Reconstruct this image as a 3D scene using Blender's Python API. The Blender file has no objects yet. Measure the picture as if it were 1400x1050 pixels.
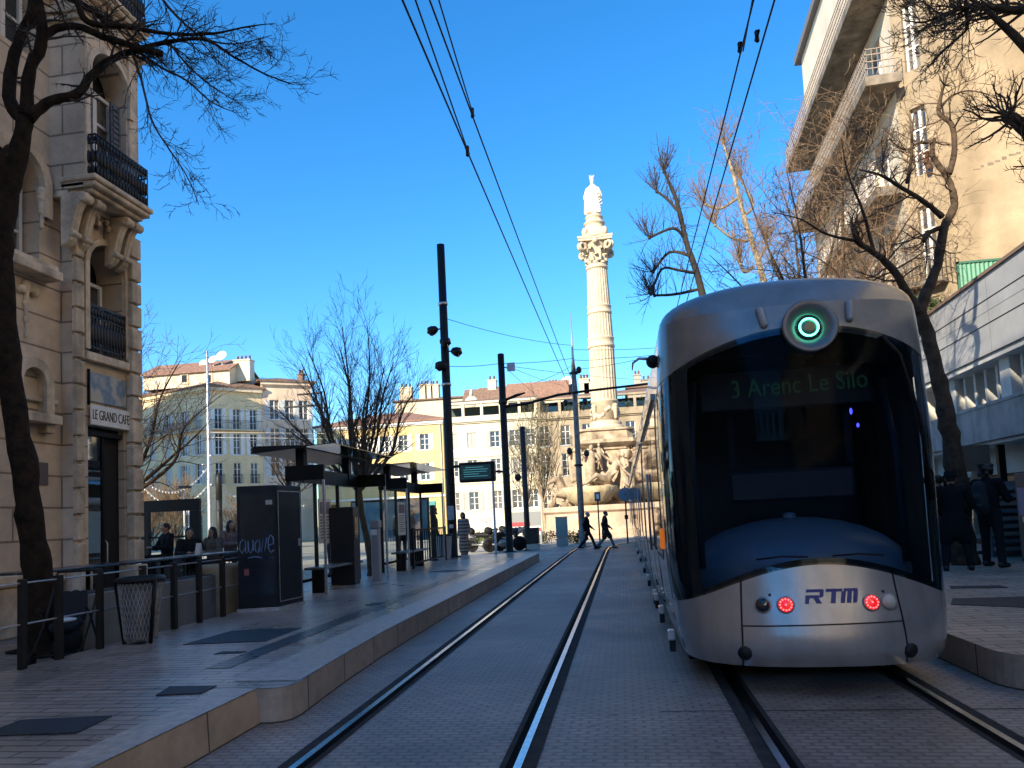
import bpy, bmesh, math, random
from mathutils import Vector, Matrix
random.seed(11)
R = math.radians
scene = bpy.context.scene
COL = scene.collection
V = Vector

# ---------------------------------------------------------------- camera model
F, CX, CY, EYE = 1000.0, 700.0, 637.0, 1.52
yaw, pitch, roll = R(8.4), R(4.0), R(2.7)
FW = V((-math.sin(yaw)*math.cos(pitch), math.cos(yaw)*math.cos(pitch), math.sin(pitch)))
_r = V((math.cos(yaw), math.sin(yaw), 0)); _u = _r.cross(FW)
RT = _r*math.cos(roll) - _u*math.sin(roll)
UP = _r*math.sin(roll) + _u*math.cos(roll)
def ray(x, y):
    return FW + RT*((x-CX)/F) - UP*((y-CY)/F)
def at(x, y, Y):
    "survey point: the spot seen in direction (x, y) that lies Y metres down the street"
    d = ray(x, y); t = Y/d.y
    return V((d.x*t, Y, EYE+d.z*t))

cam = bpy.data.cameras.new('camera'); co = bpy.data.objects.new('camera', cam); COL.objects.link(co)
M = Matrix((RT, UP, -FW)).transposed().to_4x4(); M.translation = V((0, 0, EYE)); co.matrix_world = M
cam.sensor_width = 36; cam.lens = 36*F/1400; cam.shift_y = (CY-525)/1400; cam.clip_end = 2000; cam.clip_start = .05
scene.camera = co

# ---------------------------------------------------------------- light
SUN_AZ, SUN_EL = R(27), R(27)
w = bpy.data.worlds.new('World'); scene.world = w; w.use_nodes = True
nt = w.node_tree; bg = nt.nodes['Background']
sky = nt.nodes.new('ShaderNodeTexSky'); sky.sky_type = 'NISHITA'; sky.sun_disc = False
sky.sun_elevation = SUN_EL; sky.sun_rotation = R(180)+SUN_AZ
sky.air_density = 1.0; sky.dust_density = 0; sky.ozone_density = 5.0; sky.altitude = 20
hs = nt.nodes.new('ShaderNodeHueSaturation'); hs.inputs['Saturation'].default_value = 1.24; hs.inputs['Hue'].default_value = .499
nt.links.new(sky.outputs[0], hs.inputs['Color']); nt.links.new(hs.outputs[0], bg.inputs[0])
bg.inputs[1].default_value = .09
sd = bpy.data.lights.new('sun', 'SUN'); sd.energy = 3.0; sd.angle = R(.5); sd.color = (1, .87, .66)
so = bpy.data.objects.new('sun', sd); COL.objects.link(so)
SD = V((math.sin(SUN_AZ)*math.cos(SUN_EL), math.cos(SUN_AZ)*math.cos(SUN_EL), -math.sin(SUN_EL)))
so.rotation_euler = SD.to_track_quat('-Z', 'Y').to_euler(); so.location = (-20, -40, 40)
scene.view_settings.view_transform = 'Standard'; scene.view_settings.look = 'None'
scene.view_settings.exposure = 1.8; scene.view_settings.gamma = 1

# ---------------------------------------------------------------- materials
MATS = {}
def mat(name, col, rough=.7, metal=0, n=None, bump=None, emit=None, alpha=None, coat=0, spec=.5, streak=None):
    if name in MATS: return MATS[name]
    m = bpy.data.materials.new(name); m.use_nodes = True; t = m.node_tree; b = t.nodes['Principled BSDF']
    L = t.links.new
    b.inputs['Base Color'].default_value = (*col, 1); b.inputs['Roughness'].default_value = rough
    b.inputs['Metallic'].default_value = metal; b.inputs['Specular IOR Level'].default_value = spec
    b.inputs['Coat Weight'].default_value = coat
    tc = t.nodes.new('ShaderNodeTexCoord')
    if n:                                   # (scale, amount[, second colour])
        ns = t.nodes.new('ShaderNodeTexNoise'); ns.inputs['Scale'].default_value = n[0]; ns.inputs['Detail'].default_value = 6
        ns.inputs['Roughness'].default_value = .65
        L(tc.outputs['Object'], ns.inputs['Vector'])
        rp = t.nodes.new('ShaderNodeValToRGB'); L(ns.outputs['Fac'], rp.inputs['Fac'])
        c2 = n[2] if len(n) > 2 else tuple(c*(1-n[1]) for c in col)
        c1 = tuple(min(1, c*(1+n[1]*.5)) for c in col)
        rp.color_ramp.elements[0].position = .32; rp.color_ramp.elements[1].position = .68
        rp.color_ramp.elements[0].color = (*c2, 1); rp.color_ramp.elements[1].color = (*c1, 1)
        out = rp.outputs[0]
        if streak:
            mp = t.nodes.new('ShaderNodeMapping'); mp.inputs['Scale'].default_value = (streak[0], streak[0], streak[0]*.07)
            L(tc.outputs['Object'], mp.inputs['Vector'])
            s2 = t.nodes.new('ShaderNodeTexNoise'); s2.inputs['Scale'].default_value = 1; s2.inputs['Detail'].default_value = 5
            L(mp.outputs[0], s2.inputs['Vector'])
            r2 = t.nodes.new('ShaderNodeValToRGB'); L(s2.outputs['Fac'], r2.inputs['Fac'])
            r2.color_ramp.elements[0].position = .35; r2.color_ramp.elements[1].position = .6
            k = 1-streak[1]; r2.color_ramp.elements[0].color = (k, k, k*.95, 1); r2.color_ramp.elements[1].color = (1, 1, 1, 1)
            mx = t.nodes.new('ShaderNodeMix'); mx.data_type = 'RGBA'; mx.blend_type = 'MULTIPLY'; mx.inputs[0].default_value = 1
            L(out, mx.inputs[6]); L(r2.outputs[0], mx.inputs[7]); out = mx.outputs[2]
        L(out, b.inputs['Base Color'])
        if rough > .15 and metal < .5:
            mr = t.nodes.new('ShaderNodeMapRange'); mr.inputs[3].default_value = max(.05, rough-.1); mr.inputs[4].default_value = min(1, rough+.1)
            L(ns.outputs['Fac'], mr.inputs[0]); L(mr.outputs[0], b.inputs['Roughness'])
    if bump:
        nb = t.nodes.new('ShaderNodeTexNoise'); nb.inputs['Scale'].default_value = bump[0]; nb.inputs['Detail'].default_value = 5
        L(tc.outputs['Object'], nb.inputs['Vector'])
        bp = t.nodes.new('ShaderNodeBump'); bp.inputs['Strength'].default_value = bump[1]; bp.inputs['Distance'].default_value = .02
        L(nb.outputs['Fac'], bp.inputs['Height']); L(bp.outputs[0], b.inputs['Normal'])
    if emit:
        b.inputs['Emission Color'].default_value = (*emit[0], 1); b.inputs['Emission Strength'].default_value = emit[1]
    MATS[name] = m
    return m

def brickmat(name, c1, c2, cm, sx, sy, plane='xy', rough=.75, mortar=.012, bump=.4, nz=3., amt=.35, rot=0, off=.5, spec=.5, roughvar=.12, big=0, spots=0):
    "laid units: pavers, setts, ashlar, tiles; sx, sy are the unit's size in metres"
    if name in MATS: return MATS[name]
    m = bpy.data.materials.new(name); m.use_nodes = True; t = m.node_tree; b = t.nodes['Principled BSDF']; L = t.links.new
    b.inputs['Specular IOR Level'].default_value = spec
    tc = t.nodes.new('ShaderNodeTexCoord'); vec = tc.outputs['Object']
    if plane == 'wall':
        sp = t.nodes.new('ShaderNodeSeparateXYZ'); L(vec, sp.inputs[0])
        ad = t.nodes.new('ShaderNodeMath'); L(sp.outputs[0], ad.inputs[0]); L(sp.outputs[1], ad.inputs[1])
        cb = t.nodes.new('ShaderNodeCombineXYZ'); L(ad.outputs[0], cb.inputs[0]); L(sp.outputs[2], cb.inputs[1]); vec2 = cb.outputs[0]
    else:
        mp = t.nodes.new('ShaderNodeMapping'); mp.inputs['Rotation'].default_value = (0, 0, rot); L(vec, mp.inputs[0]); vec2 = mp.outputs[0]
    br = t.nodes.new('ShaderNodeTexBrick'); L(vec2, br.inputs['Vector'])
    br.offset = off; br.inputs['Scale'].default_value = 1; br.inputs['Brick Width'].default_value = sx; br.inputs['Row Height'].default_value = sy
    br.inputs['Mortar Size'].default_value = mortar; br.inputs['Mortar Smooth'].default_value = .3; br.inputs['Bias'].default_value = 0
    br.inputs['Color1'].default_value = (*c1, 1); br.inputs['Color2'].default_value = (*c2, 1); br.inputs['Mortar'].default_value = (*cm, 1)
    ns = t.nodes.new('ShaderNodeTexNoise'); ns.inputs['Scale'].default_value = nz; ns.inputs['Detail'].default_value = 8; ns.inputs['Roughness'].default_value = .7
    L(vec, ns.inputs['Vector'])
    rp = t.nodes.new('ShaderNodeValToRGB'); L(ns.outputs['Fac'], rp.inputs['Fac'])
    rp.color_ramp.elements[0].position = .3; rp.color_ramp.elements[1].position = .7
    rp.color_ramp.elements[0].color = (1-amt, 1-amt, 1-amt, 1); rp.color_ramp.elements[1].color = (1, 1, 1, 1)
    mx = t.nodes.new('ShaderNodeMix'); mx.data_type = 'RGBA'; mx.blend_type = 'MULTIPLY'; mx.inputs[0].default_value = 1
    L(br.outputs['Color'], mx.inputs[6]); L(rp.outputs[0], mx.inputs[7]); out = mx.outputs[2]
    if big:
        n2 = t.nodes.new('ShaderNodeTexNoise'); n2.inputs['Scale'].default_value = .45; n2.inputs['Detail'].default_value = 4; L(vec, n2.inputs['Vector'])
        r2 = t.nodes.new('ShaderNodeValToRGB'); L(n2.outputs['Fac'], r2.inputs['Fac'])
        r2.color_ramp.elements[0].position = .35; r2.color_ramp.elements[1].position = .65
        r2.color_ramp.elements[0].color = (1-big, 1-big, 1-big, 1); r2.color_ramp.elements[1].color = (1, 1, 1, 1)
        m2 = t.nodes.new('ShaderNodeMix'); m2.data_type = 'RGBA'; m2.blend_type = 'MULTIPLY'; m2.inputs[0].default_value = 1
        L(out, m2.inputs[6]); L(r2.outputs[0], m2.inputs[7]); out = m2.outputs[2]
    if spots:                               # trodden gum and oil drips
        vo = t.nodes.new('ShaderNodeTexVoronoi'); vo.inputs['Scale'].default_value = 2.3; L(vec, vo.inputs['Vector'])
        n3 = t.nodes.new('ShaderNodeTexNoise'); n3.inputs['Scale'].default_value = 1.1; L(vec, n3.inputs['Vector'])
        th = t.nodes.new('ShaderNodeMath'); th.operation = 'MULTIPLY'; th.inputs[1].default_value = .17; L(n3.outputs['Fac'], th.inputs[0])
        gt = t.nodes.new('ShaderNodeMath'); gt.operation = 'LESS_THAN'; L(vo.outputs['Distance'], gt.inputs[0]); L(th.outputs[0], gt.inputs[1])
        sc = t.nodes.new('ShaderNodeMath'); sc.operation = 'MULTIPLY'; sc.inputs[1].default_value = spots; L(gt.outputs[0], sc.inputs[0])
        m3 = t.nodes.new('ShaderNodeMix'); m3.data_type = 'RGBA'; L(sc.outputs[0], m3.inputs[0]); L(out, m3.inputs[6]); m3.inputs[7].default_value = (.03, .028, .027, 1); out = m3.outputs[2]
    L(out, b.inputs['Base Color'])
    mr = t.nodes.new('ShaderNodeMapRange'); mr.inputs[3].default_value = max(.05, rough-roughvar); mr.inputs[4].default_value = min(1, rough+roughvar)
    L(ns.outputs['Fac'], mr.inputs[0]); L(mr.outputs[0], b.inputs['Roughness'])
    sb = t.nodes.new('ShaderNodeMath'); sb.operation = 'MULTIPLY_ADD'; sb.inputs[1].default_value = -1; L(br.outputs['Fac'], sb.inputs[0])
    mu = t.nodes.new('ShaderNodeMath'); mu.operation = 'MULTIPLY'; mu.inputs[1].default_value = .5; L(ns.outputs['Fac'], mu.inputs[0]); L(mu.outputs[0], sb.inputs[2])
    bp = t.nodes.new('ShaderNodeBump'); bp.inputs['Strength'].default_value = bump; bp.inputs['Distance'].default_value = .01
    L(sb.outputs[0], bp.inputs['Height']); L(bp.outputs[0], b.inputs['Normal'])
    MATS[name] = m
    return m

def glassmat(name, tint, trans, rough=.02, ior=1.5):
    "clear sheet: part see-through (tinted), part mirror by angle"
    if name in MATS: return MATS[name]
    m = bpy.data.materials.new(name); m.use_nodes = True; t = m.node_tree; t.nodes.clear(); L = t.links.new
    o = t.nodes.new('ShaderNodeOutputMaterial'); a = t.nodes.new('ShaderNodeBsdfTransparent'); a.inputs[0].default_value = (*[c*trans for c in tint], 1)
    g = t.nodes.new('ShaderNodeBsdfGlossy'); g.inputs['Roughness'].default_value = rough; g.inputs[0].default_value = (1, 1, 1, 1)
    lw = t.nodes.new('ShaderNodeLayerWeight'); lw.inputs[0].default_value = .5; f0 = ((ior-1)/(ior+1))**2   # Schlick's curve, the same from both sides
    pw = t.nodes.new('ShaderNodeMath'); pw.operation = 'POWER'; pw.inputs[1].default_value = 5; L(lw.outputs['Facing'], pw.inputs[0])
    fr = t.nodes.new('ShaderNodeMath'); fr.operation = 'MULTIPLY_ADD'; fr.inputs[1].default_value = 1-f0; fr.inputs[2].default_value = f0; L(pw.outputs[0], fr.inputs[0])
    mx = t.nodes.new('ShaderNodeMixShader'); L(fr.outputs[0], mx.inputs[0]); L(a.outputs[0], mx.inputs[1]); L(g.outputs[0], mx.inputs[2]); L(mx.outputs[0], o.inputs[0])
    MATS[name] = m
    return m

stone = mat('cream fountain stone', (.58, .46, .32), .85, n=(1.2, .25), bump=(14, .35))  # the stone's own cream colour
black = mat('black painted metal', (.010, .009, .009), .5, n=(6, .4), spec=.22)
darkm = mat('dark metal', (.022, .021, .021), .5, n=(5, .4), spec=.25)
galv = mat('galvanised steel', (.50, .50, .51), .42, .7, n=(9, .3))
white = mat('white paint', (.78, .76, .72), .5, n=(4, .12))
blackrub = mat('rubber', (.01, .01, .0105), .6, spec=.2)
bark = mat('dark bark', (.03, .02, .013), .95, n=(9, .6), bump=(26, 1.0), spec=.12)
bark2 = mat('grey brown bark', (.085, .06, .042), .9, n=(5, .55), bump=(20, .9), spec=.15)
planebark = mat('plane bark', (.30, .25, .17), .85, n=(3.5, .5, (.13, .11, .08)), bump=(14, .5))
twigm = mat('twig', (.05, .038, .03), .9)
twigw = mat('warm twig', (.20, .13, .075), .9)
glassd = mat('dark window glass', (.03, .035, .04), .06, spec=.7)
frame_w = mat('white window frame', (.72, .70, .66), .5)
shut_g = mat('grey shutter', (.55, .55, .53), .7, n=(6, .2))
shut_l = mat('pale shutter', (.72, .70, .65), .7, n=(6, .15))
tile = mat('terracotta tile', (.27, .15, .10), .85, n=(4, .45), bump=(30, .8))
tile_d = mat('old terracotta tile', (.21, .13, .09), .9, n=(4, .5), bump=(30, .8))

# ---------------------------------------------------------------- mesh builder
class MB:
    def __init__(s): s.v, s.f, s.sm = [], [], []
    def add(s, vs, fs, smooth=False):
        o = len(s.v); s.v += [tuple(x) for x in vs]
        s.f += [tuple(i+o for i in f) for f in fs]; s.sm += [smooth]*len(fs); return s
    def box(s, x0, x1, y0, y1, z0, z1, X=None):
        vs = [V((x, y, z)) for z in (z0, z1) for y in (y0, y1) for x in (x0, x1)]
        if X is not None: vs = [X @ p for p in vs]
        return s.add(vs, [(0, 2, 3, 1), (4, 5, 7, 6), (0, 1, 5, 4), (2, 6, 7, 3), (0, 4, 6, 2), (1, 3, 7, 5)])
    def fbox(s, P, u, u0, u1, z0, z1, d0, d1):
        "box in facade terms: u along the wall, d outwards"
        n = V((u.y, -u.x, 0)); q = []
        for z in (z0, z1):
            for d in (d1, d0):
                for a in (u0, u1):
                    p = P+u*a+n*d; q.append((p.x, p.y, z))
        return s.add(q, [(0, 2, 3, 1), (4, 5, 7, 6), (0, 1, 5, 4), (2, 6, 7, 3), (0, 4, 6, 2), (1, 3, 7, 5)])
    def quad(s, a, b, c, d): return s.add([a, b, c, d], [(0, 1, 2, 3)])
    def tube(s, pts, rad, n=8, smooth=True, cap=True):
        pts = [V(p) for p in pts]
        if not hasattr(rad, '__len__'): rad = [rad]*len(pts)
        vs, fs = [], []; prev = None
        for i, p in enumerate(pts):
            d = (pts[min(i+1, len(pts)-1)]-pts[max(i-1, 0)])
            d = d.normalized() if d.length > 1e-9 else V((0, 0, 1))
            if prev is None:
                a = V((0, 0, 1)) if abs(d.z) < .9 else V((1, 0, 0)); x = d.cross(a).normalized()
            else:
                x = prev - d*prev.dot(d)
                x = x.normalized() if x.length > 1e-6 else d.cross(V((1, .3, 0))).normalized()
            prev = x; y = d.cross(x)
            for k in range(n):
                t = 2*math.pi*k/n; vs.append(p+(x*math.cos(t)+y*math.sin(t))*rad[i])
        for i in range(len(pts)-1):
            for k in range(n):
                k2 = (k+1) % n; fs.append((i*n+k, i*n+k2, (i+1)*n+k2, (i+1)*n+k))
        if cap:
            fs.append(tuple(range(n-1, -1, -1))); fs.append(tuple((len(pts)-1)*n+k for k in range(n)))
        return s.add(vs, fs, smooth)
    def lathe(s, prof, c=(0, 0, 0), n=24, a0=0, a1=2*math.pi, smooth=True, wob=None):
        full = abs(a1-a0-2*math.pi) < 1e-6; m = n if full else n+1
        vs, fs = [], []
        for r, z in prof:
            for k in range(m):
                t = a0+(a1-a0)*k/n; q = r*(wob(t, z) if wob else 1)
                vs.append((c[0]+q*math.cos(t), c[1]+q*math.sin(t), c[2]+z))
        for i in range(len(prof)-1):
            for k in range(n):
                k2 = (k+1) % m; fs.append((i*m+k, i*m+k2, (i+1)*m+k2, (i+1)*m+k))
        if full:
            if prof[0][0] > 1e-4: fs.append(tuple(range(m-1, -1, -1)))
            if prof[-1][0] > 1e-4: fs.append(tuple((len(prof)-1)*m+k for k in range(m)))
        return s.add(vs, fs, smooth)
    def prism(s, poly, T, d):
        "outline (list of 2-d points) through map T(a, b, depth) between depth 0 and d"
        n = len(poly); vs = [T(a, b, 0) for a, b in poly]+[T(a, b, d) for a, b in poly]
        return s.add(vs, [tuple(range(n-1, -1, -1)), tuple(range(n, 2*n))]+[(i, (i+1) % n, n+(i+1) % n, n+i) for i in range(n)])
    def ell(s, c, r, n=12, m=8, X=None):
        vs, fs = [], []
        for i in range(m+1):
            a = math.pi*i/m
            for k in range(n):
                t = 2*math.pi*k/n
                p = V((r[0]*math.sin(a)*math.cos(t), r[1]*math.sin(a)*math.sin(t), -r[2]*math.cos(a)))
                if X is not None: p = X @ p
                vs.append(p+V(c))
        for i in range(m):
            for k in range(n):
                k2 = (k+1) % n; fs.append((i*n+k, i*n+k2, (i+1)*n+k2, (i+1)*n+k))
        return s.add(vs, fs, True)
    def cap(s, p0, p1, r0, r1, n=10, fl=1.0):
        "tapered capsule, closed; fl flattens it front to back"
        p0, p1 = V(p0), V(p1); d = (p1-p0); L = max(d.length, 1e-4); d = d/L
        a = V((0, 1, 0)) if abs(d.y) < .8 else V((1, 0, 0))
        x = d.cross(a).normalized(); y = d.cross(x)
        prof = []
        for i in range(4): t = math.pi/2*i/4; prof.append((r0*math.sin(t), -r0*math.cos(t)))
        prof.append((r0, 0)); prof.append((r1, L))
        for i in range(1, 5): t = math.pi/2*i/4; prof.append((r1*math.cos(t), L+r1*math.sin(t)))
        vs, fs = [], []
        for r, h in prof:
            for k in range(n):
                t = 2*math.pi*k/n; vs.append(p0+d*h+x*(max(r, .0008)*math.cos(t))+y*(max(r, .0008)*fl*math.sin(t)))
        m = len(prof)
        for i in range(m-1):
            for k in range(n):
                k2 = (k+1) % n; fs.append((i*n+k, i*n+k2, (i+1)*n+k2, (i+1)*n+k))
        fs.append(tuple(range(n-1, -1, -1))); fs.append(tuple((m-1)*n+k for k in range(n)))
        return s.add(vs, fs, True)
    def mesh(s, name, m):
        me = bpy.data.meshes.new(name); me.from_pydata(s.v, [], s.f); me.update()
        if m: me.materials.append(m)
        me.polygons.foreach_set('use_smooth', s.sm); return me
    def build(s, name, m, parent=None, bevel=0, voxel=0, fix=False, seg=1, subd=0):
        me = s.mesh(name, m)
        if fix:
            b = bmesh.new(); b.from_mesh(me); bmesh.ops.recalc_face_normals(b, faces=b.faces); b.to_mesh(me); b.free()
        o = bpy.data.objects.new(name, me); COL.objects.link(o)
        if parent: o.parent = parent
        if bevel:
            k = o.modifiers.new('bevel', 'BEVEL'); k.width = bevel; k.segments = seg; k.limit_method = 'ANGLE'
        if voxel:
            k = o.modifiers.new('remesh', 'REMESH'); k.mode = 'VOXEL'; k.voxel_size = voxel; k.use_smooth_shade = True
            k = o.modifiers.new('smooth', 'SMOOTH'); k.iterations = 3; k.factor = .5
        if subd:
            k = o.modifiers.new('subd', 'SUBSURF'); k.levels = k.render_levels = subd
        return o

def thing(name, label, cat, loc=(0, 0, 0), rz=0, group=None):
    o = bpy.data.objects.new(name, None); COL.objects.link(o); o.empty_display_size = .2
    o.location = loc; o.rotation_euler.z = rz
    return tag(o, label, cat, group)
def tag(o, label, cat, group=None):
    o['label'] = label; o['category'] = cat
    if group: o['group'] = group
    return o
def struct(o): o['kind'] = 'structure'; return o
def stuff(o): o['kind'] = 'stuff'; return o
def link(me, name, parent=None, loc=(0, 0, 0), rz=0):
    o = bpy.data.objects.new(name, me); COL.objects.link(o); o.location = loc; o.rotation_euler.z = rz
    if parent: o.parent = parent
    return o
def copy_tree(o, parent=None):
    c = o.copy(); COL.objects.link(c); c.parent = parent
    for ch in list(o.children): copy_tree(ch, c)
    return c
def textmesh(body, size, ext, m, shear=0, sp=1, name='lettering', parent=None, loc=(0, 0, 0), rot=(0, 0, 0), sx=1, bold=0):
    cu = bpy.data.curves.new(name, 'FONT'); cu.body = body; cu.size = size; cu.extrude = ext; cu.shear = shear; cu.space_character = sp
    cu.align_x = 'CENTER'; cu.align_y = 'CENTER'; cu.offset = bold
    o = bpy.data.objects.new(name, cu); COL.objects.link(o)
    dg = bpy.context.evaluated_depsgraph_get(); me = bpy.data.meshes.new_from_object(o.evaluated_get(dg))
    bpy.data.objects.remove(o); me.materials.clear(); me.materials.append(m)
    q = bpy.data.objects.new(name, me); COL.objects.link(q); q.location = loc; q.rotation_euler = rot; q.scale = (sx, 1, 1)
    if parent: q.parent = parent
    return q
# ================================================================ THE GROUND
def gp(x, y, z=0.0):
    d = ray(x, y); t = (z-EYE)/d.z
    return V((d.x*t, d.y*t, z))
plaza_m = brickmat('plaza paving', (.52, .47, .38), (.45, .41, .33), (.3, .27, .22), .8, .5, amt=.35, nz=.8, big=.2, mortar=.015)
sett_m = brickmat('grey setts', (.57, .475, .40), (.50, .415, .355), (.37, .30, .255), .13, .065, amt=.55, nz=1.7, rough=.55, mortar=.012, bump=.9, big=.4, roughvar=.2, spots=.45)
plat_m = brickmat('platform paving', (.66, .55, .46), (.48, .41, .345), (.19, .15, .125), .45, .11, amt=.5, nz=1.3, rough=.32, mortar=.010, bump=.6, big=.45, roughvar=.22, spots=.6)
side_m = brickmat('pavement slabs', (.50, .40, .32), (.43, .345, .28), (.09, .085, .08), .6, .3, amt=.4, nz=2, rough=.6, big=.3)
kerb_m = brickmat('granite kerb', (.54, .46, .38), (.47, .40, .33), (.10, .09, .08), .92, 2., 'wall', amt=.4, nz=5, rough=.6, mortar=.012, bump=.3, big=.3)
lime_m = brickmat('limestone edging', (.60, .47, .34), (.53, .415, .30), (.15, .11, .08), 1.25, 2., 'wall', amt=.35, nz=4, rough=.75, mortar=.01, bump=.3, big=.25)
steel_m = mat('polished rail steel', (.60, .60, .61), .24, 1, n=(25, .25))
groove_m = mat('rail groove', (.008, .008, .008), .95, spec=.05)
seal_m = mat('rail sealant', (.055, .052, .05), .9, n=(8, .35), spec=.1)

def sheet(x0, x1, y0, y1, z, name, m, nx=1, ny=1):
    b = MB(); b.quad((x0, y0, z), (x1, y0, z), (x1, y1, z), (x0, y1, z)); return struct(b.build(name, m))
sheet(-400, 400, -200, 900, -.012, 'ground', plaza_m)
sheet(-2.9, 9.5, -4, 33.5, -.004, 'track_bed', sett_m)
# left platform: rounded nose at its near end, kerb stones along the edge
def platform(outline, z, name, m_top, m_side, bev=.02):
    n = len(outline); b = MB()
    b.add([(x, y, z) for x, y in outline], [tuple(range(n))]); o = struct(b.build(name, m_top, fix=False))
    k = MB()
    for i in range(n):
        x0, y0 = outline[i]; x1, y1 = outline[(i+1) % n]
        k.quad((x0, y0, -.1), (x1, y1, -.1), (x1, y1, z-.003), (x0, y0, z-.003))
    struct(k.build('kerb', m_side)); return o
def arc(cx, cy, r, a0, a1, n=8):
    return [(cx+r*math.cos(R(a0+(a1-a0)*i/n)), cy+r*math.sin(R(a0+(a1-a0)*i/n))) for i in range(n+1)]
platform([(-9.2, 11.2), (-5.95, 11.2), (-5.95, 5.54), (-2.99, 5.54), (-2.99, 5.49), (-2.82, 5.49), (-2.73, 5.53), (-2.685, 5.60), (-2.67, 5.74), (-2.69, 6.0), (-2.75, 6.8), (-2.81, 8.2), (-2.85, 12)]+arc(-3.61, 24.6, .75, 0, 90)+[(-9.2, 25.35)], .27, 'platform', plat_m, kerb_m)
b = MB(); b.add([(-2.95, -3, .268), (-2.925, 5.54, .268), (-5.95, 5.52, .268), (-5.95, -3, .268)], [(0, 1, 2, 3)]); struct(b.build('platform', plat_m))
b = MB(); b.quad((-2.90, -3, -.1), (-2.88, 5.6, -.1), (-2.93, 5.6, .268), (-2.945, -3, .268)); struct(b.build('kerb', lime_m))
edge_m = mat('granite edge strip', (.50, .43, .36), .42, n=(14, .35), bump=(60, .15))
b = MB(); b.quad((-3.27, 5.75, .274), (-2.69, 5.75, .274), (-2.82, 8.2, .274), (-3.27, 8.2, .274)); b.quad((-3.27, 8.2, .274), (-2.82, 8.2, .274), (-2.87, 24.5, .274), (-3.27, 24.5, .274)); b.quad((-3.3, -3, .272), (-2.95, -3, .272), (-2.93, 5.48, .272), (-3.22, 5.5, .272)); struct(b.build('platform_edge', edge_m))
tact_m = brickmat('tactile strip', (.10, .105, .115), (.085, .09, .10), (.05, .05, .06), .4, .1, amt=.3, nz=4, rough=.3, bump=.8)
b = MB(); b.quad((-3.86, 6.3, .275), (-3.62, 6.3, .275), (-3.62, 23.5, .275), (-3.86, 23.5, .275)); struct(b.build('tactile_strip', tact_m))
b = MB(); b.box(-30, -5.96, -6, 26, -.1, .12); struct(b.build('pavement', side_m))
# right platform
platform(arc(3.3, 6.55, .42, 180, 270)+[(14, 6.13), (14, 60), (2.95, 33)], .27, 'platform', brickmat('right platform paving', (.74, .53, .39), (.56, .41, .30), (.17, .14, .12), .5, .16, amt=.4, nz=1.8, rough=.5, mortar=.012, bump=.5, big=.3), kerb_m)

def rail_path(off, cx):
    pts = []
    for y in (-3, 2, 6, 10, 15, 20, 25, 30): pts.append((V((cx+off, y, 0)), V((1, 0, 0))))
    r = 20.0
    for i in range(1, 14):
        a = i*.07; q = r-off
        pts.append((V((cx+r-q*math.cos(a), 31+q*math.sin(a), 0)), V((math.cos(a), -math.sin(a), 0))))
    return pts
def strip(pts, a, b, z, mb):
    vs = []
    for p, n in pts:
        vs += [p+n*a+V((0, 0, z)), p+n*b+V((0, 0, z))]
    mb.add(vs, [(2*i, 2*i+1, 2*i+3, 2*i+2) for i in range(len(pts)-1)])
for cx, side, nm in ((-1.435, -1, 'left rail of the empty tram track beside the platform kerb'), (-1.435, 1, 'bright rail in the middle of the empty track, running under the walkers'),
                     (1.56, -1, 'rail running out from under the left half of the tram'), (1.56, 1, 'rail under the right half of the tram, beside the right kerb')):
    pts = rail_path(side*.717+0, cx); t = tag(thing('tram_rail', nm, 'rail', (cx+side*.717, 0, 0), 0, 'grooved tram rails set in the paving'), nm, 'rail')
    t.location = (0, 0, 0); i = -side
    b = MB(); strip(pts, -.115, .115, .001, b); b.build('sealant_strip', seal_m, t)
    b = MB(); strip(pts, -.024, .024, .010, b)
    pass; b.build('rail_head', steel_m, t)
    b = MB(); strip(pts, min(i*.025, i*.075), max(i*.025, i*.075), .005, b); b.build('groove', groove_m, t)

cover_m = mat('cast iron cover', (.035, .037, .042), .5, .3, n=(12, .4), bump=(90, .8))
def cover(px, label, z=.278):
    ps = [gp(x, y, z) for x, y in px]; c = sum(ps, V())/4
    b = MB(); b.add([p-c for p in ps]+[p-c-V((0, 0, .01)) for p in ps], [(0, 1, 2, 3), (0, 4, 5, 1), (1, 5, 6, 2), (2, 6, 7, 3), (3, 7, 4, 0)])
    o = b.build('access_cover', cover_m); o.location = c; tag(o, label, 'manhole cover', 'dark covers let into the platform paving')
cover([(250, 881), (364, 876), (412, 858), (318, 862)], 'largest dark cover, in the middle of the platform between bin and kerb')
cover([(213, 950), (275, 947), (296, 937), (232, 938)], 'small dark cover close to the kerb stone at the front of the platform')
cover([(-30, 1006), (105, 1001), (153, 978), (28, 984)], 'dark cover nearest the camera at the left corner of the platform')
cover([(292, 894), (330, 892), (338, 890), (304, 890)], 'narrow dark slot cover just in front of the largest cover')
cover([(500, 828), (520, 826), (528, 823), (508, 824)], 'small dark slot cover in the platform beside the first shelter')
cover([(585, 782), (612, 779), (640, 779), (612, 782)], 'long dark slot cover far along the platform by the second shelter')
cover([(1302, 818), (1300, 826), (1425, 831), (1412, 815)], 'large dark cover on the right platform in front of the waiting people')
cover([(1298, 801), (1300, 804), (1378, 803), (1366, 800)], 'thin dark cover on the right platform at the feet of the waiting people')

b = MB()
for y in (5.75, 14.4):
    b.quad((.2, y, .0), (2.8, y, .0), (2.8, y+.012, .0), (.2, y+.012, .0))
struct(b.build('paving_joint', seal_m))
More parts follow.
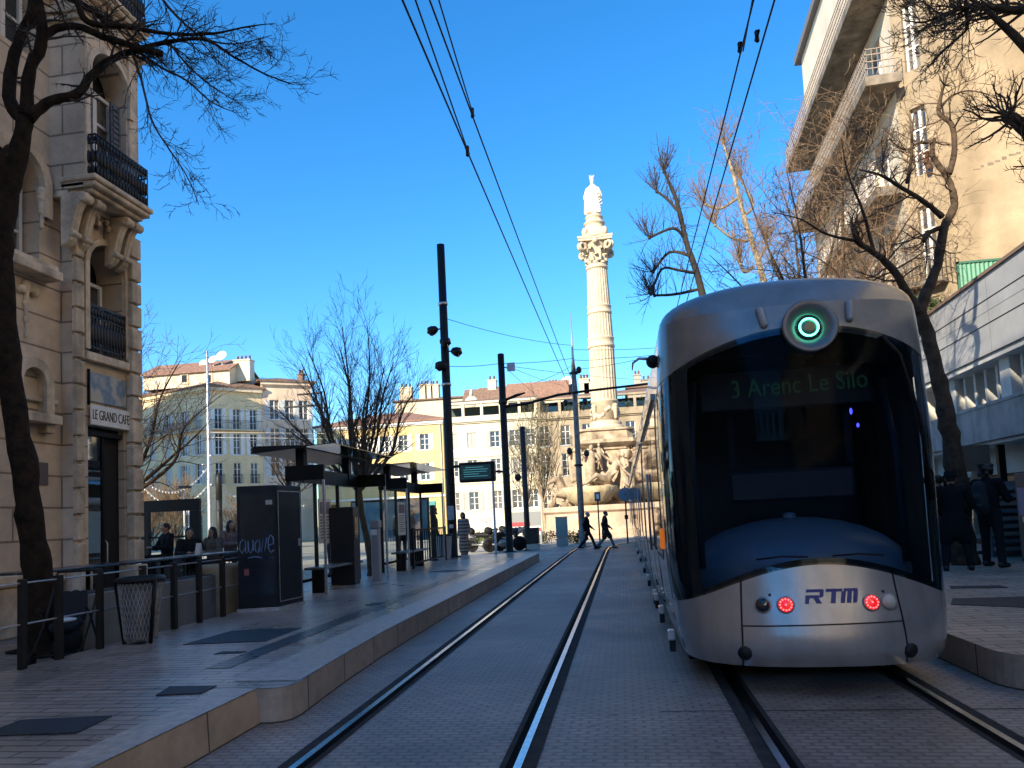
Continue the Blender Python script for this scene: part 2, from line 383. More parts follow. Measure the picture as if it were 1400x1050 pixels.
# ================================================================ WALLS AND WINDOWS
def facade(root, P, u, L, z0, z1, ops, m, depth=.28, name='wall'):
    "wall sheet with recessed openings (u0, u1, z0, z1[, 'arch'])"
    n = V((u.y, -u.x, 0)); b = MB()
    T = lambda a, z, d=0: P+u*a+V((0, 0, z))-n*d
    us = sorted({0, L} | {o[0] for o in ops} | {o[1] for o in ops}); zs = sorted({z0, z1} | {o[2] for o in ops} | {o[3] for o in ops})
    for i in range(len(us)-1):
        for j in range(len(zs)-1):
            a, c = (us[i]+us[i+1])/2, (zs[j]+zs[j+1])/2
            if any(o[0] < a < o[1] and o[2] < c < o[3] for o in ops): continue
            b.quad(T(us[i], zs[j]), T(us[i+1], zs[j]), T(us[i+1], zs[j+1]), T(us[i], zs[j+1]))
    for o in ops:
        a0, a1, c0, c1 = o[:4]; arch = len(o) > 4 and o[4] == 'arch'; dd_ = depth; depth = o[5] if len(o) > 5 else depth
        top = c1-(a1-a0)/2 if arch else c1
        b.quad(T(a0, c0), T(a0, top), T(a0, top, depth), T(a0, c0, depth)); b.quad(T(a1, c0), T(a1, c0, depth), T(a1, top, depth), T(a1, top))
        b.quad(T(a0, c0), T(a0, c0, depth), T(a1, c0, depth), T(a1, c0))
        if not arch: b.quad(T(a0, c1), T(a1, c1), T(a1, c1, depth), T(a0, c1, depth))
        else:
            r = (a1-a0)/2; cu = (a0+a1)/2; K = 14
            pt = [(cu-r*math.cos(math.pi*k/K), top+r*math.sin(math.pi*k/K)) for k in range(K+1)]
            for k in range(K):
                (p, q), (p2, q2) = pt[k], pt[k+1]
                b.quad(T(p, q), T(p2, q2), T(p2, c1), T(p, c1)); b.quad(T(p, q), T(p, q, depth), T(p2, q2, depth), T(p2, q2))
        depth = dd_
    return b.build(name, m, root)
_win = {}; _wr = random.Random(17)
curtain_m = mat('curtained pane', (.16, .145, .12), .25, n=(2.5, .6)); netting_m = mat('netted pane', (.09, .09, .085), .15, n=(1.5, .5))
def window(root, P, u, a0, a1, z0, z1, shut=None, sill=True, d=.2, rail=False, openw=.0, fm=None, pane=None, half=False):
    "a casement window at the back of its opening, as a part with pane, shutters and rail below it"
    n = V((u.y, -u.x, 0)); W, H = round(a1-a0, 2), round(z1-z0, 2)
    loc = P+u*((a0+a1)/2)+V((0, 0, z0)); rz = math.atan2(u.y, u.x)
    fm = fm or frame_w; pane = pane or _wr.choice((glassd, glassd, curtain_m, netting_m))
    key = (W, H, shut.name if shut else 0, rail, fm.name, pane.name, sill, half)
    if key not in _win:
        b = MB(); t = .06; y = d
        for x0, x1, q0, q1 in ((-W/2, -W/2+t, 0, H), (W/2-t, W/2, 0, H), (-W/2+t, W/2-t, 0, t), (-W/2+t, W/2-t, H-t, H), (-.045, .045, t, H-t)): b.box(x0, x1, y-.05, y, q0, q1)
        b.box(-W/2+t, -.045, y-.04, y-.002, H*.68, H*.68+.05); b.box(.045, W/2-t, y-.04, y-.002, H*.68, H*.68+.05)
        if H > 1.2:
            b.box(-W/2+t, -.045, y-.04, y-.002, H*.34, H*.34+.04); b.box(.045, W/2-t, y-.04, y-.002, H*.34, H*.34+.04)
        if sill: b.box(-W/2-.1, W/2+.1, -.08, y-.055, -.1, -.002)
        p = MB(); p.quad((-W/2, y+.003, 0), (W/2, y+.003, 0), (W/2, y+.003, H), (-W/2, y+.003, H))
        s = []
        if shut:
            for sg in (-1, 1):
                q = MB()
                x0 = sg*(W/2+.02); x1 = sg*(W/2+.02+W*.5)
                if half and sg < 0: x0, x1 = -W/2, -.01
                lo, hi = min(x0, x1), max(x0, x1); yy = -.05 if not (half and sg < 0) else .06
                q.box(lo, hi, yy, yy+.04, 0, H)
                for k in range(int(H/.16)): q.box(lo+.06, hi-.06, yy-.02, yy-.001, .06+k*.16, .06+k*.16+.09)
                s.append(q.mesh('shutter', shut))
        g = None
        if rail:
            g = MB(); hr = .95
            g.box(-W/2-.12, W/2+.12, -.3, -.26, hr, hr+.05); g.box(-W/2-.12, W/2+.12, -.3, -.26, .05, .09)
            k = int((W+.24)/.11)
            for i in range(k+1): x = -W/2-.11+(W+.22)*i/k; g.box(x-.012, x+.012, -.29, -.265, .09, hr)
            for x in (-W/2-.11, W/2+.11): g.box(x-.015, x+.015, -.26, -.02, .06, .09); g.box(x-.015, x+.015, -.26, -.02, hr, hr+.04)
            g = g.mesh('window_rail', black)
        _win[key] = (b.mesh('window', fm), p.mesh('pane', pane), s, g)
    wm, pm, sm, gm = _win[key]
    o = link(wm, 'window', root, loc, rz); link(pm, 'pane', o)
    for q in sm: link(q, 'shutter', o)
    if gm: link(gm, 'window_rail', o)
    return o
def closed_shutters(root, P, u, a0, a1, z0, z1, m, d=.12):
    n = V((u.y, -u.x, 0)); b = MB(); mid = (a0+a1)/2
    b.fbox(P, u, a0, mid-.01, z0, z1, -d-.04, -d); b.fbox(P, u, mid+.01, a1, z0, z1, -d-.04, -d)
    for k in range(int((z1-z0)/.17)):
        b.fbox(P, u, a0+.07, mid-.07, z0+.06+k*.17, z0+.15+k*.17, -d+.001, -d+.02); b.fbox(P, u, mid+.07, a1-.07, z0+.06+k*.17, z0+.15+k*.17, -d+.001, -d+.02)
    return b.build('closed_shutter', m, root)
# ================================================================ CAFE BUILDING (left)
ash_m = brickmat('limestone ashlar', (.80, .64, .47), (.74, .585, .425), (.36, .27, .19), 1.9, .5, 'wall', amt=.36, nz=2.4, rough=.85, mortar=.018, bump=.8, big=.22)  # the pale limestone's own colour
trim_m = mat('carved limestone', (.78, .615, .44), .85, n=(3, .4), bump=(12, .6), streak=(3, .35))
iron_m = mat('wrought iron', (.012, .012, .014), .5)
UY = V((0, 1, 0)); UX = V((1, 0, 0))
cafe = thing('cafe_building', 'carved limestone corner building with iron balconies and open café doorway, at the left edge', 'building', (-8.8, 0, 0))
P0 = V((0, -6, 0))          # local: u runs up the street, y = u-6
def yv(y): return y+6
def wl(y0, y1, z0, z1, arch=True): return (yv(y0), yv(y1), z0, z1, 'arch') if arch else (yv(y0), yv(y1), z0, z1)
facade(cafe, P0, UY, yv(10.45), 0, 21, [wl(9.15, 10.0, 5.85, 7.5), wl(6.9, 7.9, 5.85, 7.5), wl(9.15, 10.0, 9.1, 11.2), wl(6.9, 7.9, .9, 3.5, False), wl(3.5, 4.5, .9, 3.5, False), wl(9.0, 9.9, 12.6, 14.5)], ash_m, .35)
P1 = V((.2, 0, 0))
PB = V((.2, 10.45, 0)); Lb = 1.5
bo = [(.33, 1.22, .12, 3.35, 'rect', .12), (.33, 1.20, 4.6, 6.5, 'arch')]
facade(cafe, PB, UY, Lb, 0, 7.2, bo, ash_m, .5)
PO = V((.60, 10.22, 0)); Lo = 1.36                       # the oriel above, carried on corbels
facade(cafe, PO, UY, Lo, 7.1, 21, [(.14, 1.04, 7.3, 9.6, 'arch'), (.14, 1.04, 10.6, 12.8, 'arch')], ash_m, .4, 'oriel')
b = MB(); b.quad((0, 10.45, 0), (.2, 10.45, 0), (.2, 10.45, 7.1), (0, 10.45, 7.1)); b.quad((0, 10.22, 7.1), (.60, 10.22, 7.1), (.60, 10.22, 21), (0, 10.22, 21))
b.quad((.60, 11.58, 7.1), (-.5, 11.95, 7.1), (-.5, 11.95, 21), (.60, 11.58, 21)); b.quad((0, 10.22, 7.1), (.60, 10.22, 7.1), (.60, 11.58, 7.1), (-.2, 11.86, 7.1))
b.quad((.2, 11.95, 0), (-7.2, 11.95, 0), (-7.2, 11.95, 21), (.2, 11.95, 21)); b.quad((-7.2, 11.95, 0), (-7.2, -6, 0), (-7.2, -6, 21), (-7.2, 11.95, 21))
b.quad((0, -6, 0), (-7.2, -6, 0), (-7.2, -6, 21), (0, -6, 21)); b.build('side_wall', ash_m, cafe)
b = MB()
for z in (9.9, 13.1): b = MB(); b.box(.0, .66, 10.16, 11.62, z, z+.1); b.box(.0, .72, 10.12, 11.66, z+.102, z+.2); b.build('string_course', trim_m, cafe, bevel=.01)
for y0, y1 in ((10.24, 10.35), (11.30, 11.5)): b = MB(); b.box(.595, .64, y0, y1, 7.3, 9.88); b.build('pilaster', trim_m, cafe, bevel=.01)
b = MB(); b.box(.005, .30, 10.23, 11.6, 6.98, 7.095); b.build('bed_mould', trim_m, cafe, bevel=.01)
b = MB(); b.box(-7.6, .9, -6.4, 12.3, 21.003, 21.6); b.build('roof', tile_d, cafe)
# rear of the recesses: black sheets and a block standing in for interior shade
dark_in = mat('interior shade black', (.012, .012, .013), .8)
b = MB(); b.box(-.36, -.352, 3, 10.3, .5, 16); b.box(-.33, -.32, 10.5, 11.9, 3.6, 6.9); b.box(.15, .16, 10.3, 11.5, 7.2, 14); b.box(-2.5, .06, 10.5, 11.9, .12, 3.4); b.build('interior_shade', dark_in, cafe)
# carved dressings of the pavilion
b = MB()
for u0, u1 in ((-.02, .16), (1.26, 1.52)):                        # pilaster and banded quoin
    for k in range(14):
        z = 1.02+k*.42
        pr = .16 if u0 > 1 else .10
        b.fbox(PB, UY, u0, u1, z+.035, z+.42-.012, 0, pr); b.fbox(PB, UY, u0+.03, u1-.03, z-.012, z+.035, 0, pr-.05)
    b.fbox(PB, UY, u0-.03, u1+.03, .12, 1.0, 0, .2)
    b.build('quoin', trim_m, cafe, bevel=.015); b = MB()
b = MB(); b.fbox(P0, UY, 0, yv(10.4), .12, .85, .005, .07); b.fbox(P0, UY, 0, yv(10.4), .85, 1.02, .005, .11)
b.build('plinth', trim_m, cafe, bevel=.02)
b = MB()
T1 = lambda a, z, d: PB+UY*a+V((0, 0, z))+V((1, 0, 0))*d
def archtrim(b, T, c, r, zs, w, d0, d1, legs=0):
    K = 16; pr = []
    for k in range(K+1):
        a = math.pi*k/K; pr.append((c-math.cos(a)*r, zs+math.sin(a)*r, c-math.cos(a)*(r+w), zs+math.sin(a)*(r+w)))
    if legs: pr = [(c-r, zs-legs, c-r-w, zs-legs)]+pr+[(c+r, zs-legs, c+r+w, zs-legs)]
    for i in range(len(pr)-1):
        p, q = pr[i], pr[i+1]
        b.quad(T(p[0], p[1], d1), T(q[0], q[1], d1), T(q[2], q[3], d1), T(p[2], p[3], d1))
        b.quad(T(p[0], p[1], d0), T(q[0], q[1], d0), T(q[0], q[1], d1), T(p[0], p[1], d1))
        b.quad(T(p[2], p[3], d0), T(p[2], p[3], d1), T(q[2], q[3], d1), T(q[2], q[3], d0))
archtrim(b, T1, .765, .445, 6.065, .10, .002, .07, 1.45)
TO = lambda a, z, d: PO+UY*a+V((0, 0, z))+V((1, 0, 0))*d
archtrim(b, TO, .59, .46, 9.14, .10, .002, .07, .35)
T0 = lambda a, z, d: P0+UY*a+V((0, 0, z))+V((1, 0, 0))*d
archtrim(b, T0, yv(9.575), .43, 7.07, .15, .002, .11, .5)
archtrim(b, T0, yv(9.575), .43, 10.77, .15, .002, .11, .5)
archtrim(b, T0, yv(9.75), .22, 3.9, .15, .002, .16, .75)          # little blind niche over the pavement
for z, h, d in ((5.55, .14, .30), (5.69, .10, .22)): b.fbox(P0, UY, yv(9.0), yv(10.15), z, z+h, 0, d)
b.fbox(P0, UY, yv(9.35), yv(10.2), 3.28, 3.42, .002, .24); b.fbox(P0, UY, yv(9.0), yv(10.3), 3.62, 3.7, .002, .08)
b.fbox(PB, UY, .2, 1.24, 4.42, 4.56, .01, .12)
b.fbox(P0, UY, 0, yv(10.4), 11.6, 11.9, .002, .32)
b.build('stone_trim', trim_m, cafe, bevel=.012)
# hanging ornaments and consoles: softly lumped carving
def carve(pts, name='carving', vx=.02): 
    b = MB()
    for c, r in pts: b.ell(c, r, 12, 8)
    return b.build(name, trim_m, cafe, voxel=vx)
rr = random.Random(4)
carve([((.02, 9.72, 5.42-.08*k), (.06-.003*k, .07-.006*k+.02*math.sin(k*2), .06)) for k in range(11)]+[((.05, 9.6, 5.3), (.07, .07, .07)), ((.05, 9.86, 5.3), (.07, .07, .07))])
for yy in (10.02, 9.08): carve([((.03, yy, 7.0-.07*k), (.09-.008*k, .085-.008*k+.012*(k % 3), .06)) for k in range(9)], 'carving', .014)
prof = [(.0, 0), (.42, 0), (.43, -.05), (.41, -.12), (.35, -.17), (.30, -.25), (.26, -.36), (.23, -.48), (.20, -.60), (.21, -.68), (.17, -.76), (.10, -.82), (.0, -.86)]
for yy in (10.28, 10.56, 11.28, 11.52):       # scrolled consoles below the oriel
    b = MB(); b.prism(prof, lambda x, z, d: V((.198+x, yy-.08+d, 7.02+z)), .16)
    b.prism([(x*1.04+.004, z*1.0) for x, z in prof], lambda x, z, d: V((.198+x, yy-.035+d, 7.02+z)), .07)
    for z, x, r in ((6.93, .60, .075), (6.36, .40, .05)): b.tube([(x, yy-.10, z), (x, yy+.10, z)], r, 16, smooth=False)
    b.build('console', trim_m, cafe, bevel=.012)
carve([((.25+rr.uniform(-.03, .10), 10.72+.048*i, 6.84+rr.uniform(-.08, .08)), (.05, .04, .055)) for i in range(10)]+[((.20, 10.72+.05*i, 6.95), (.07, .035, .05)) for i in range(10)], 'carving', .014)
def balcony(z, y0, y1, pr, rh, name='balcony'):
    b = MB(); b.box(.18, pr, y0-.02, y1, z-.15, z-.065); b.box(.18, pr+.04, y0-.06, y1+.04, z-.06, z+.03); b.box(.18, pr-.1, y0+.04, y1-.06, z-.22, z-.153)
    o = b.build(name, trim_m, cafe, bevel=.02)
    r = MB()
    def run(p, q):
        p, q = V(p), V(q); d = q-p; n = max(2, int(d.length/.075))
        for hz in (.06, rh*.8, rh): r.tube([p+V((0, 0, hz)), q+V((0, 0, hz))], .014, 6)
        for i in range(n+1):
            a = p+d*i/n; r.tube([a+V((0, 0, .03)), a+V((0, 0, rh))], .009, 5)
            if i < n:
                c = a+d*(.5/n); r.lathe([(.001, rh*.34), (.03, rh*.4), (.034, rh*.5), (.028, rh*.6), (.001, rh*.66)], (c.x, c.y, c.z), 6)
                r.lathe([(.001, rh*.81), (.026, rh*.87), (.026, rh*.94), (.001, rh*.99)], (c.x, c.y, c.z), 6); r.lathe([(.001, rh*.08), (.026, rh*.14), (.026, rh*.24), (.001, rh*.3)], (c.x, c.y, c.z), 6)
    run((.61, y0+.04, z), (pr-.03, y0+.04, z)); run((pr-.03, y0+.04, z), (pr-.03, y1-.04, z)); run((pr-.03, y1-.04, z), (.61, y1-.04, z))
    r.build('railing', iron_m, o)
balcony(7.26, 10.24, 11.62, .80, .72); balcony(10.56, 10.24, 11.6, .80, .8)
r = MB()
for i in range(13): y = 10.79+.87*i/12; r.box(.235, .255, y-.008, y+.008, 4.62, 5.36)
r.box(.225, .265, 10.76, 11.67, 5.36, 5.40); r.box(.235, .255, 10.76, 11.67, 5.18, 5.2); r.box(.235, .255, 10.76, 11.67, 4.66, 4.69)
for i in range(12): r.lathe([(.001, 4.75), (.032, 4.82), (.036, 4.92), (.032, 5.02), (.001, 5.1)], (.245, 10.826+.0725*i, 0), 8); r.lathe([(.001, 5.2), (.026, 5.25), (.026, 5.3), (.001, 5.35)], (.245, 10.826+.0725*i, 0), 8)
r.build('window_rail', iron_m, cafe)
for (y0, y1, z0, z1, PP, off) in ((.33, 1.20, 4.6, 6.45, PB, .4), (.14, 1.04, 7.3, 9.55, PO, .3), (.14, 1.04, 10.6, 12.7, PO, .3)):
    window(cafe, PP, UY, y0+.05, y1-.05, z0+.02, z1-.5, d=off, sill=False)
for (y0, y1, z0, z1) in ((9.2, 9.95, 5.88, 7.1), (9.2, 9.95, 9.15, 10.8), (9.05, 9.85, 12.65, 14.1), (6.95, 7.85, .95, 3.45), (3.55, 4.45, .95, 3.45)):
    window(cafe, P0, UY, yv(y0), yv(y1), z0, z1, d=.3, sill=False)
shutc_m = mat('blue grey shutter', (.10, .12, .16), .6, n=(5, .2))
for u0, u1 in ((.15, .36), (.82, 1.03)):
    b = MB(); b.fbox(PO, UY, u0, u1, 7.32, 9.0, -.16, -.12)
    for k in range(16): b.fbox(PO, UY, u0+.03, u1-.03, 7.38+k*.1, 7.44+k*.1, -.118, -.1)
    b.build('shutter', shutc_m, cafe)
# doorway: left leaf is glass, the right half stands open
b = MB(); b.fbox(PB, UY, .34, .38, .13, 3.28, -.11, -.06); b.fbox(PB, UY, .74, .79, .13, 3.28, -.11, -.06); b.fbox(PB, UY, .38, .74, 2.52, 2.6, -.11, -.06); b.fbox(PB, UY, .38, .74, .13, .3, -.11, -.06); b.fbox(PB, UY, .34, 1.2, 3.2, 3.28, -.055, -.02)
dr = b.build('door', blackrub, cafe)
b = MB(); b.fbox(PB, UY, .38, .74, .3, 3.2, -.09, -.08); b.build('pane', mat('coated door glass', (.34, .35, .36), .025, 1), dr)
b = MB(); b.tube([PB+UY*.8+V((-.06, 0, 1.0)), PB+UY*.8+V((-.02, 0, 1.05)), PB+UY*.8+V((-.02, 0, 1.4)), PB+UY*.8+V((-.06, 0, 1.45))], .012, 6); b.build('handle', galv, dr)
b = MB(); b.fbox(P0, UY, yv(9.9), yv(10.15), 2.35, 2.7, .002, .02); b.build('plaque', mat('slate plaque', (.12, .10, .10), .5), cafe)
# signs
sg = thing('shop_sign', 'white signboard with black hand-drawn lettering LE GRAND CAFE over the café doorway', 'sign', (-8.8, 11.27, 3.53))
b = MB(); b.box(.24, .275, -.5, .47, -.17, .17); b.build('board', mat('sign board', (.80, .77, .72), .6, n=(8, .1)), sg, bevel=.012)
textmesh('LE GRAND CAFE', .215, .004, mat('sign ink', (.02, .02, .022), .6), name='lettering', parent=sg, loc=(.279, -.02, 0), rot=(R(90), 0, R(90)), sx=.58, bold=-.0022)
for s in sg.children:
    if s.name.startswith('lettering'): s.scale = (.57, 1.12, 1)
art = thing('wall_panel', 'weathered painted panel in blue and ochre patches fixed above the white café sign', 'panel', (-8.8, 11.27, 3.99))
am = bpy.data.materials.new('weathered painting'); am.use_nodes = True; t = am.node_tree; bb = t.nodes['Principled BSDF']
tc = t.nodes.new('ShaderNodeTexCoord'); ns = t.nodes.new('ShaderNodeTexNoise'); ns.inputs['Scale'].default_value = 3.2; ns.inputs['Detail'].default_value = 9
t.links.new(tc.outputs['Object'], ns.inputs[0]); rp = t.nodes.new('ShaderNodeValToRGB'); t.links.new(ns.outputs['Fac'], rp.inputs[0])
e = rp.color_ramp.elements; e[0].position = .3; e[0].color = (.5, .40, .26, 1); e[1].position = .72; e[1].color = (.42, .36, .30, 1)
for p, c in ((.42, (.45, .42, .36, 1)), (.5, (.14, .20, .27, 1)), (.57, (.22, .27, .32, 1)), (.63, (.36, .34, .3, 1))): q = e.new(p); q.color = c
t.links.new(rp.outputs[0], bb.inputs['Base Color']); bb.inputs['Roughness'].default_value = .45
b = MB(); b.box(.21, .235, -.47, .42, -.23, .26); b.build('painted_board', am, art); b = MB(); b.box(.202, .24, -.5, -.472, -.3, .3); b.build('frame', blackrub, art)

# ================================================================ UNSEEN BUILDINGS: left row casts the street's shade, the rest added to shape light
for (nm, lb, x0, x1, y0, y1, h) in (('apartment_building', 'tall terrace of stone apartment houses down the left side of the street behind the camera', -16, -8.8, -75, -6.05, 23),
      ('reflection_block', 'broad stone building closing the street far behind the camera', -7.5, 30, -64, -50, 10),  # added block, its height set by what the tram reflects
      ('terraced_house', 'sunlit cream terrace down the right side of the street behind the camera', 9.6, 20, -60, -7.3, 22),  # added out of view for warm light bounced onto the street
      ('terraced_house', 'tall sunlit cream house set back behind the low modern building, outside the right edge', 17.5, 28, -7.2, 21.5, 27),  # added out of view, its pale front throws warm light back
      ('shade_block', 'tall slab block hidden behind the café building that shades the far left houses', -88, -52, 28, 42, 34)):  # added out of sight to shade the far left houses
    t = thing(nm, lb, 'building', ((x0+x1)/2, (y0+y1)/2, 0)); c = V(((x0+x1)/2, (y0+y1)/2, 0))
    b = MB(); b.box(x0-c.x, x1-c.x, y0-c.y, y1-c.y, 0, h); b.build('wall', mat('bright cream plaster', (.80, .62, .40), .9, n=(.6, .15)) if nm == 'terraced_house' else ash_m, t); b = MB(); b.box(x0-c.x-.4, x1-c.x+.4, y0-c.y-.4+(0 if y1 > -6.2 and y1 < 0 else 0), y1-c.y+(0 if -6.2 < y1 < 0 else .4), h+.003, h+.6); b.build('roof', tile_d, t)
    if nm == 'apartment_building':
        for k in range(14):
            for j in range(6): window(t, V((x1-c.x, y0-c.y, 0)), UY, 3+k*4.6, 4.2+k*4.6, 1.2+j*4, 3.4+j*4, None, d=-.06)
    if nm == 'terraced_house':
        for k in range(int((y1-y0)/4.8)):
            for j in range(5): window(t, V((x0-c.x, y1-c.y, 0)), V((0, -1, 0)), 2+k*4.6, 3.2+k*4.6, 1.2+j*4, 3.4+j*4, shut_l, d=-.06)
    if nm == 'reflection_block':
        for k in range(11):
            for j in range(5): window(t, V((x1-c.x, y1-c.y, 0)), V((-1, 0, 0)), 1.5+k*3.2, 2.7+k*3.2, 1+j*3.8, 3.2+j*3.8, None, d=-.06)

# ================================================================ RIGHT: PLASTERED HOUSE WITH BALCONIES
cream_m = mat('cream plaster', (.37, .29, .195), .9, n=(.9, .3), bump=(9, .4), streak=(.8, .35))
conc_m = mat('weathered concrete', (.25, .21, .165), .85, n=(2.5, .5), bump=(16, .5), streak=(2, .4))
rh = thing('apartment_house', 'tall cream plastered house with long concrete balconies and a blank sunlit gable, upper right', 'building', (9.2, 23, 0))
DR = V((.049, 1, 0)).normalized(); UR = -DR; NR = V((UR.y, -UR.x, 0))
Pg = V((.75, 0, 0)); HG = 23
facade(rh, Pg, UX, 17, 0, HG, [(1.0, 1.01, 1, 1.01)], cream_m)
b = MB(); b.fbox(Pg, UX, 0, 17, 13.0, 13.05, .0, .012); b.build('render_joint', conc_m, rh)
for k in range(9): 
    pass
b = MB(); rr = random.Random(2)
for k in range(16):
    a = k/16; b.fbox(Pg, UX, .95+a*3.2, .95+a*3.2+rr.uniform(.08, .2), 11.15+a*1.0+rr.uniform(-.03, .03), 11.22+a*1.0+rr.uniform(-.02, .03), .0, .006)
b.build('crack_repair', conc_m, rh)
# chamfered corner with windows
Pc = V((.03, .75, 0)); UC = V((.72, -.75, 0)); Lc = UC.length; UC.normalize()
wz = [(4.9, 7.1), (8.1, 10.4), (11.35, 13.5), (14.7, 16.9), (18.0, 20.2)]
facade(rh, Pc, UC, Lc, 0, HG, [(.34, .80, a, c) for a, c in wz], cream_m, .25)
for a, c in wz: window(rh, Pc, UC, .34, .80, a, c, None, d=.2, rail=False, sill=False)
Pf = V((.03, .75, 0))+DR*12.2; Lf = 12.2
ops = []
for fl in range(5):
    for k in range(4): ops.append((1.0+k*2.9, 2.4+k*2.9, 4.9+fl*3.25, 7.1+fl*3.25))
facade(rh, Pf, UR, Lf, 0, HG, ops, mat('pale plaster', (.72, .64, .50), .9, n=(.8, .2)), .25)
for o in ops: window(rh, Pf, UR, *o, None, d=.2, sill=False)
b = MB(); b.add([Pf, Pf+NR*-12, Pf+NR*-12+V((0, 0, HG)), Pf+V((0, 0, HG))], [(0, 1, 2, 3)]); q = V((17.75, 0, 0)); b.add([q, q+DR*14, q+DR*14+V((0, 0, HG)), q+V((0, 0, HG))], [(0, 1, 2, 3)]); b.build('side_wall', cream_m, rh)
b = MB(); b.add([p+V((0, 0, z)) for z in (HG, HG+.35) for p in (V((-.2, .4, 0)), V((18.2, -.3, 0)), V((18.5, 14, 0)), V((.4, 13.4, 0)))], [(0, 3, 2, 1), (4, 5, 6, 7), (0, 1, 5, 4), (1, 2, 6, 5), (2, 3, 7, 6), (3, 0, 4, 7)]); b.build('roof', mat('roof edge', (.16, .15, .15), .7), rh)
def slab(z, L0, L1, d, kind):
    "long street balcony; L measured from the far end"
    b = MB(); b.fbox(Pf, UR, L0, L1, z, z+.17, 0, d); b.fbox(Pf, UR, L0, L1, z-.05, z+.26, d+.002, d+.10); b.fbox(Pf, UR, L1-.0, L1+.10, z-.05, z+.26, 0, d+.10)
    o = b.build('balcony', conc_m, rh, bevel=.01); r = MB()
    if kind == 'wire':
        n = int((L1-L0)/.14)
        for i in range(n+1): u = L0+(L1-L0)*i/n; r.fbox(Pf, UR, u-.008, u+.008, z+.32, z+1.12, d+.03, d+.046)
        for h in (.5, .72, .94, 1.12): r.fbox(Pf, UR, L0, L1+.1, z+h, z+h+.025, d+.025, d+.05)
        n = int(d/.14)
        for i in range(n+1): r.fbox(Pf, UR, L1+.04, L1+.055, z+.32, z+1.12, d*i/n, d*i/n+.014)
        for h in (.5, .72, .94, 1.12): r.fbox(Pf, UR, L1+.03, L1+.06, z+h, z+h+.025, 0, d+.04)
        r.build('railing', mat('rusty white rail', (.33, .27, .22), .7, n=(8, .4)), o)
    else:
        n = int((L1-L0)/.8)
        for i in range(n): u = L0+(L1-L0)*i/n; r.fbox(Pf, UR, u+.03, u+.75, z+.4, z+1.1, d+.02, d+.06)
        r.fbox(Pf, UR, L0, L1, z+1.1, z+1.15, d, d+.09)
        r.build('railing', mat('white balcony panel', (.68, .62, .52), .7, n=(3, .2)), o)
slab(17.45, 0, 12.3, 1.0, 'wire'); slab(14.3, .3, 12.75, .95, 'wire'); slab(11.0, 4.2, 12.2, .75, 'panel'); slab(7.85, 3.5, 12.2, .7, 'panel'); pass
b = MB()          # small wrap railing at the corner window
for p, q in ((Pc+V((-.2, -.2, 0)), Pc+UC*Lc+V((.0, -.45, 0))),):
    for i in range(12): c = p+(q-p)*i/11; b.tube([c+V((0, 0, 8.0)), c+V((0, 0, 8.95))], .012, 5)
    for h in (8.05, 8.5, 8.95): b.tube([p+V((0, 0, h)), q+V((0, 0, h)), q+V((.3, .4, h-0))], .016, 5)
b.build('corner_railing', conc_m, rh)
b = MB(); b.prism([(-.35, 0), (1.05, 0), (1.05, .12), (-.35, .12)], lambda a, z, d: Pc+UC*a+V((0, 0, 7.86+z))+V((UC.y, -UC.x, 0))*(d), .45); b.build('corner_slab', conc_m, rh)
pt = thing('flower_pot', 'terracotta pot with a small red flowering plant on the upper corner window ledge', 'plant pot', (9.2+.45, 23-.05, 11.35))
b = MB(); b.lathe([(.07, 0), (.11, .2), (.12, .21), (.12, .24), (.09, .24)], n=12); b.build('pot', tile, pt)
b = MB(); rr = random.Random(9)
for i in range(120):
    c = V((rr.gauss(0, .1), rr.gauss(0, .1), .35+rr.gauss(0, .1))); d = V((rr.uniform(-1, 1), rr.uniform(-1, 1), rr.uniform(-1, 1))).normalized()*.05; e2 = d.cross(V((0, .3, 1))).normalized()*.025
    b.quad(c-d, c+e2, c+d, c-e2)
b.build('plant', mat('red flowers', (.35, .05, .03), .7, n=(30, .8, (.05, .09, .02))), pt)
gs = thing('screen', 'green corrugated screen on the low roof against the cream gable', 'screen', (11.2, 22.9, 6.55))
b = MB()
for k in range(40): b.quad((-1+k*.06, -.03 if k % 2 else 0, 0), (-1+k*.06+.06, 0 if k % 2 else -.03, 0), (-1+k*.06+.06, 0 if k % 2 else -.03, 1.78), (-1+k*.06, -.03 if k % 2 else 0, 1.78))
b.build('sheet', mat('green sheet', (.05, .22, .14), .5, n=(3, .25)), gs)
b = MB(); b.box(-1.06, -1.0, -.05, .02, 0, 1.85); b.box(-1.06, 1.45, -.05, .02, 1.785, 1.85); b.build('frame', mat('green frame', (.03, .13, .09), .5), gs)

# ================================================================ RIGHT: LOW MODERN BUILDING
panel_m = brickmat('fibre cement panels', (.50, .51, .52), (.48, .49, .50), (.2, .2, .21), 2.6, 1.9, 'wall', amt=.22, nz=1.6, rough=.38, mortar=.012, bump=.3, big=.15, off=0)
whitec_m = mat('white concrete', (.74, .72, .67), .8, n=(2, .2))
lb = thing('low_building', 'low modern building with grey panelled fascia, white fins and a shopfront, right edge', 'building', (8.73, 22.8, 0))
Lp = 30.0; Po = V((0, 0, 0))
b = MB()
b.fbox(Po, UR, 0, Lp, 4.72, 6.52, -.15, 0); o = b.build('fascia', panel_m, lb)
for z in (5.42, 5.97, 4.735): b = MB(); b.fbox(Po, UR, 0, Lp, z-.012, z+.012, .002, .006); b.build('joint', blackrub, o)
b = MB(); b.fbox(Po, UR, -.02, Lp, 6.523, 6.60, -8, .05); b.build('roof', mat('roof rust trim', (.22, .15, .11), .7), lb)
b = MB(); b.fbox(Po, UR, 0, Lp, 4.60, 4.717, -1.2, -.03); b.fbox(Po, UR, 0, Lp, 2.62, 2.70, -1.3, .36); b.build('soffit', whitec_m, lb)
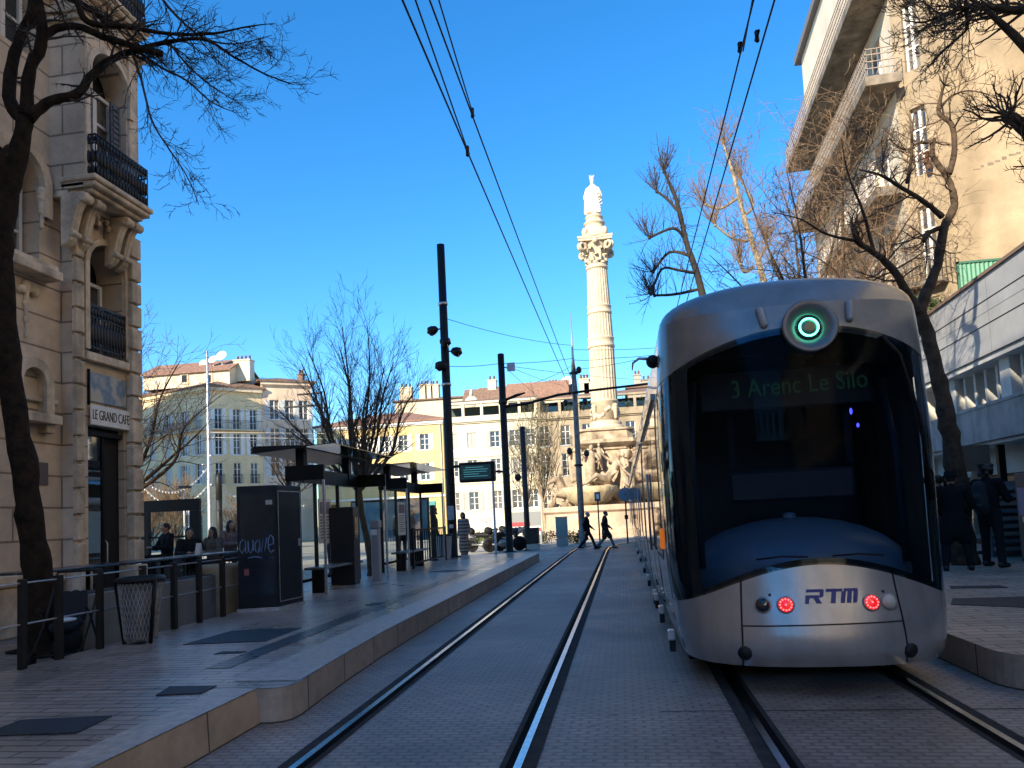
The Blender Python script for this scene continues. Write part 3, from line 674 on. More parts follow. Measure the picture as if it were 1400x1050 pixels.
b = MB(); b.fbox(Po, UR, 0, Lp, 2.703, 3.45, .25, .45); b.fbox(Po, UR, 0, Lp, 3.452, 3.52, -1.2, .47); b.build('canopy', mat('canopy concrete', (.50, .48, .45), .7, n=(2, .3), streak=(2, .3)), lb)
b = MB(); b.fbox(Po, UR, 0, Lp, 3.522, 4.6, -1.25, -1.2)
fb = b.build('rear_wall', whitec_m, lb)
for k in range(46):
    u = .3+k*.62; big = k % 5 == 2
    b = MB(); b.fbox(Po, UR, u, u+(.5 if big else .12), 3.523, 4.598, -.95, -.25 if big else -.42); b.build('fin', whitec_m, lb)
b = MB(); b.fbox(Po, UR, 0, Lp, .2, 2.0, -1.25, -1.2); b.fbox(Po, UR, 0, Lp, 2.0, 2.618, -.5, -.36); b.fbox(Po, UR, -.2, 0, 0, 6.52, -8, -.15); b.build('inner_wall', mat('shop interior', (.80, .76, .66), .8, n=(1.2, .2)), lb)
for k in range(12):
    u = .2+k*2.4; b = MB(); b.fbox(Po, UR, u, u+.07, .27, 1.998, -.48, -.41); b.fbox(Po, UR, u+.07, u+2.4, 1.93, 1.998, -.48, -.41); b.fbox(Po, UR, u+.07, u+2.4, .27, .4, -.48, -.41)
    f = b.build('shop_window', black, lb); b = MB(); b.fbox(Po, UR, u+.07, u+2.4, .4, 1.93, -.45, -.445); b.build('pane', glassmat('shop glass', (.9, .95, .95), .85), f)
rr = random.Random(5)
for k in range(9):
    u = .8+k*2.2; hue = rr.choice([(.75, .68, .5), (.6, .62, .6), (.30, .36, .42), (.7, .6, .35), (.8, .78, .74)])
    b = MB(); b.fbox(Po, UR, u, u+rr.uniform(.8, 1.6), .8+rr.uniform(0, .3), 1.7+rr.uniform(-.1, .15), -.9, -.86); b.build('window_poster', mat('poster %d' % k, hue, .6, n=(5, .35)), lb)
for k in range(4):
    b = MB(); u = 5.0+k*5.5; b.fbox(Po, UR, u, u+.14, .27, 2.617, .0, .14); b.build('column', black, lb)
b = MB()
for k in range(26): b.fbox(Po, UR, 5.6+k*.075, 5.64+k*.075, 1.2, 1.9, -.40, -.37)
b.build('slat_screen', whitec_m, lb)
# ================================================================ HOUSES ROUND THE SQUARE
def plaster(name, c, k=.18): return mat(name, c, .9, n=(.5, k), streak=(.7, .16))
def house(name, label, A, B, depth, H, ops, wm, roof=None, rise=1.6, over=.5, corn=.0, cornm=None):
    "A, B: left and right ends of the street front as the camera sees it"
    A = V((A.x, A.y, 0)); B = V((B.x, B.y, 0)); u = (B-A); L = u.length; u.normalize(); n = V((u.y, -u.x, 0))
    t = thing(name, label, 'building', A); O = V((0, 0, 0))
    facade(t, O, u, L, -.1, H, ops, wm, .25)
    b = MB(); C0, C1 = u*L-n*depth, -n*depth
    for p, q in ((u*L, C0), (C0, C1), (C1, O)): b.quad(p-V((0, 0, .1)), q-V((0, 0, .1)), q+V((0, 0, H)), p+V((0, 0, H)))
    b.build('side_wall', wm, t)
    if roof:
        b = MB(); e = over
        P = [O-u*e+n*e, u*(L+e)+n*e, C0+u*e-n*e, C1-u*e-n*e]; z0 = V((0, 0, H+.02)); z1 = V((0, 0, H+.2))
        ins = min(depth*.5, L*.5)*.92; r0 = u*ins-n*depth*.5+V((0, 0, H+rise)); r1 = u*(L-ins)-n*depth*.5+V((0, 0, H+rise))
        vs = [p+z0 for p in P]+[p+z1 for p in P]+[r0, r1]
        b.add(vs, [(3, 2, 1, 0), (0, 1, 5, 4), (1, 2, 6, 5), (2, 3, 7, 6), (3, 0, 4, 7), (4, 5, 9, 8), (5, 6, 9), (6, 7, 8, 9), (7, 4, 8)]); b.build('roof', roof, t)
    if corn:
        b = MB(); b.fbox(O, u, -.1, L+.1, H-corn, H+.018, .005, .35); b.fbox(O, u, -.05, L+.05, H-corn-.15, H-corn-.002, .005, .18); b.build('cornice', cornm or wm, t)
    return t, O, u, L, n
def chimney(t, p, w, d, h, m, pots=3):
    b = MB(); b.box(p.x-w/2, p.x+w/2, p.y-d/2, p.y+d/2, p.z, p.z+h); b.box(p.x-w/2-.08, p.x+w/2+.08, p.y-d/2-.08, p.y+d/2+.08, p.z+h+.003, p.z+h+.14)
    o = b.build('chimney', m, t); b = MB()
    for k in range(pots): b = MB(); b.lathe([(.14, 0), (.11, .45), (.13, .46), (.13, .52)], (p.x-w/2+w*(k+.5)/pots, p.y, p.z+h+.14), 10); b.build('chimney_pot', tile, o)
def dish(t, p, r):
    b = MB(); X = Matrix.Rotation(R(65), 4, 'X')
    prof = [(r*i/6, .22*r*(i/6)**2) for i in range(7)]; vs = []; fs = []
    for q, z in prof:
        for k in range(16): a = 2*math.pi*k/16; vs.append(X @ V((max(q, .003)*math.cos(a), max(q, .003)*math.sin(a), z))+p)
    for i in range(6):
        for k in range(16): k2 = (k+1) % 16; fs.append((i*16+k, i*16+k2, (i+1)*16+k2, (i+1)*16+k))
    b.add(vs, fs, True); b.tube([p+V((0, .1, -1.3)), p+V((0, .05, 0))], .04, 6); b.build('satellite_dish', white, t)

# --- olive corner house, left
olive_m = plaster('olive cream plaster', (.82, .62, .36)); grey_p = plaster('grey cream plaster', (.72, .58, .42)); pink_m = plaster('grey pink plaster', (.72, .55, .41))
Cn, Lf_, Rf_ = at(285, 700, 72), at(150, 700, 77.5), at(361, 700, 76)
Hc = at(285, 529, 72).z
fz = lambda y, hor, k: 1.52+(hor-y)*k
rows = [(fz(580, 727, .0755), fz(554, 727, .0755)), (fz(616, 727, .0755), fz(590, 727, .0755)), (fz(658, 727, .0755), fz(632, 727, .0755)), (.3, 3.2)]
Ll = (Cn-V((Lf_.x, Lf_.y, 0))); 
def cols(px, A, B, Y):
    "distance along A-B at which the sight line through px meets the front"
    out = []
    a, bb = V((A.x, A.y)), V((B.x, B.y)); d = bb-a; L = d.length; d.normalize()
    for x in px:
        r = ray(x, 650); r2 = V((r.x, r.y)); den = r2.x*d.y-r2.y*d.x
        out.append((a.x*(-r2.y)+a.y*r2.x)/den*-1)
    return out, L
cl, LL = cols((168, 187, 209, 230, 252, 272), Lf_, Cn, 0)
ops = [(c-.45, c+.45, a-.1, d+.1) for a, d in rows for c in cl]
t, O, u, L, n = house('corner_house', 'shaded olive cream corner house with satellite dishes, left of the big bare tree', Lf_, Cn, 11, Hc, ops, olive_m, tile_d, 2.4, .5, .35)
rr = random.Random(3)
for i, o in enumerate(ops):
    if rr.random() < .35 and o[2] > 3: closed_shutters(t, O, u, *o, shut_g)
    else: window(t, O, u, *o, shut_g if o[2] > 3 else None, d=.2)
cr, LR = cols((300, 325, 348), Cn, Rf_, 0)
O2 = V((Cn.x-Lf_.x, Cn.y-Lf_.y, 0)); u2 = V((Rf_.x-Cn.x, Rf_.y-Cn.y, 0)); L2 = u2.length; u2.normalize(); n2 = V((u2.y, -u2.x, 0))
ops2 = [(c-.38, c+.38, a-.2, d+.15) for a, d in rows for c in cr]
facade(t, O2, u2, L2, -.1, Hc, ops2, olive_m, .25, 'wall')
for i, o in enumerate(ops2):
    window(t, O2, u2, *o, shut_l if o[2] > 9 else None, d=.2, rail=(o[2] < 9 and o[2] > 3))
b = MB()
for Oq, uq, Lq in ((O, u, L), (O2, u2, L2)):
    b = MB(); zb = fz(584, 727, .0755); b.fbox(Oq, uq, 0, Lq, zb, zb+.14, .01, .55); b.build('balcony_slab', grey_p, t); b = MB(); b.fbox(Oq, uq, 0, Lq, 3.6, 3.8, .01, .2); b.build('string_course', grey_p, t)
b = MB(); b.fbox(O2, u2, -.1, L2, Hc-.35, Hc+.018, .005, .4); b.build('cornice', grey_p, t)
b = MB()
for Oq, uq, Lq in ((O, u, L), (O2, u2, L2)):
    zb = fz(584, 727, .0755)+.15
    for i in range(int(Lq/.16)): b.fbox(Oq, uq, i*.16, i*.16+.02, zb, zb+.9, .5, .52)
    b.fbox(Oq, uq, 0, Lq, zb+.9, zb+.94, .49, .53); b.build('balcony_rail', black, t); b = MB()
# hipped second roof, attic wall, dishes, chimney
mid = O2+(-n2-n)*3.0
b = MB(); z = V((0, 0, 1)); e = .45
q = [O2+u2*(L2+e)+n2*e, O2+(n2+n)*.4, O2-u*1-n*6, O2+u2*L2-n2*8]
b.add([p+z*(Hc+.02) for p in q]+[p+z*(Hc+.2) for p in q]+[O2+(u2*L2*.55-n2*3)+z*(Hc+1.7)], [(0, 1, 5, 4), (4, 5, 8), (5, 6, 8), (6, 7, 8), (7, 4, 8), (3, 2, 1, 0)]); b.build('roof', tile_d, t)
ac = O2-u*3.2-n*4.0+z*(Hc+.2)
def gabled(t, c, w, d, h, rise, wm, rm, name='attic'):
    b = MB(); b.add([c+V((x, y, 0)) for x, y in ((-w, -d), (w, -d), (w, d), (-w, d))]+[c+V((x, y, h)) for x, y in ((-w, -d), (w, -d), (w, d), (-w, d))]+[c+V((-w, 0, h+rise)), c+V((w, 0, h+rise))], [(0, 1, 5, 4), (1, 2, 6, 9, 5), (2, 3, 7, 6), (3, 0, 4, 8, 7)])
    o = b.build(name, wm, t); e = .3; b = MB()
    P = [c+V((-w-e, -d-e, h-.1)), c+V((w+e, -d-e, h-.1)), c+V((w+e, 0, h+rise+.05)), c+V((-w-e, 0, h+rise+.05)), c+V((w+e, d+e, h-.1)), c+V((-w-e, d+e, h-.1))]
    b.add(P+[p+V((0, 0, .15)) for p in P], [(0, 1, 2, 3)[::-1], (3, 2, 4, 5)[::-1], (6, 7, 8, 9), (9, 8, 10, 11), (0, 1, 7, 6), (1, 2, 8, 7), (2, 4, 10, 8), (4, 5, 11, 10), (5, 3, 9, 11), (3, 0, 6, 9)]); b.build('roof', rm, o); return o
gabled(t, at(275, 520, 77)-Lf_+V((0, 0, Lf_.z-1.3)), 5.2, 3, 1.6, 1.6, grey_p, tile)
def rel(px, py, Y, t): p = at(px, py, Y); return p-t.location
for px in (252, 285): 
    c = rel(px, 525, 73.9, t); b = MB(); b.box(c.x-.5, c.x+.5, c.y, c.y+1.5, c.z, c.z+1.2); f = b.build('dormer', grey_p, t); b = MB(); b.box(c.x-.3, c.x+.3, c.y-.01, c.y-.004, c.z+.2, c.z+1.0); b.build('pane', glassd, f)
chimney(t, rel(334, 522, 76, t), 1.9, 1.1, 2.3, plaster('cream chimney', (.66, .58, .42)), 4)
dish(t, rel(303, 487, 75, t), .62); dish(t, rel(291, 492, 75, t), .5); dish(t, rel(278, 497, 76, t), .45)
b = MB(); p = rel(281, 540, 70, t)
# --- pinkish house next to it
A, B = Rf_, at(430, 700, 79)
Hp = at(395, 523, 77.5).z
cp, LP = cols((377, 398, 417), A, B, 0); rp_ = [(Hp-4.2, Hp-2.0), (Hp-7.4, Hp-5.2), (Hp-10.6, Hp-8.4)]
ops = [(c-.5, c+.5, a, d) for a, d in rp_ for c in cp]
t, O, u, L, n = house('terraced_house', 'grey pink house with red tiled roof directly behind the small bare tree', V((A.x+.02, A.y, 0)), B, 12, Hp, ops, pink_m, tile_d, 1.7, .5, .3)
for o in ops: window(t, O, u, *o, shut_g, d=.2)
chimney(t, rel(412, 522, 82, t), .6, .6, .8, tile_d, 2)
# --- yellow house
yel = plaster('yellow plaster', (.66, .49, .23), .12)
A, B = at(436, 700, 79.6), at(610, 700, 79.6); Hy = at(525, 580, 79.6).z
cy, LY = cols((455, 480, 502, 527, 553, 582), A, B, 0)
ops = [(c-.5, c+.5, a, d) for a, d in ((Hy-3.2, Hy-1.4), (Hy-6.6, Hy-4.7)) for c in cy]+[(c-1.1, c+1.1, 0, 3.9, 'arch') for c in cy[::2]]
t, O, u, L, n = house('yellow_house', 'warm yellow house with white shutters and terracotta roof behind the tram shelters', A, B, 13, Hy, ops, yel, tile, 2.2, .5, .22, white)
for o in ops:
    if len(o) < 5: window(t, O, u, *o, shut_l, d=.2)
    else: window(t, O, u, o[0], o[1], 0, 2.7, None, d=.24, sill=False, fm=mat('pink joinery', (.55, .33, .22), .7), pane=mat('pink board', (.60, .38, .27), .8, n=(2, .2)))
b = MB(); b.fbox(O, u, 0, L, 4.2, 4.4, .005, .14); b.build('string_course', white, t)
b = MB(); b.tube([O+u*(L-.25)+n*.1+V((0, 0, 0)), O+u*(L-.25)+n*.1+V((0, 0, Hy-.3))], .06, 6); b.build('drainpipe', galv, t)
b = MB(); b.fbox(O, u, L-4.2, L-1.2, 3.0, 3.7, .02, .16); b.build('shop_board', mat('teal shop board', (.05, .25, .27), .5), t)
hb = plaster('cream gable plaster', (.62, .53, .38), .12)  # the plaster's own cream tone
t, O, u, L, n = house('rear_house', 'cream house rising behind the yellow house with tall chimneys', at(545, 700, 92), at(640, 700, 92), 10, at(575, 548, 92).z, [], hb, tile_d, 1.2, .3)
for px in (580, 588, 596): chimney(t, rel(px, 548, 93, t), 1.0, .9, 2.0, hb, 2)
chimney(t, rel(556, 548, 92.5, t), 1.6, .9, 1.6, hb, 3)
shut_w = mat('weathered grey shutter', (.38, .37, .345), .7, n=(5, .2))
# --- white houses
whp = plaster('cream white plaster', (.62, .555, .42), .10); whp2 = plaster('cream plaster', (.60, .53, .385), .10)
A, B = at(611, 700, 80), at(741, 700, 80); Hw = at(680, 571, 80).z
cw, LW = cols((621, 647, 679, 706, 728), A, B, 0); kz = .0812
rw = [(fz(607, 704, kz), fz(585, 704, kz)), (fz(645, 704, kz), fz(623, 704, kz)), (fz(692, 704, kz), fz(667, 704, kz))]
ops = [(c-.52, c+.52, a, d) for a, d in rw for c in cw]
t, O, u, L, n = house('white_house', 'long cream white house with pale shutters and a dark roof loggia, behind the information screen', A, B, 13, Hw, ops, whp, None, corn=.3)
rr = random.Random(8)
for i, o in enumerate(ops):
    if i in (0, 1, 8): closed_shutters(t, O, u, *o, shut_w)
    else: window(t, O, u, *o, shut_w, d=.2)
b = MB()
for z_ in (rw[0][0]-1.0, rw[1][0]-.9): b.fbox(O, u, 0, L, z_, z_+.16, .005, .1)
b.build('string_course', whp, t)
b = MB(); lh = 1.75
for c in [0]+[L*k/5 for k in range(1, 5)]+[L-.3]: b.fbox(O, u, c, c+.3, Hw+.02, Hw+lh, -.5, -.1)
b.fbox(O, u, 0, L, Hw+lh+.002, Hw+lh+.25, -.6, 0); b.fbox(O, u, 0, L, Hw+.02, Hw+.4, -.45, -.15); lo = b.build('loggia', whp, t)
b = MB(); b.fbox(O, u, .02, L-.02, Hw+.02, Hw+lh, -2.5, -2.4); b.build('pane', mat('green awning', (.05, .07, .055), .7), lo)
b = MB(); b.add([O+u*-.2+V((0, 0, Hw+lh+.26)), O+u*L+V((0, 0, Hw+lh+.26)), O+u*L-n*2.6+V((0, 0, Hw+lh+.85)), O-n*2.6+V((0, 0, Hw+lh+.85))], [(0, 1, 2, 3)]); b.build('roof', tile_d, t)
gabled(t, rel(686, 560, 86, t), 2.4, 1.5, 1.0, 1.6, whp, tile_d, 'dormer'); chimney(t, rel(674, 545, 86, t), 1.0, .8, 2.1, whp, 2)
b = MB(); c = rel(645, 556, 84.5, t)
b.ell(c+V((0, 0, .4)), (.9, .5, .9)); b.box(c.x-1.2, c.x+1.2, c.y-.3, c.y+.5, c.z-1.2, c.z+.3); b.lathe([(.3, 0), (.18, .4), (.25, .5), (.05, .9)], (c.x, c.y, c.z+1.2), 10); b.build('ornate_dormer', whp, t)
gabled(t, rel(664, 560, 87, t), 2.2, 1.5, .9, 1.5, whp, tile_d, 'dormer')
A, B = at(741.5, 700, 79.5), at(905, 700, 79.5)
cw, LW = cols((747, 776, 806, 836, 866, 890), A, B, 0); Hv = at(770, 568, 79.5).z
rw = [(fz(610, 703, kz), fz(583, 703, kz)), (fz(651, 703, kz), fz(621, 703, kz)), (fz(697, 703, kz), fz(667, 703, kz))]
ops = [(c-.5, c+.5, a, d) for a, d in rw for c in cw]
t, O, u, L, n = house('balcony_house', 'cream house with dark window balconies partly behind the fountain column', A, B, 13, Hv, ops, whp2, None, corn=.3)
for o in ops: window(t, O, u, *o, None, d=.2, rail=True)
b = MB()
for c in (0, L*.18, L*.34, L*.5, L*.66, L*.82, L-.3): b.fbox(O, u, c, c+.3, Hv+.02, Hv+1.8, -.5, -.1)
b.fbox(O, u, 0, L, Hv+1.802, Hv+2.0, -.6, 0); b.fbox(O, u, 0, L, Hv+.02, Hv+.5, -.45, -.2); lo = b.build('loggia', whp2, t)
b = MB(); b.fbox(O, u, .02, L-.02, Hv+.02, Hv+1.8, -2.5, -2.4); b.build('pane', glassd, lo)
rr = random.Random(12)
b = MB()
for k in range(9):
    c0 = O+u*rr.uniform(.5, L-.5)+n*-.3+V((0, 0, Hv+.5))
    for i in range(90):
        c = c0+V((rr.gauss(0, .3), rr.gauss(0, .15), abs(rr.gauss(.3, .3)))); d = V((rr.uniform(-1, 1), rr.uniform(-1, 1), rr.uniform(-1, 1))).normalized()*.12; e2 = d.cross(V((.1, .3, 1))).normalized()*.06; b.quad(c-d, c+e2, c+d, c-e2)
b.build('roof_plants', mat('terrace plants', (.05, .07, .03), .8), t)
b = MB(); b.add([O+u*-.2+V((0, 0, Hv+2.01)), O+u*L+V((0, 0, Hv+2.01)), O+u*L-n*3+V((0, 0, Hv+2.9)), O-n*3+V((0, 0, Hv+2.6))], [(0, 1, 2, 3)]); b.build('roof', tile_d, t)
gabled(t, rel(737, 560, 85, t), 3.4, 1.6, 1.2, 1.9, whp, tile, 'dormer'); gabled(t, rel(762, 556, 88, t), 2.2, 1.5, 1.6, 1.4, whp, tile_d, 'dormer')
for px, h in ((757, 1.6), (800, 2.2), (806, 1.8)): chimney(t, rel(px, 545, 86, t), 1.1, .8, h, whp, 3)
for px, r_ in ((775, .7), (798, .6), (803, .5)): dish(t, rel(px, 522, 86, t), r_)
gb = plaster('grey brown plaster', (.38, .33, .26), .2)
t, O, u, L, n = house('rear_house', 'grey brown rooftop block rising behind the column just left of the tram', at(868, 700, 90), at(912, 700, 90), 9, at(880, 530, 90).z, [(1.2, 2.0, 13.6, 15), (3.0, 3.7, 13.6, 15)], gb, tile_d, .6, .3)
window(t, O, u, 1.2, 2.0, 13.6, 15); window(t, O, u, 3.0, 3.7, 13.6, 15); chimney(t, rel(872, 530, 92, t), .8, .7, 1.5, gb, 2); chimney(t, rel(890, 530, 92, t), 2.2, .9, .9, gb, 4)
t, O, u, L, n = house('terraced_house', 'plain cream house filling the far side of the square behind the tram', at(906, 700, 80), at(1130, 700, 70), 13, 14, [(k*2.6+1, k*2.6+2, z_, z_+1.9) for k in range(5) for z_ in (4, 7.3, 10.6)], whp2, tile, 2, .4, .3)
for k in range(5):
    for z_ in (4, 7.3, 10.6): window(t, O, u, k*2.6+1, k*2.6+2, z_, z_+1.9, shut_l)

# ================================================================ FOUNTAIN COLUMN
fo = thing('fountain_column', 'monumental sunlit fountain with carved groups, a fluted column and a crowned statue on top', 'fountain', (-.8, 50, 0))
stone3 = mat('weathered ochre stone', (.47, .36, .25), .9, n=(1.6, .5), bump=(10, .7), streak=(2, .35))
stone2 = mat('pinkish basin stone', (.50, .37, .26), .8, n=(1.5, .25), bump=(8, .3))
b = MB(); b.lathe([(4.9, -.1), (4.9, .22), (4.8, .25), (4.5, .25), (4.5, .5), (4.4, .58), (4.4, 1.55), (4.47, 1.6), (4.6, 1.7), (4.6, 1.95), (4.5, 2.02), (4.0, 2.02), (4.0, 1.5), (0, 1.5)], n=48, smooth=False); b.build('basin', stone2, fo)
def ngon(r, n=8, rot=math.pi/8): return [(r*math.cos(rot+2*math.pi*k/n), r*math.sin(rot+2*math.pi*k/n)) for k in range(n)]
def octo(b, prof, hw):
    "chamfered square stack: (half width, z)"
    for (a, z0), (c, z1) in zip(prof, prof[1:]):
        P = lambda h, z: [V(p) for p in ((-h+hw, -h, z), (h-hw, -h, z), (h, -h+hw, z), (h, h-hw, z), (h-hw, h, z), (-h+hw, h, z), (-h, h-hw, z), (-h, -h+hw, z))]
        p, q = P(a, z0), P(c, z1); b.add(p+q, [(i, (i+1) % 8, 8+(i+1) % 8, 8+i) for i in range(8)])
    h, z = prof[-1]; b.add([V(p) for p in ((-h+hw, -h, z), (h-hw, -h, z), (h, -h+hw, z), (h, h-hw, z), (h-hw, h, z), (-h+hw, h, z), (-h, h-hw, z), (-h, -h+hw, z))], [tuple(range(8))])
b = MB(); octo(b, [(2.0, 1.4), (2.0, 2.3), (1.5, 2.5), (1.45, 5.6), (1.6, 5.7), (1.6, 5.85), (1.95, 6.0), (2.1, 6.1), (2.1, 6.32), (1.75, 6.38), (1.7, 6.9), (1.85, 6.95), (1.85, 7.08), (1.3, 7.1)], .35); b.build('pedestal', stone3, fo)
b = MB()
for x, y in ((-1.2, -1.55), (1.2, -1.55), (-1.55, -1.1), (1.55, -1.1)): b.lathe([(.3, 2.4), (.3, 2.6), (.24, 2.7), (.22, 5.1), (.26, 5.15), (.34, 5.5), (.34, 5.6)], (x, y, 0), 14)
b.build('engaged_column', stone, fo)
flute = lambda t, z: 1-.05*abs(math.sin(t*12))
b = MB(); b.lathe([(1.28, 7.08), (1.28, 7.25), (1.22, 7.35), (1.05, 7.42), (1.12, 7.55), (1.05, 7.66), (.93, 7.72)], n=40)
b.lathe([(.91, 7.7), (.9, 9.0), (.93, 9.02), (.93, 9.14)], n=40)
b.lathe([(.90, 9.14), (.865, 12.4), (.86, 12.75)], n=192, wob=flute, smooth=False); b.lathe([(.86, 12.75), (.92, 12.8), (.92, 12.95), (.87, 13.0), (.87, 13.3), (.91, 13.35), (.91, 13.45), (.85, 13.5)], n=40)
b.lathe([(.85, 13.5), (.80, 15.1)], n=192, wob=flute, smooth=False); b.lathe([(.79, 15.1), (.85, 15.15), (.85, 15.28), (.80, 15.3), (.80, 15.55), (.84, 15.6), (.84, 15.7), (.78, 15.72)], n=40)
b.lathe([(.785, 15.72), (.70, 18.25)], n=192, wob=flute, smooth=False); b.lathe([(.70, 18.25), (.76, 18.3), (.76, 18.42), (.70, 18.46), (.72, 18.6)], n=40)
b.build('shaft', stone, fo)
# carved swags round the foot of the shaft
rr = random.Random(21); b = MB()
for k in range(26):
    a = 2*math.pi*k/26; b.ell((.92*math.cos(a), .92*math.sin(a), 8.25+.3*math.sin(a*4)), (.14, .14, .16), 8, 6)
for k in range(4):
    a = math.pi/4+k*math.pi/2
    for i in range(5): b.ell((1.0*math.cos(a), 1.0*math.sin(a), 8.7-.2*i), (.2-.02*i, .2-.02*i, .16), 8, 6)
b.build('garland', stone, fo, voxel=.05)
# capital: bell, two ranks of leaves, corner volutes, abacus
b = MB(); b.lathe([(.68, 18.55), (.72, 19.2), (.95, 19.95), (1.0, 20.05)], n=24)
def leaf(a, r0, z0, h, w, curl):
    d = V((math.cos(a), math.sin(a), 0)); s = V((-d.y, d.x, 0)); pts = []
    for i in range(7):
        t = i/6; rr_ = r0+.1*t+curl*max(0, t-.55)**1.5*3; z_ = z0+h*(t if t < .8 else .8-(t-.8)*.9); pts.append((d*rr_+V((0, 0, z_)), w*(1-.55*t**2)))
    for (p, w0), (q, w1) in zip(pts, pts[1:]):
        for sg in (-1, 1): b.add([p+d*.05, p+s*sg*w0-d*.02, q+s*sg*w1-d*.02, q+d*.05, p-d*.1, q-d*.1], [(0, 1, 2, 3), (1, 4, 5, 2)], True)
for k in range(8): leaf(2*math.pi*k/8, .72, 18.6, .75, .26, .22)
for k in range(8): leaf(2*math.pi*(k+.5)/8, .76, 18.75, 1.15, .26, .28)
for k in range(4):
    a = math.pi/4+k*math.pi/2; d = V((math.cos(a), math.sin(a), 0)); s = V((-d.y, d.x, 0))
    for sg in (-1, 1):
        pts = [d*(.85+.38*i/6)+V((0, 0, 19.3+.6*(i/6)**.7)) for i in range(7)]
        c = d*1.32+V((0, 0, 19.72)); pts += [c+d*(math.cos(t)*.22*(1-t/9))+V((0, 0, math.sin(t)*.22*(1-t/9))) for t in [1.4-.5*i for i in range(12)]]
        b.tube([p+s*sg*.1 for p in pts], .1, 6)
for k in range(4): a = k*math.pi/2; b.ell((1.08*math.cos(a), 1.08*math.sin(a), 20.0), (.2, .2, .2), 10, 6)
ab = []
for k in range(4):
    a0 = math.pi/4+k*math.pi/2; a1 = a0+math.pi/2
    p0, p1 = V((1.62*math.cos(a0), 1.62*math.sin(a0))), V((1.62*math.cos(a1), 1.62*math.sin(a1)))
    for i in range(8):
        t = i/8; p = p0.lerp(p1, t)*(1-.10*math.sin(math.pi*t)); ab.append((p.x, p.y))
b.prism(ab, lambda x, y, d: V((x, y, 20.05+d)), .16); b.prism([(x*1.04, y*1.04) for x, y in ab], lambda x, y, d: V((x, y, 20.213+d)), .14)
b.build('capital', stone, fo)
b = MB(); b.lathe([(1.15, 20.35), (1.0, 20.6), (.78, 20.95), (.66, 21.2), (.64, 21.45), (.74, 21.5), (.74, 21.58), (.60, 21.62), (.56, 21.9), (.64, 21.95), (.62, 22.02), (.3, 22.05)], n=24)
for k in range(4):
    a = math.pi/4+k*math.pi/2; b.ell((.95*math.cos(a), .95*math.sin(a), 20.75), (.22, .22, .34), 10, 8)
b.build('statue_base', stone, fo)
b = MB()        # robed, crowned standing figure
b.cap((0, 0, 22.55), (0, 0, 23.5), .50, .46, 14, .8); b.cap((0, 0, 23.3), (0, .0, 24.05), .48, .36, 14, .75); b.cap((0, 0, 24.0), (0, 0, 24.25), .30, .14, 12); b.cap((0, -.03, 24.3), (0, -.04, 24.58), .11, .14, 12); b.ell((0, -.06, 24.56), (.15, .17, .2))
for k in range(7):
    a = 2*math.pi*k/7; b.cap((.14*math.cos(a), -.03+.14*math.sin(a), 24.72), (.17*math.cos(a), -.03+.17*math.sin(a), 24.92), .04, .035, 6)
b.lathe([(.15, 24.66), (.17, 24.78), (.1, 24.8)], (0, -.03, 0), 12)
b.cap((-.36, 0, 24.08), (-.56, -.05, 23.6), .15, .13); b.cap((-.56, -.05, 23.6), (-.44, -.3, 23.25), .12, .09); b.cap((.36, 0, 24.08), (.56, -.08, 23.62), .15, .13); b.cap((.56, -.08, 23.62), (.30, -.42, 23.72), .12, .08)
for i in range(13):
    x = -.46+.077*i; b.cap((x*.55, -.33, 23.95-.03*abs(i-6)), (x*1.05+.05*math.sin(i*2), -.38+.05*math.cos(i*3), 22.6), .05, .075, 8)
for i in range(6): b.cap((-.5+.03*i, -.3, 23.3-.1*i), (.5, -.34, 23.55-.17*i), .055, .05, 8)
b.cap((.5, -.1, 23.6), (.62, -.05, 23.1), .12, .05); b.cap((-.52, -.1, 23.4), (-.55, 0, 22.7), .1, .14)
b.v = [(x*.98, y*.98, 25+(z-24.92)*1.17) for x, y, z in b.v]; b.build('statue', mat('pale statue stone', (.76, .64, .46), .8, n=(3, .15)), fo, voxel=.035)
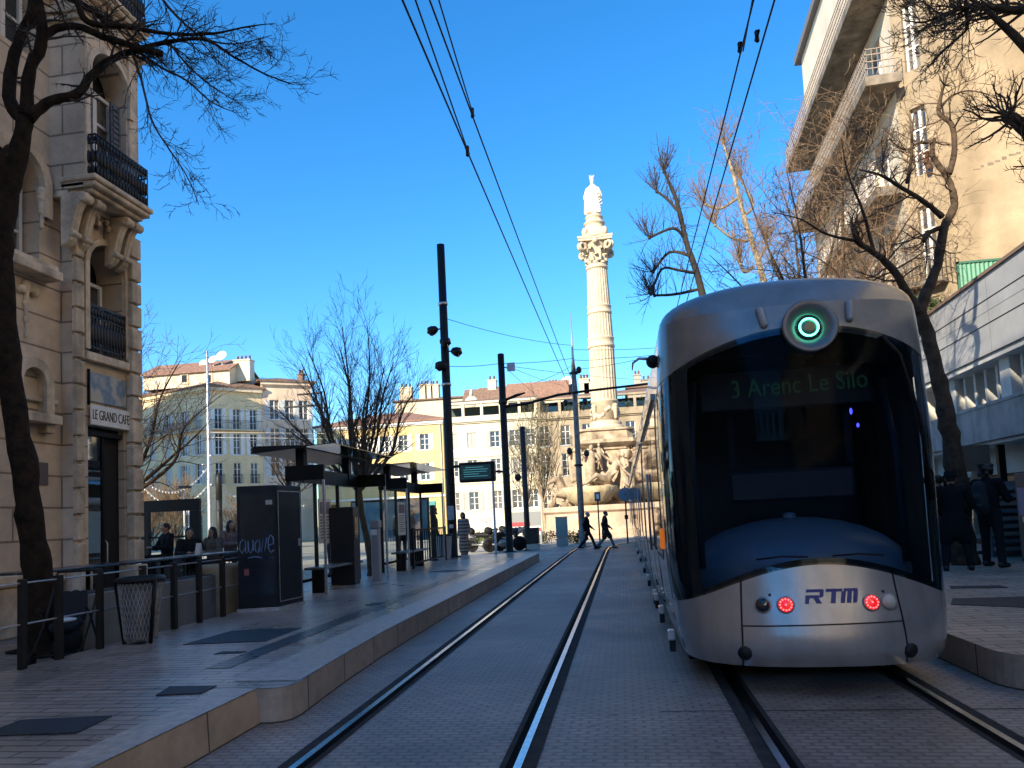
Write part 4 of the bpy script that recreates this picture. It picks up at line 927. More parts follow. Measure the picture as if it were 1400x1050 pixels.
# carved figures round the pedestal
def figure(b, o, s, rz, kind):
    X = Matrix.Translation(o) @ Matrix.Rotation(rz, 4, 'Z') @ Matrix.Scale(s, 4); q = lambda *p: X @ V(p)
    c = lambda a, d, r0, r1: b.cap(q(*a), q(*d), r0*s, r1*s, 10)
    if kind == 'stand':
        c((0, 0, .5), (0, -.05, 1.0), .15, .16); c((0, -.05, 1.0), (0, 0, 1.38), .17, .14); c((0, 0, 1.4), (0, -.03, 1.55), .06, .06); b.ell(q(0, -.05, 1.66), (.1*s, .12*s, .13*s))
        c((-.1, 0, .55), (-.14, -.12, .1), .11, .07); c((.1, 0, .55), (.16, .02, .05), .11, .07); c((-.18, 0, 1.38), (-.42, -.1, 1.2), .07, .06); c((-.42, -.1, 1.2), (-.5, -.2, 1.55), .055, .04); c((.18, 0, 1.38), (.3, -.15, 1.1), .07, .055); c((.3, -.15, 1.1), (.12, -.3, 1.0), .05, .04)
        c((-.15, .1, .1), (-.2, .15, 1.2), .12, .1)
    elif kind == 'recline':
        c((0, 0, .2), (.3, -.02, .55), .17, .15); c((.3, -.02, .55), (.42, 0, .82), .16, .13); c((.44, 0, .85), (.47, -.02, .98), .06, .06); b.ell(q(.5, -.04, 1.08), (.11*s, .12*s, .13*s))
        c((0, -.05, .18), (-.45, -.2, .35), .12, .09); c((-.45, -.2, .35), (-.85, -.2, .08), .08, .05); c((0, .05, .15), (-.5, .1, .2), .12, .09); c((-.5, .1, .2), (-.95, .05, .02), .08, .05)
        c((.42, -.16, .8), (.55, -.3, .5), .07, .05); c((.55, -.3, .5), (.75, -.35, .3), .05, .04); c((.4, .16, .8), (.1, .2, 1.0), .07, .05); c((.1, .2, 1.0), (-.15, .1, 1.15), .05, .04)
    elif kind == 'horse':
        c((0, .3, .3), (0, -.2, .55), .28, .24); c((0, -.2, .55), (0, -.45, 1.05), .2, .12); c((0, -.45, 1.08), (0, -.85, .92), .12, .07)
        for x in (-.05, .05): c((x, -.42, 1.15), (x, -.4, 1.27), .035, .015)
        for k in range(6): c((0, -.22-.04*k, .75+.08*k), (.0, -.1-.04*k, .85+.09*k), .06, .04)
        for x in (-.14, .14): c((x, -.25, .4), (x, -.65, .45), .08, .055); c((x, -.65, .45), (x, -.7, .15), .05, .04)
        pts = [(0, .3, .3), (.1, .7, .15), (.3, .9, .3), (.25, .8, .6), (.05, .75, .65)]
        for i in range(4): c(pts[i], pts[i+1], .22-.045*i, .18-.045*i)
def group(pts, name, seed, rocks, vx=.05):
    b = MB(); rr = random.Random(seed)
    for o, s, rz, k in pts: figure(b, V(o), s, rz, k)
    for (c, r) in rocks:
        for i in range(9): b.ell(V(c)+V((rr.gauss(0, r*.5), rr.gauss(0, r*.4), rr.gauss(0, r*.35))), (r*rr.uniform(.35, .6), r*rr.uniform(.3, .5), r*rr.uniform(.3, .5)), 8, 6)
    return b.build(name, stone3, fo, voxel=vx)
group([((-1.0, -2.3, 3.3), 1.5, .3, 'stand'), ((-.1, -2.6, 3.3), 1.8, .4, 'recline'), ((1.05, -2.3, 2.9), 1.4, -.5, 'stand'), ((-.5, -2.0, 4.3), 1.0, .2, 'stand'), ((.4, -2.5, 2.4), 1.5, R(170), 'recline'), ((.9, -2.6, 2.0), 1.3, R(20), 'horse')], 'sculpture_group', 1, [((0, -1.9, 3.0), .8), ((-1.0, -1.8, 3.3), .6), ((.9, -1.9, 2.6), .6)], .04)
group([((-2.7, -1.5, 2.05), 1.7, R(-55), 'horse'), ((-2.3, -1.1, 2.7), 1.6, .4, 'recline'), ((-2.1, -1.2, 3.6), 1.5, .6, 'stand')], 'sculpture_group', 2, [((-2.4, -1.0, 2.2), .9), ((-2.9, -1.6, 2.1), .5)])
group([((2.6, -1.4, 2.05), 1.6, R(50), 'horse'), ((2.2, -1.3, 2.9), 1.5, R(160), 'recline'), ((2.1, -1.5, 3.7), 1.45, -.5, 'stand'), ((1.8, -1.6, 4.6), 1.0, .8, 'recline')], 'sculpture_group', 3, [((2.3, -1.0, 2.4), .9), ((1.9, -.6, 3.2), .5)])
group([((-1.7, -1.1, 4.3), .95, .5, 'stand'), ((1.75, -1.1, 4.4), .95, -.5, 'stand')], 'sculpture_group', 4, [((-1.6, -.9, 4.3), .35), ((1.65, -.9, 4.4), .35)])
b = MB()        # scallop bowl in front
N = 30
prof = [(.25, 1.9), (.7, 2.0), (1.25, 2.3), (1.6, 2.8), (1.75, 3.2), (1.6, 3.22), (1.45, 3.0), (.9, 2.6), (.1, 2.5)]
b.lathe(prof, (-1.2, -3.0, 0), 60, wob=lambda t, z: 1+.035*abs(math.sin(t*9))); b.lathe([(.9, 1.5), (.6, 1.7), (.45, 2.0), (.5, 2.15)], (-1.2, -3.0, 0), 20); b.build('shell_bowl', mat('weathered bowl stone', (.50, .40, .24), .8, n=(2, .45), bump=(12, .4)), fo)
# ================================================================ THE TRAM
XC = 1.54
def lut(T, z):
    if z <= T[0][0]: return T[0][1]
    for (a, p), (b_, q) in zip(T, T[1:]):
        if z <= b_:
            t = (z-a)/(b_-a); return p+(q-p)*t
    return T[-1][1]
TW = [(.15, 1.02), (.22, 1.05), (.35, 1.085), (.6, 1.12), (1.0, 1.155), (2.2, 1.165), (2.6, 1.155), (2.85, 1.14), (3.0, 1.125), (3.1, 1.12), (3.2, 1.11), (3.28, 1.09), (3.34, 1.05), (3.39, .98), (3.43, .88), (3.47, .74), (3.50, .56), (3.52, .36), (3.53, .1)]
TY = [(.15, 6.26), (.2, 6.16), (.25, 6.10), (.34, 6.065), (.45, 6.07), (.6, 6.10), (.8, 6.15), (1.0, 6.19), (1.1, 6.20), (2.0, 6.20), (2.6, 6.23), (3.0, 6.29), (3.2, 6.35), (3.28, 6.39), (3.39, 6.46), (3.43, 6.50), (3.47, 6.56), (3.50, 6.64), (3.52, 6.75), (3.53, 6.9)]
DD = lambda z: lut([(2.6, .88), (3.3, .60), (3.6, .5)], z)
def S(q, z, off=0):
    q = max(-1, min(1, q)); n = 2.6
    def pt(q, z): return V((XC+lut(TW, z)*q, lut(TY, z)+DD(z)*(1-max(0, 1-abs(q)**n)**(1/n)), z))
    p = pt(q, z)
    if off:
        e = .02; a = pt(min(1, q+e), z)-pt(max(-1, q-e), z); c = pt(q, z+.03)-pt(q, z-.03)
        p = p + a.cross(c).normalized()*off
    return p
def patch(ql, qr, zl, zh, nq, nz, off=0, name='panel', m=None, parent=None):
    f = lambda g, *a: g(*a) if callable(g) else g
    vs = []
    for j in range(nz+1):
        b_ = j/nz
        for i in range(nq+1):
            za = .5
            a0, a1 = math.asin(max(-1, min(1, f(ql, b_))))/(math.pi/2), math.asin(max(-1, min(1, f(qr, b_))))/(math.pi/2)
            q = math.sin((a0+(a1-a0)*i/nq)*math.pi/2); z = f(zl, q)+(f(zh, q)-f(zl, q))*b_
            vs.append(S(q, z, off)-V((XC, 7, 0)))
    b = MB(); w_ = nq+1
    b.add(vs, [(j*w_+i, j*w_+i+1, (j+1)*w_+i+1, (j+1)*w_+i) for j in range(nz) for i in range(nq)], True)
    return b.build(name, m, parent) if m else b
silver = mat('silver tram paint', (.46, .455, .455), .27, .5, coat=.5, n=(3, .14), bump=(3, .04), streak=(6, .14))
silver2 = mat('grey roof fairing', (.30, .295, .29), .34, .4, coat=.4, n=(3, .2), streak=(5, .12))
seam = mat('panel gap', (.012, .012, .014), .6)
frit = mat('black glass border', (.008, .008, .01), .08, coat=.5)
tglass = mat('tram side glass', (.02, .024, .03), .04, spec=1.0)
wind = glassmat('windscreen glass', (.72, .86, 1.0), .85, .015, 1.12)
tram = thing('tram', 'silver tram seen from behind with dark curved rear window, RTM lettering and red tail lamps', 'tram', (XC, 7, 0))
O7 = V((XC, 7, 0))
zb = lambda q: 1.03-.46*q*q+.14*q**4
zt = lambda q: 2.99-.32*q*q
# dark structure just behind the panels, so that gaps read black
patch(-1, 1, .235, lambda q: zb(q), 40, 8, -.012, 'rear_frame', seam, tram)
qe = lambda sg: (lambda b_: sg*(.595-.10*b_))
qcl = lambda b_: -.612+.075*b_; qcr = lambda b_: .552-.078*b_
g = .006
patch(-1, lambda b_: qcl(b_*.98)-g, .235, lambda q: zb(q)-.004, 14, 10, 0, 'corner_panel', silver, tram)
patch(lambda b_: qcr(b_*.98)+g, 1, .235, lambda q: zb(q)-.004, 14, 10, 0, 'corner_panel', silver, tram)
zm = lambda q: .565+.012*q
patch(lambda b_: qcl(b_*.5)+g, lambda b_: qcr(b_*.5)-g, .235, lambda q: zm(q)-.006, 24, 6, 0, 'bumper_panel', silver, tram)
patch(lambda b_: qcl(.5+b_*.5)+g, lambda b_: qcr(.5+b_*.5)-g, lambda q: zm(q)+.006, lambda q: zb(q)-.004, 24, 6, 0, 'lamp_panel', silver, tram)
ws = patch(-.999, .999, lambda q: zb(q)+.012, lambda q: zt(q)-.012, 44, 18, 0, 'rear_window', wind, tram)
patch(-1, 1, lambda q: zb(q)-.004, lambda q: zb(q)+.05, 44, 2, -.004, 'window_border', frit, ws)
patch(-1, 1, lambda q: zt(q)-.05, lambda q: zt(q)+.004, 44, 2, -.004, 'window_border', frit, ws)
for sg in (-1, 1): patch(min(sg*.985, sg*.80), max(sg*.985, sg*.80), lambda q: zb(q)+.04, lambda q: zt(q)-.04, 8, 10, -.006, 'window_border', frit, ws)
patch(-1, 1, lambda q: zt(q)+.006, 3.2, 44, 8, 0, 'roof_fairing', silver2, tram)
# roof cap rows that close the top
b = MB(); rows = [[S(math.sin((i/30-.5)*math.pi), z) for i in range(31)] for z in (3.2, 3.25, 3.29, 3.33, 3.37, 3.4, 3.43, 3.46, 3.485, 3.505, 3.52, 3.53)]
vs = [p-O7 for r_ in rows for p in r_]; b.add(vs, [(j*31+i, j*31+i+1, (j+1)*31+i+1, (j+1)*31+i) for j in range(11) for i in range(30)], True); b.build('roof_fairing', silver2, tram)
# long body: modules with bellows between
def body(y0, y1, name, m, dz=0, inset=0, first=False):
    b = MB(); zs = [.2, .35, .6, 1.0, 1.6, 2.2, 2.6, 2.85, 3.0, 3.1, 3.2, 3.28, 3.34, 3.39, 3.43, 3.47, 3.50, 3.52, 3.53]
    vs = []
    for k, y in enumerate((y0, y1)):
        for sg in (-1, 1):
            for z in zs: vs.append(V((sg*(lut(TW, z)-inset), (lut(TY, z)+DD(z) if first and k == 0 else y), z-inset*.4))-V((0, 7, 0)))
    n = len(zs); fs = []
    for s_ in (0, 1):
        a, c = s_*n, 2*n+s_*n
        fs += [(a+i, c+i, c+i+1, a+i+1) for i in range(n-1)]
    fs += [(n-1, 3*n-1, 4*n-1, 2*n-1)]
    b.add(vs, fs, True)
    if not first: b.add(vs, [tuple(range(0, n))+tuple(range(2*n-1, n-1, -1))])
    b.add(vs, [tuple(range(2*n, 3*n))+tuple(range(4*n-1, 3*n-1, -1))])
    return b.build(name, m, tram)
ends = [(7.08, 12.4), (13.0, 18.8), (19.4, 24.6), (25.2, 31.0), (31.6, 37.2)]
for i, (a, c) in enumerate(ends):
    body(a, c, 'car_body', silver, first=(i == 0))
    if i < 4: body(c+.004, ends[i+1][0]-.004, 'bellows', blackrub, inset=.07)
def sidepanel(sg, y0, y1, z0, z1, off=.006):
    zs = [z0+(z1-z0)*i/6 for i in range(7)]; b = MB(); vs = []
    for y in (y0, y1):
        for z in zs: vs.append(V((sg*(lut(TW, z)+off), y-7, z)))
    b.add(vs, [(i, 7+i, 8+i, i+1) for i in range(6)], True); return b
for i, (a, c) in enumerate(ends):
    a0 = a+(.45 if i == 0 else .12); L_ = c-.12-a0; k = 4
    for sg in (-1, 1):
        for j in range(k):
            y0, y1 = a0+L_*j/k+.05, a0+L_*(j+1)/k-.05; dd = j in (1, 2) and i != 2
            if dd:
                w_ = sidepanel(sg, y0-.03, y1+.03, .3, 2.62, .004).build('door', seam, tram); sidepanel(sg, y0, y1, .4, 2.55, .008).build('pane', tglass, w_)
                b = MB(); b.tube([V((sg*1.19, (y0 if j == 2 else y1)-7, 1.0)), V((sg*1.19, (y0 if j == 2 else y1)-7, 2.0))], .014, 6); b.build('handle', galv, w_)
            else:
                w_ = sidepanel(sg, y0-.03, y1+.03, 1.02, 2.62, .004).build('side_window', seam, tram); sidepanel(sg, y0, y1, 1.06, 2.58, .008).build('pane', tglass, w_)
        b = MB(); b.box(sg*1.14-.05, sg*1.14+.05, a0-7+.1, c-7-.2, 2.66, 2.72); b.build('rain_strip', silver2, tram)
# undertray, blackened to read as shade under the tram; wheels
b = MB(); b.box(-.98, .98, .35, 30, .07, .19); b.box(-.85, .85, .0, 30, .1, .22); b.build('underframe', blackrub, tram)
for y in (9.6, 11.2, 22, 23.6, 34, 35.4):
    b = MB()
    for x in (-.72, .72): b.tube([(x-.07, y-7, .3), (x+.07, y-7, .3)], .3, 20, smooth=False)
    b.build('wheel', darkm, tram)
# cab: desk, rear wall, seat, pillars seen through the glass
cabin = mat('cab plastic', (.016, .021, .03), .6); deskm = mat('sky tinted desk', (.09, .145, .19), .35)  # desk's blue stands in for sky reflected in the glass
b = MB(); b.ell((0, .12, .90), (1.0, .60, .50), 28, 14); b.lathe([(.0, 1.45), (.06, 1.43), (.07, 1.36)], (-.02, .1, 0), 12); desk = b.build('driving_desk', deskm, tram)
b = MB(); b.box(-1.04, 1.04, 1.55, 1.6, .4, 2.98); b.box(-1.04, 1.04, -.25, 1.6, .36, .4); b.build('cab_wall', cabin, tram)
b = MB(); b.box(-.75, .9, .06, .12, 2.42, 2.78); dsp = b.build('destination_display', seam, tram, bevel=.01)
led = mat('green led', (.01, .05, .02), .5, emit=((.25, .95, .35), .004))
textmesh('3 Arenc Le Silo', .24, .002, led, name='lettering', parent=dsp, loc=(.14, .055, 2.62), rot=(R(90), R(-1.2), 0), sx=.82)
b = MB(); b.box(-.52, .62, .2, .26, 1.55, 1.85); b.box(-.5, -.44, .2, .26, 1.85, 2.4); b.box(.56, .62, .2, .26, 1.85, 2.4); b.build('seat_back', cabin, tram, bevel=.03)
for sg in (-1, 1): b = MB(); b.tube([(sg*.86, -.22, .98), (sg*.88, -.1, 2.0), (sg*.82, .0, 2.7)], .035, 8); b.build('pillar', cabin, tram)
blue_led = mat('blue indicator', (.02, .02, .2), .4, emit=((.05, .05, 1), 1.2))
b = MB(); b.ell((.55, -.05, 2.33), (.012, .012, .03)); b.ell((.60, -.05, 2.2), (.012, .012, .02)); b.build('indicator_light', blue_led, tram)
# wiper arm
b = MB(); b.tube([S(.56, 2.86, .02)-O7, S(.66, 2.7, .035)-O7, S(.76, 2.2, .035)-O7, S(.80, 1.75, .03)-O7], [.018, .016, .014, .012], 6); b.tube([S(.70, 2.5, .02)-O7, S(.79, 2.0, .015)-O7, S(.86, 1.5, .015)-O7], .011, 5); b.build('wiper', blackrub, tram)
for sg in (-1, 1): b = MB(); b.tube([S(sg*.08, 1.09, .02)-O7, S(sg*.25, 1.10, .022)-O7, S(sg*.42, 1.08, .02)-O7], .008, 6); b.build('wiper', blackrub, tram)
def onpanel(x, z, off=.0):
    q = (x-XC)/lut(TW, z); p = S(q, z, off)-O7; e = .02
    a = S(q+e, z)-S(q-e, z); c = S(q, z+.02)-S(q, z-.02); nrm = a.cross(c).normalized()
    xx = a.normalized(); zz = nrm; yy = zz.cross(xx); X = Matrix((xx, yy, zz)).transposed().to_4x4(); X.translation = p; return X
def disc(x, z, prof, name, m, parent, n=24):
    X = onpanel(x, z); b = MB(); b.lathe(prof, n=n); b.v = [tuple(X @ V(p)) for p in b.v]; return b.build(name, m, parent)
red = mat('red lamp lens', (.45, .01, .015), .25, emit=((1, .015, .02), .22), coat=.5); redled = mat('red led', (1, .3, .3), .3, emit=((1, .12, .12), .8))
for x in (1.24, 1.885):
    r0 = disc(x, .72, [(.068, 0), (.068, .012), (.06, .016)], 'tail_lamp', silver2, tram); disc(x, .72, [(.058, .004), (.058, .018), (.03, .026), (0, .027)], 'lens', red, r0)
    X = onpanel(x, .72); b = MB()
    for k in range(12): a = 2*math.pi*k/12; b.ell(X @ V((.044*math.cos(a), .044*math.sin(a), .022)), (.008, .008, .008), 8, 5)
    b.ell(X @ V((0, 0, .027)), (.008, .008, .008), 8, 5); b.build('led_ring', redled, r0)
for x, m, nm in ((1.07, mat('dark lens', (.02, .022, .025), .1, coat=1), 'fog_lamp'), (2.025, mat('white lens', (.60, .57, .46), .25, coat=.5), 'reversing_lamp')):
    r0 = disc(x, .72, [(.066, 0), (.066, .010), (.058, .013)], nm, silver2, tram); disc(x, .72, [(.056, .003), (.055, .014), (.03, .03), (0, .034)], 'lens', m, r0)
for x in (1.13, 1.99): disc(x, .80, [(.012, -.004), (.012, .003), (0, .003)], 'sensor', seam, tram, 12)
for x in (.905, 2.15): disc(x, .345, [(.056, -.01), (.056, .006), (0, .007)], 'tow_eye', seam, tram)  # raised black discs stand in for the dark of the tow holes
# operator's letters: slanted R T and three-stroke M
blue = mat('blue lettering', (.02, .035, .22), .4)
polys = []
h = .105
def slant(P): return [(x+y*.22, y) for x, y in P]
polys += [slant(P) for P in (
  [(0, 0), (.032, 0), (.032, .04), (0, .04)], [(0, .04), (.032, .04), (.10, .04), (.10, .062), (0, .062)], [(-.0, .083), (.125, .083), (.125, .105), (-.0, .105)], [(.10, .04), (.135, .05), (.135, .095), (.125, .105), (.105, .083), (.105, .062)], [(.06, .04), (.10, .04), (.13, 0), (.09, 0)],
  [(.15, .083), (.275, .083), (.275, .105), (.15, .105)], [(.195, 0), (.23, 0), (.23, .083), (.195, .083)],
  [(.27, 0), (.302, 0), (.302, .083), (.27, .083)], [(.285, .083), (.302, .083), (.302, .105), (.285, .105)], [(.316, 0), (.348, 0), (.348, .105), (.302, .105), (.302, .083), (.316, .083)], [(.362, 0), (.394, 0), (.394, .09), (.384, .105), (.348, .105), (.348, .083), (.362, .083)])]
b = MB()
for P in polys:
    vs = []
    for x, y in P:
        xw = 1.59-.205+x*1.0; z = .725+y*1.05-(xw-1.59)*-.0; q = (xw-XC)/lut(TW, z); vs.append(S(q, z, .004)-O7)
    b.add(vs, [tuple(range(len(vs)))])
b.build('lettering', blue, tram, fix=True)
# round dish with green ring lamp
def facing(c, tilt, prof_list, parent, n=40):
    X = Matrix.Translation(c) @ Matrix.Rotation(R(90)+tilt, 4, 'X'); out = []
    for nm, prof, m in prof_list:
        b = MB(); b.lathe(prof, n=n); b.v = [tuple(X @ V(p)) for p in b.v]; out.append(b.build(nm, m, parent))
    return out
cd = S(.065, 2.975)-O7+V((0, -.01, 0))
dl = facing(cd, R(-4), [('dish_lamp', [(.20, -.14), (.222, .02), (.222, .045), (.212, .05), (.115, .0), (.105, -.03), (0, -.03)], mat('grey dish', (.15, .155, .165), .4, .3, coat=.4))], tram)[0]
facing(cd, R(-4), [('lens', [(.102, -.028), (.10, -.012), (.04, -.008), (0, -.008)], mat('green dark lens', (.01, .05, .035), .2, coat=1)), ], dl)
grn = mat('green ring light', (.4, 1, .8), .4, emit=((.12, .9, .5), 1.6))
facing(cd, R(-4), [('ring_light', [(.066, -.012), (.066, .004), (.080, .004), (.080, -.012)], grn)], dl)
for x, rz in ((1.25, -.18), (1.95, .14)):
    X = onpanel(x, 3.09, .0); b = MB(); c, s_ = math.sin(rz), math.cos(rz)
    b.cap((-c*.07, -s_*.07, .012), (c*.07, s_*.07, .012), .032, .032, 12); b.v = [tuple(X @ V(p)) for p in b.v]; b.build('marker_lamp', mat('grey housing', (.34, .345, .36), .35, .2), tram)
for sg in (-1, 1):
    b = MB(); p = V((sg*1.17, .1, 2.95)); b.ell(p, (.065, .075, .065), 16, 10); b.tube([p, p-V((sg*.08, 0, -.01))], .025, 8)
    o = b.build('camera_pod', darkm, tram); b = MB()
    if sg < 0: b.tube([p+V((-.04, 0, .03)), p+V((-.13, 0, .04)), p+V((-.19, 0, 0)), p+V((-.20, 0, -.07))], [.016, .014, .012, .006], 6); b.build('hook', galv, o)
amb = mat('amber lens', (.55, .12, .01), .3, emit=((1, .25, .02), .12), coat=.5)
for y in (.32,): b = MB(); b.box(-1.195, -1.15, y-.03, y+.03, 1.14, 1.34); b.build('side_lamp', amb, tram, bevel=.01)
refl = mat('white marker', (.80, .78, .72), .3, coat=.5)
for i, y in enumerate((.1, 1.9, 3.2, 3.7, 6.2, 9.0, 12.5, 16)):
    b = MB(); b.box(-1.185, -1.12, y-.04, y+.04, .30, .40); b.build('step_marker', refl, tram, bevel=.012)
    b = MB(); b.box(-1.175, -1.12, y-.045, y+.045, .2, .298); b.build('step_bracket', seam, tram)
b = MB(); b.box(-.72, .72, 3, 26, 3.45, 3.7); b.build('roof_box', silver2, tram, bevel=.05)
# ================================================================ STREET FURNITURE
def pole(name, label, cat, x, y, z0, z1, r0, r1, m=black, n=14, lean=0):
    t = thing(name, label, cat, (x, y, z0)); b = MB()
    b.lathe([(r0*1.7, 0), (r0*1.7, .03), (r0, .04), (r0*.98, 1.2), (r1, z1-z0), (r1*.6, z1-z0+.02)], n=n); b.build('shaft', m, t); return t
# railing posts along the back of the left platform
rail_t = thing('post_railing', 'row of square dark posts with thin cross bars along the back of the left platform', 'railing', (-5.85, 6.43, .27))
py = [4.6, 6.43, 6.9, 7.5, 8.25, 8.88, 9.45, 10.05]
for y in py: b = MB(); b.box(-.033, .033, y-6.463, y-6.397, 0, .87); b.build('post', darkm, rail_t, bevel=.006)
for z in (.83, .43):
    b = MB(); b.tube([(0, 4.6-6.43-2, z), (0, 10.8-6.43, z)], .010, 6); b.build('cross_bar', galv, rail_t)
# mesh litter bin
def litter_bin(name, label, loc, h, r0, r1, meshy=True, group=None):
    t = thing(name, label, 'litter bin', loc, 0, group); b = MB()
    if meshy:
        N, K = 30, 12
        def P(a, z): r = r0+(r1-r0)*z/h; return V((r*math.cos(a), r*math.sin(a), z))
        for sg in (-1, 1):
            for i in range(N):
                a0 = 2*math.pi*i/N; b.tube([P(a0+sg*.95*k/K, .03+(h-.06)*k/K) for k in range(K+1)], .0045, 4)
        b.build('mesh_basket', galv, t); b = MB(); b.lathe([(r0-.03, .04), (r0-.02, .06), (r1-.035, h-.02)], n=24); b.build('liner', mat('grey bin liner', (.17, .17, .175), .35, n=(9, .5), bump=(9, .6)), t)
        b = MB(); 
        for i in range(60):
            a = rrr.uniform(0, 6.28); z = rrr.uniform(.06, .3)
        b.ell((.03, -.03, .14), (r0*.6, r0*.7, .11), 10, 6); b.build('refuse', mat('dark refuse', (.03, .028, .025), .8, n=(20, .6)), t)
        for a in (R(200), R(-20)): b = MB(); b.tube([(r0*1.06*math.cos(a), r0*1.06*math.sin(a), 0), ((r1+.03)*math.cos(a), (r1+.03)*math.sin(a), h)], .022, 6); b.build('upright', black, t)
    else:
        b.lathe([(r0, 0), (r0+.01, .03), (r1, h-.05), (r1+.015, h-.03)], n=20); b.build('body', mat('pale grey bin', (.42, .44, .47), .5, n=(4, .15)), t)
    b = MB(); b.lathe([(r1-.03, h-.04), (r1+.03, h-.03), (r1+.035, h), (r1+.01, h+.025), (r1-.05, h+.02), (r1-.05, h-.05)], n=28); b.build('rim', darkm, t)
    return t
rrr = random.Random(1)
litter_bin('litter_bin', 'wire mesh litter bin with grey liner standing by the railing posts, front left', (-5.6, 7.85, .27), .74, .165, .24)
litter_bin('litter_bin', 'pale grey plastic litter bin beside the foot of the tall floodlight pole', (-5.75, 23.1, .27), .78, .2, .27, False)
# pushchair
pc = thing('pushchair', 'folded black pushchair parked behind the railing by the grey planter', 'pushchair', (-6.35, 7.6, .12), R(20))
for x in (-.24, .24):
    for y in (-.3, .32):
        b = MB(); b.tube([(x-.02, y, .085), (x+.02, y, .085)], .085, 14, smooth=False); b.build('wheel', blackrub, pc)
b = MB()
for x in (-.24, .24): b.tube([(x, -.3, .09), (x, .1, .52), (x, .42, 1.0)], .013, 6); b.tube([(x, .32, .09), (x, .0, .55), (x, -.12, .62)], .013, 6)
b.tube([(-.24, .42, 1.0), (.24, .42, 1.0)], .016, 6); b.tube([(-.24, -.3, .12), (.24, -.3, .12)], .012, 6); b.build('frame', darkm, pc)
b = MB(); b.cap((-.1, -.08, .40), (.1, -.08, .40), .06, .06, 12); b.cap((-.1, .05, .42), (.1, .05, .42), .06, .06, 12); b.cap((-.12, .15, .5), (-.1, .28, .75), .05, .04, 12); b.cap((.12, .15, .5), (.1, .28, .75), .05, .04, 12); b.cap((0, .15, .48), (0, .27, .72), .09, .08, 12, .5); b.build('seat', mat('black fabric', (.012, .012, .016), .85), pc, voxel=.025)
b = MB(); b.cap((0, .18, .2), (0, -.12, .2), .17, .15, 10, .6); b.build('basket', blackrub, pc, voxel=.03)
b = MB(); b.ell((0, -.02, .47), (.12, .1, .03)); b.build('blanket', white, pc)
# grey terrace planters behind the railing
plm = mat('grey planter', (.20, .21, .22), .6, n=(2, .25), streak=(2, .25))
for i, (y0, y1, lb_) in enumerate(((7.9, 9.55, 'grey box planter behind the railing beside the pushchair'), (9.65, 10.75, 'grey box planter behind the railing next to the dark information panel'))):
    t = thing('planter', lb_, 'planter', (-6.55, (y0+y1)/2, .12)); h_ = (y1-y0)/2; b = MB()
    b.box(-.2, .2, -h_, h_, .03, .72); b.build('box', plm, t, bevel=.012); b = MB(); b.box(-.16, .16, -h_+.04, h_-.04, .70, .73); b.build('soil', mat('soil', (.03, .022, .016), .95), t)
t = thing('planter', 'round tan stone planter beside the left edge of the dark information panel', 'planter', (-6.45, 11.0, .12)); b = MB(); b.lathe([(.25, 0), (.30, .05), (.31, .8), (.33, .85), (.27, .87), (.27, .78)], n=24); b.build('tub', mat('tan stone', (.40, .30, .19), .8, n=(4, .3)), t)
# high tables
for i, (y, lb_) in enumerate(((8.9, 'nearest dark high table on the café terrace, in front of the doorway'), (10.6, 'dark high table on the café terrace in front of the banded corner pier'), (12.4, 'farthest dark high table on the café terrace, before the seated guests'))):
    t = thing('high_table', lb_, 'table', (-7.55, y, .12), 0, 'high tables on the café terrace'); b = MB(); b.box(-.32, .32, -.8, .8, .97, 1.0); b.build('table_top', mat('table laminate', (.05, .055, .065), .25, n=(6, .3)), t, bevel=.008)
    for yy in (-.55, .55): b = MB(); b.lathe([(.22, 0), (.22, .02), (.03, .04), (.03, .97)], (0, yy, 0), 12); b.build('leg', black, t)
t = thing('menu_card', 'small white folded menu card standing on a café table', 'menu', (-7.45, 12.0, 1.122)); b = MB(); b.add([V(p) for p in ((-.05, 0, 0), (.05, 0, 0), (.05, .05, .2), (-.05, .05, .2), (-.05, .1, 0), (.05, .1, 0))], [(0, 1, 2, 3), (3, 2, 5, 4)]); b.build('card', white, t)
# terrace windbreak
t = thing('windbreak', 'black framed glass terrace screen at the corner of the café', 'screen', (-11.0, 17.2, .12)); b = MB()
b.box(-1.2, .42, -.05, .05, 1.95, 2.25); b.box(.15, .42, -.05, .05, 0, 1.947); b.box(-1.2, -.98, -.05, .05, 0, 1.947); b.box(-.978, .148, -.04, .04, .0, .75); b.box(-.978, .148, -.02, .02, 1.28, 1.33); b.build('frame', black, t); b = MB(); b.box(-.978, .148, -.006, .006, .752, 1.947); b.build('pane', glassmat('clear glass', (.93, .97, .96), .93), t)
# dark information panel with a chalk-blue scrawl
ip = thing('information_pillar', 'big dark information panel with pale blue scrawled graffiti, on the left platform', 'panel', (-5.5, 10.95, .27))
fA, fB, fC = V((-.36, -.45, 0)), V((.22, -.30, 0)), V((.30, .42, 0))
fD = V((-.30, .30, 0)); hp = 1.92; b = MB()
b.add([p+V((0, 0, .05)) for p in (fA, fB, fC, fD)]+[p+V((0, 0, hp)) for p in (fA, fB, fC, fD)], [(3, 2, 1, 0), (4, 5, 6, 7), (0, 1, 5, 4), (1, 2, 6, 5), (2, 3, 7, 6), (3, 0, 4, 7)])
b.build('cabinet', mat('dark blue cabinet', (.010, .012, .019), .4, n=(3, .4), spec=.3), ip, bevel=.012)
b = MB(); cc = (fA+fB+fC+fD)/4; b.add([cc+(p-cc)*1.04+V((0, 0, z)) for z in (0, .05) for p in (fA, fB, fC, fD)], [(3, 2, 1, 0), (4, 5, 6, 7), (0, 1, 5, 4), (1, 2, 6, 5), (2, 3, 7, 6), (3, 0, 4, 7)]); b.build('base', galv, ip)
ua = (fB-fA); La = ua.length; ua.normalize(); na = V((ua.y, -ua.x, 0))
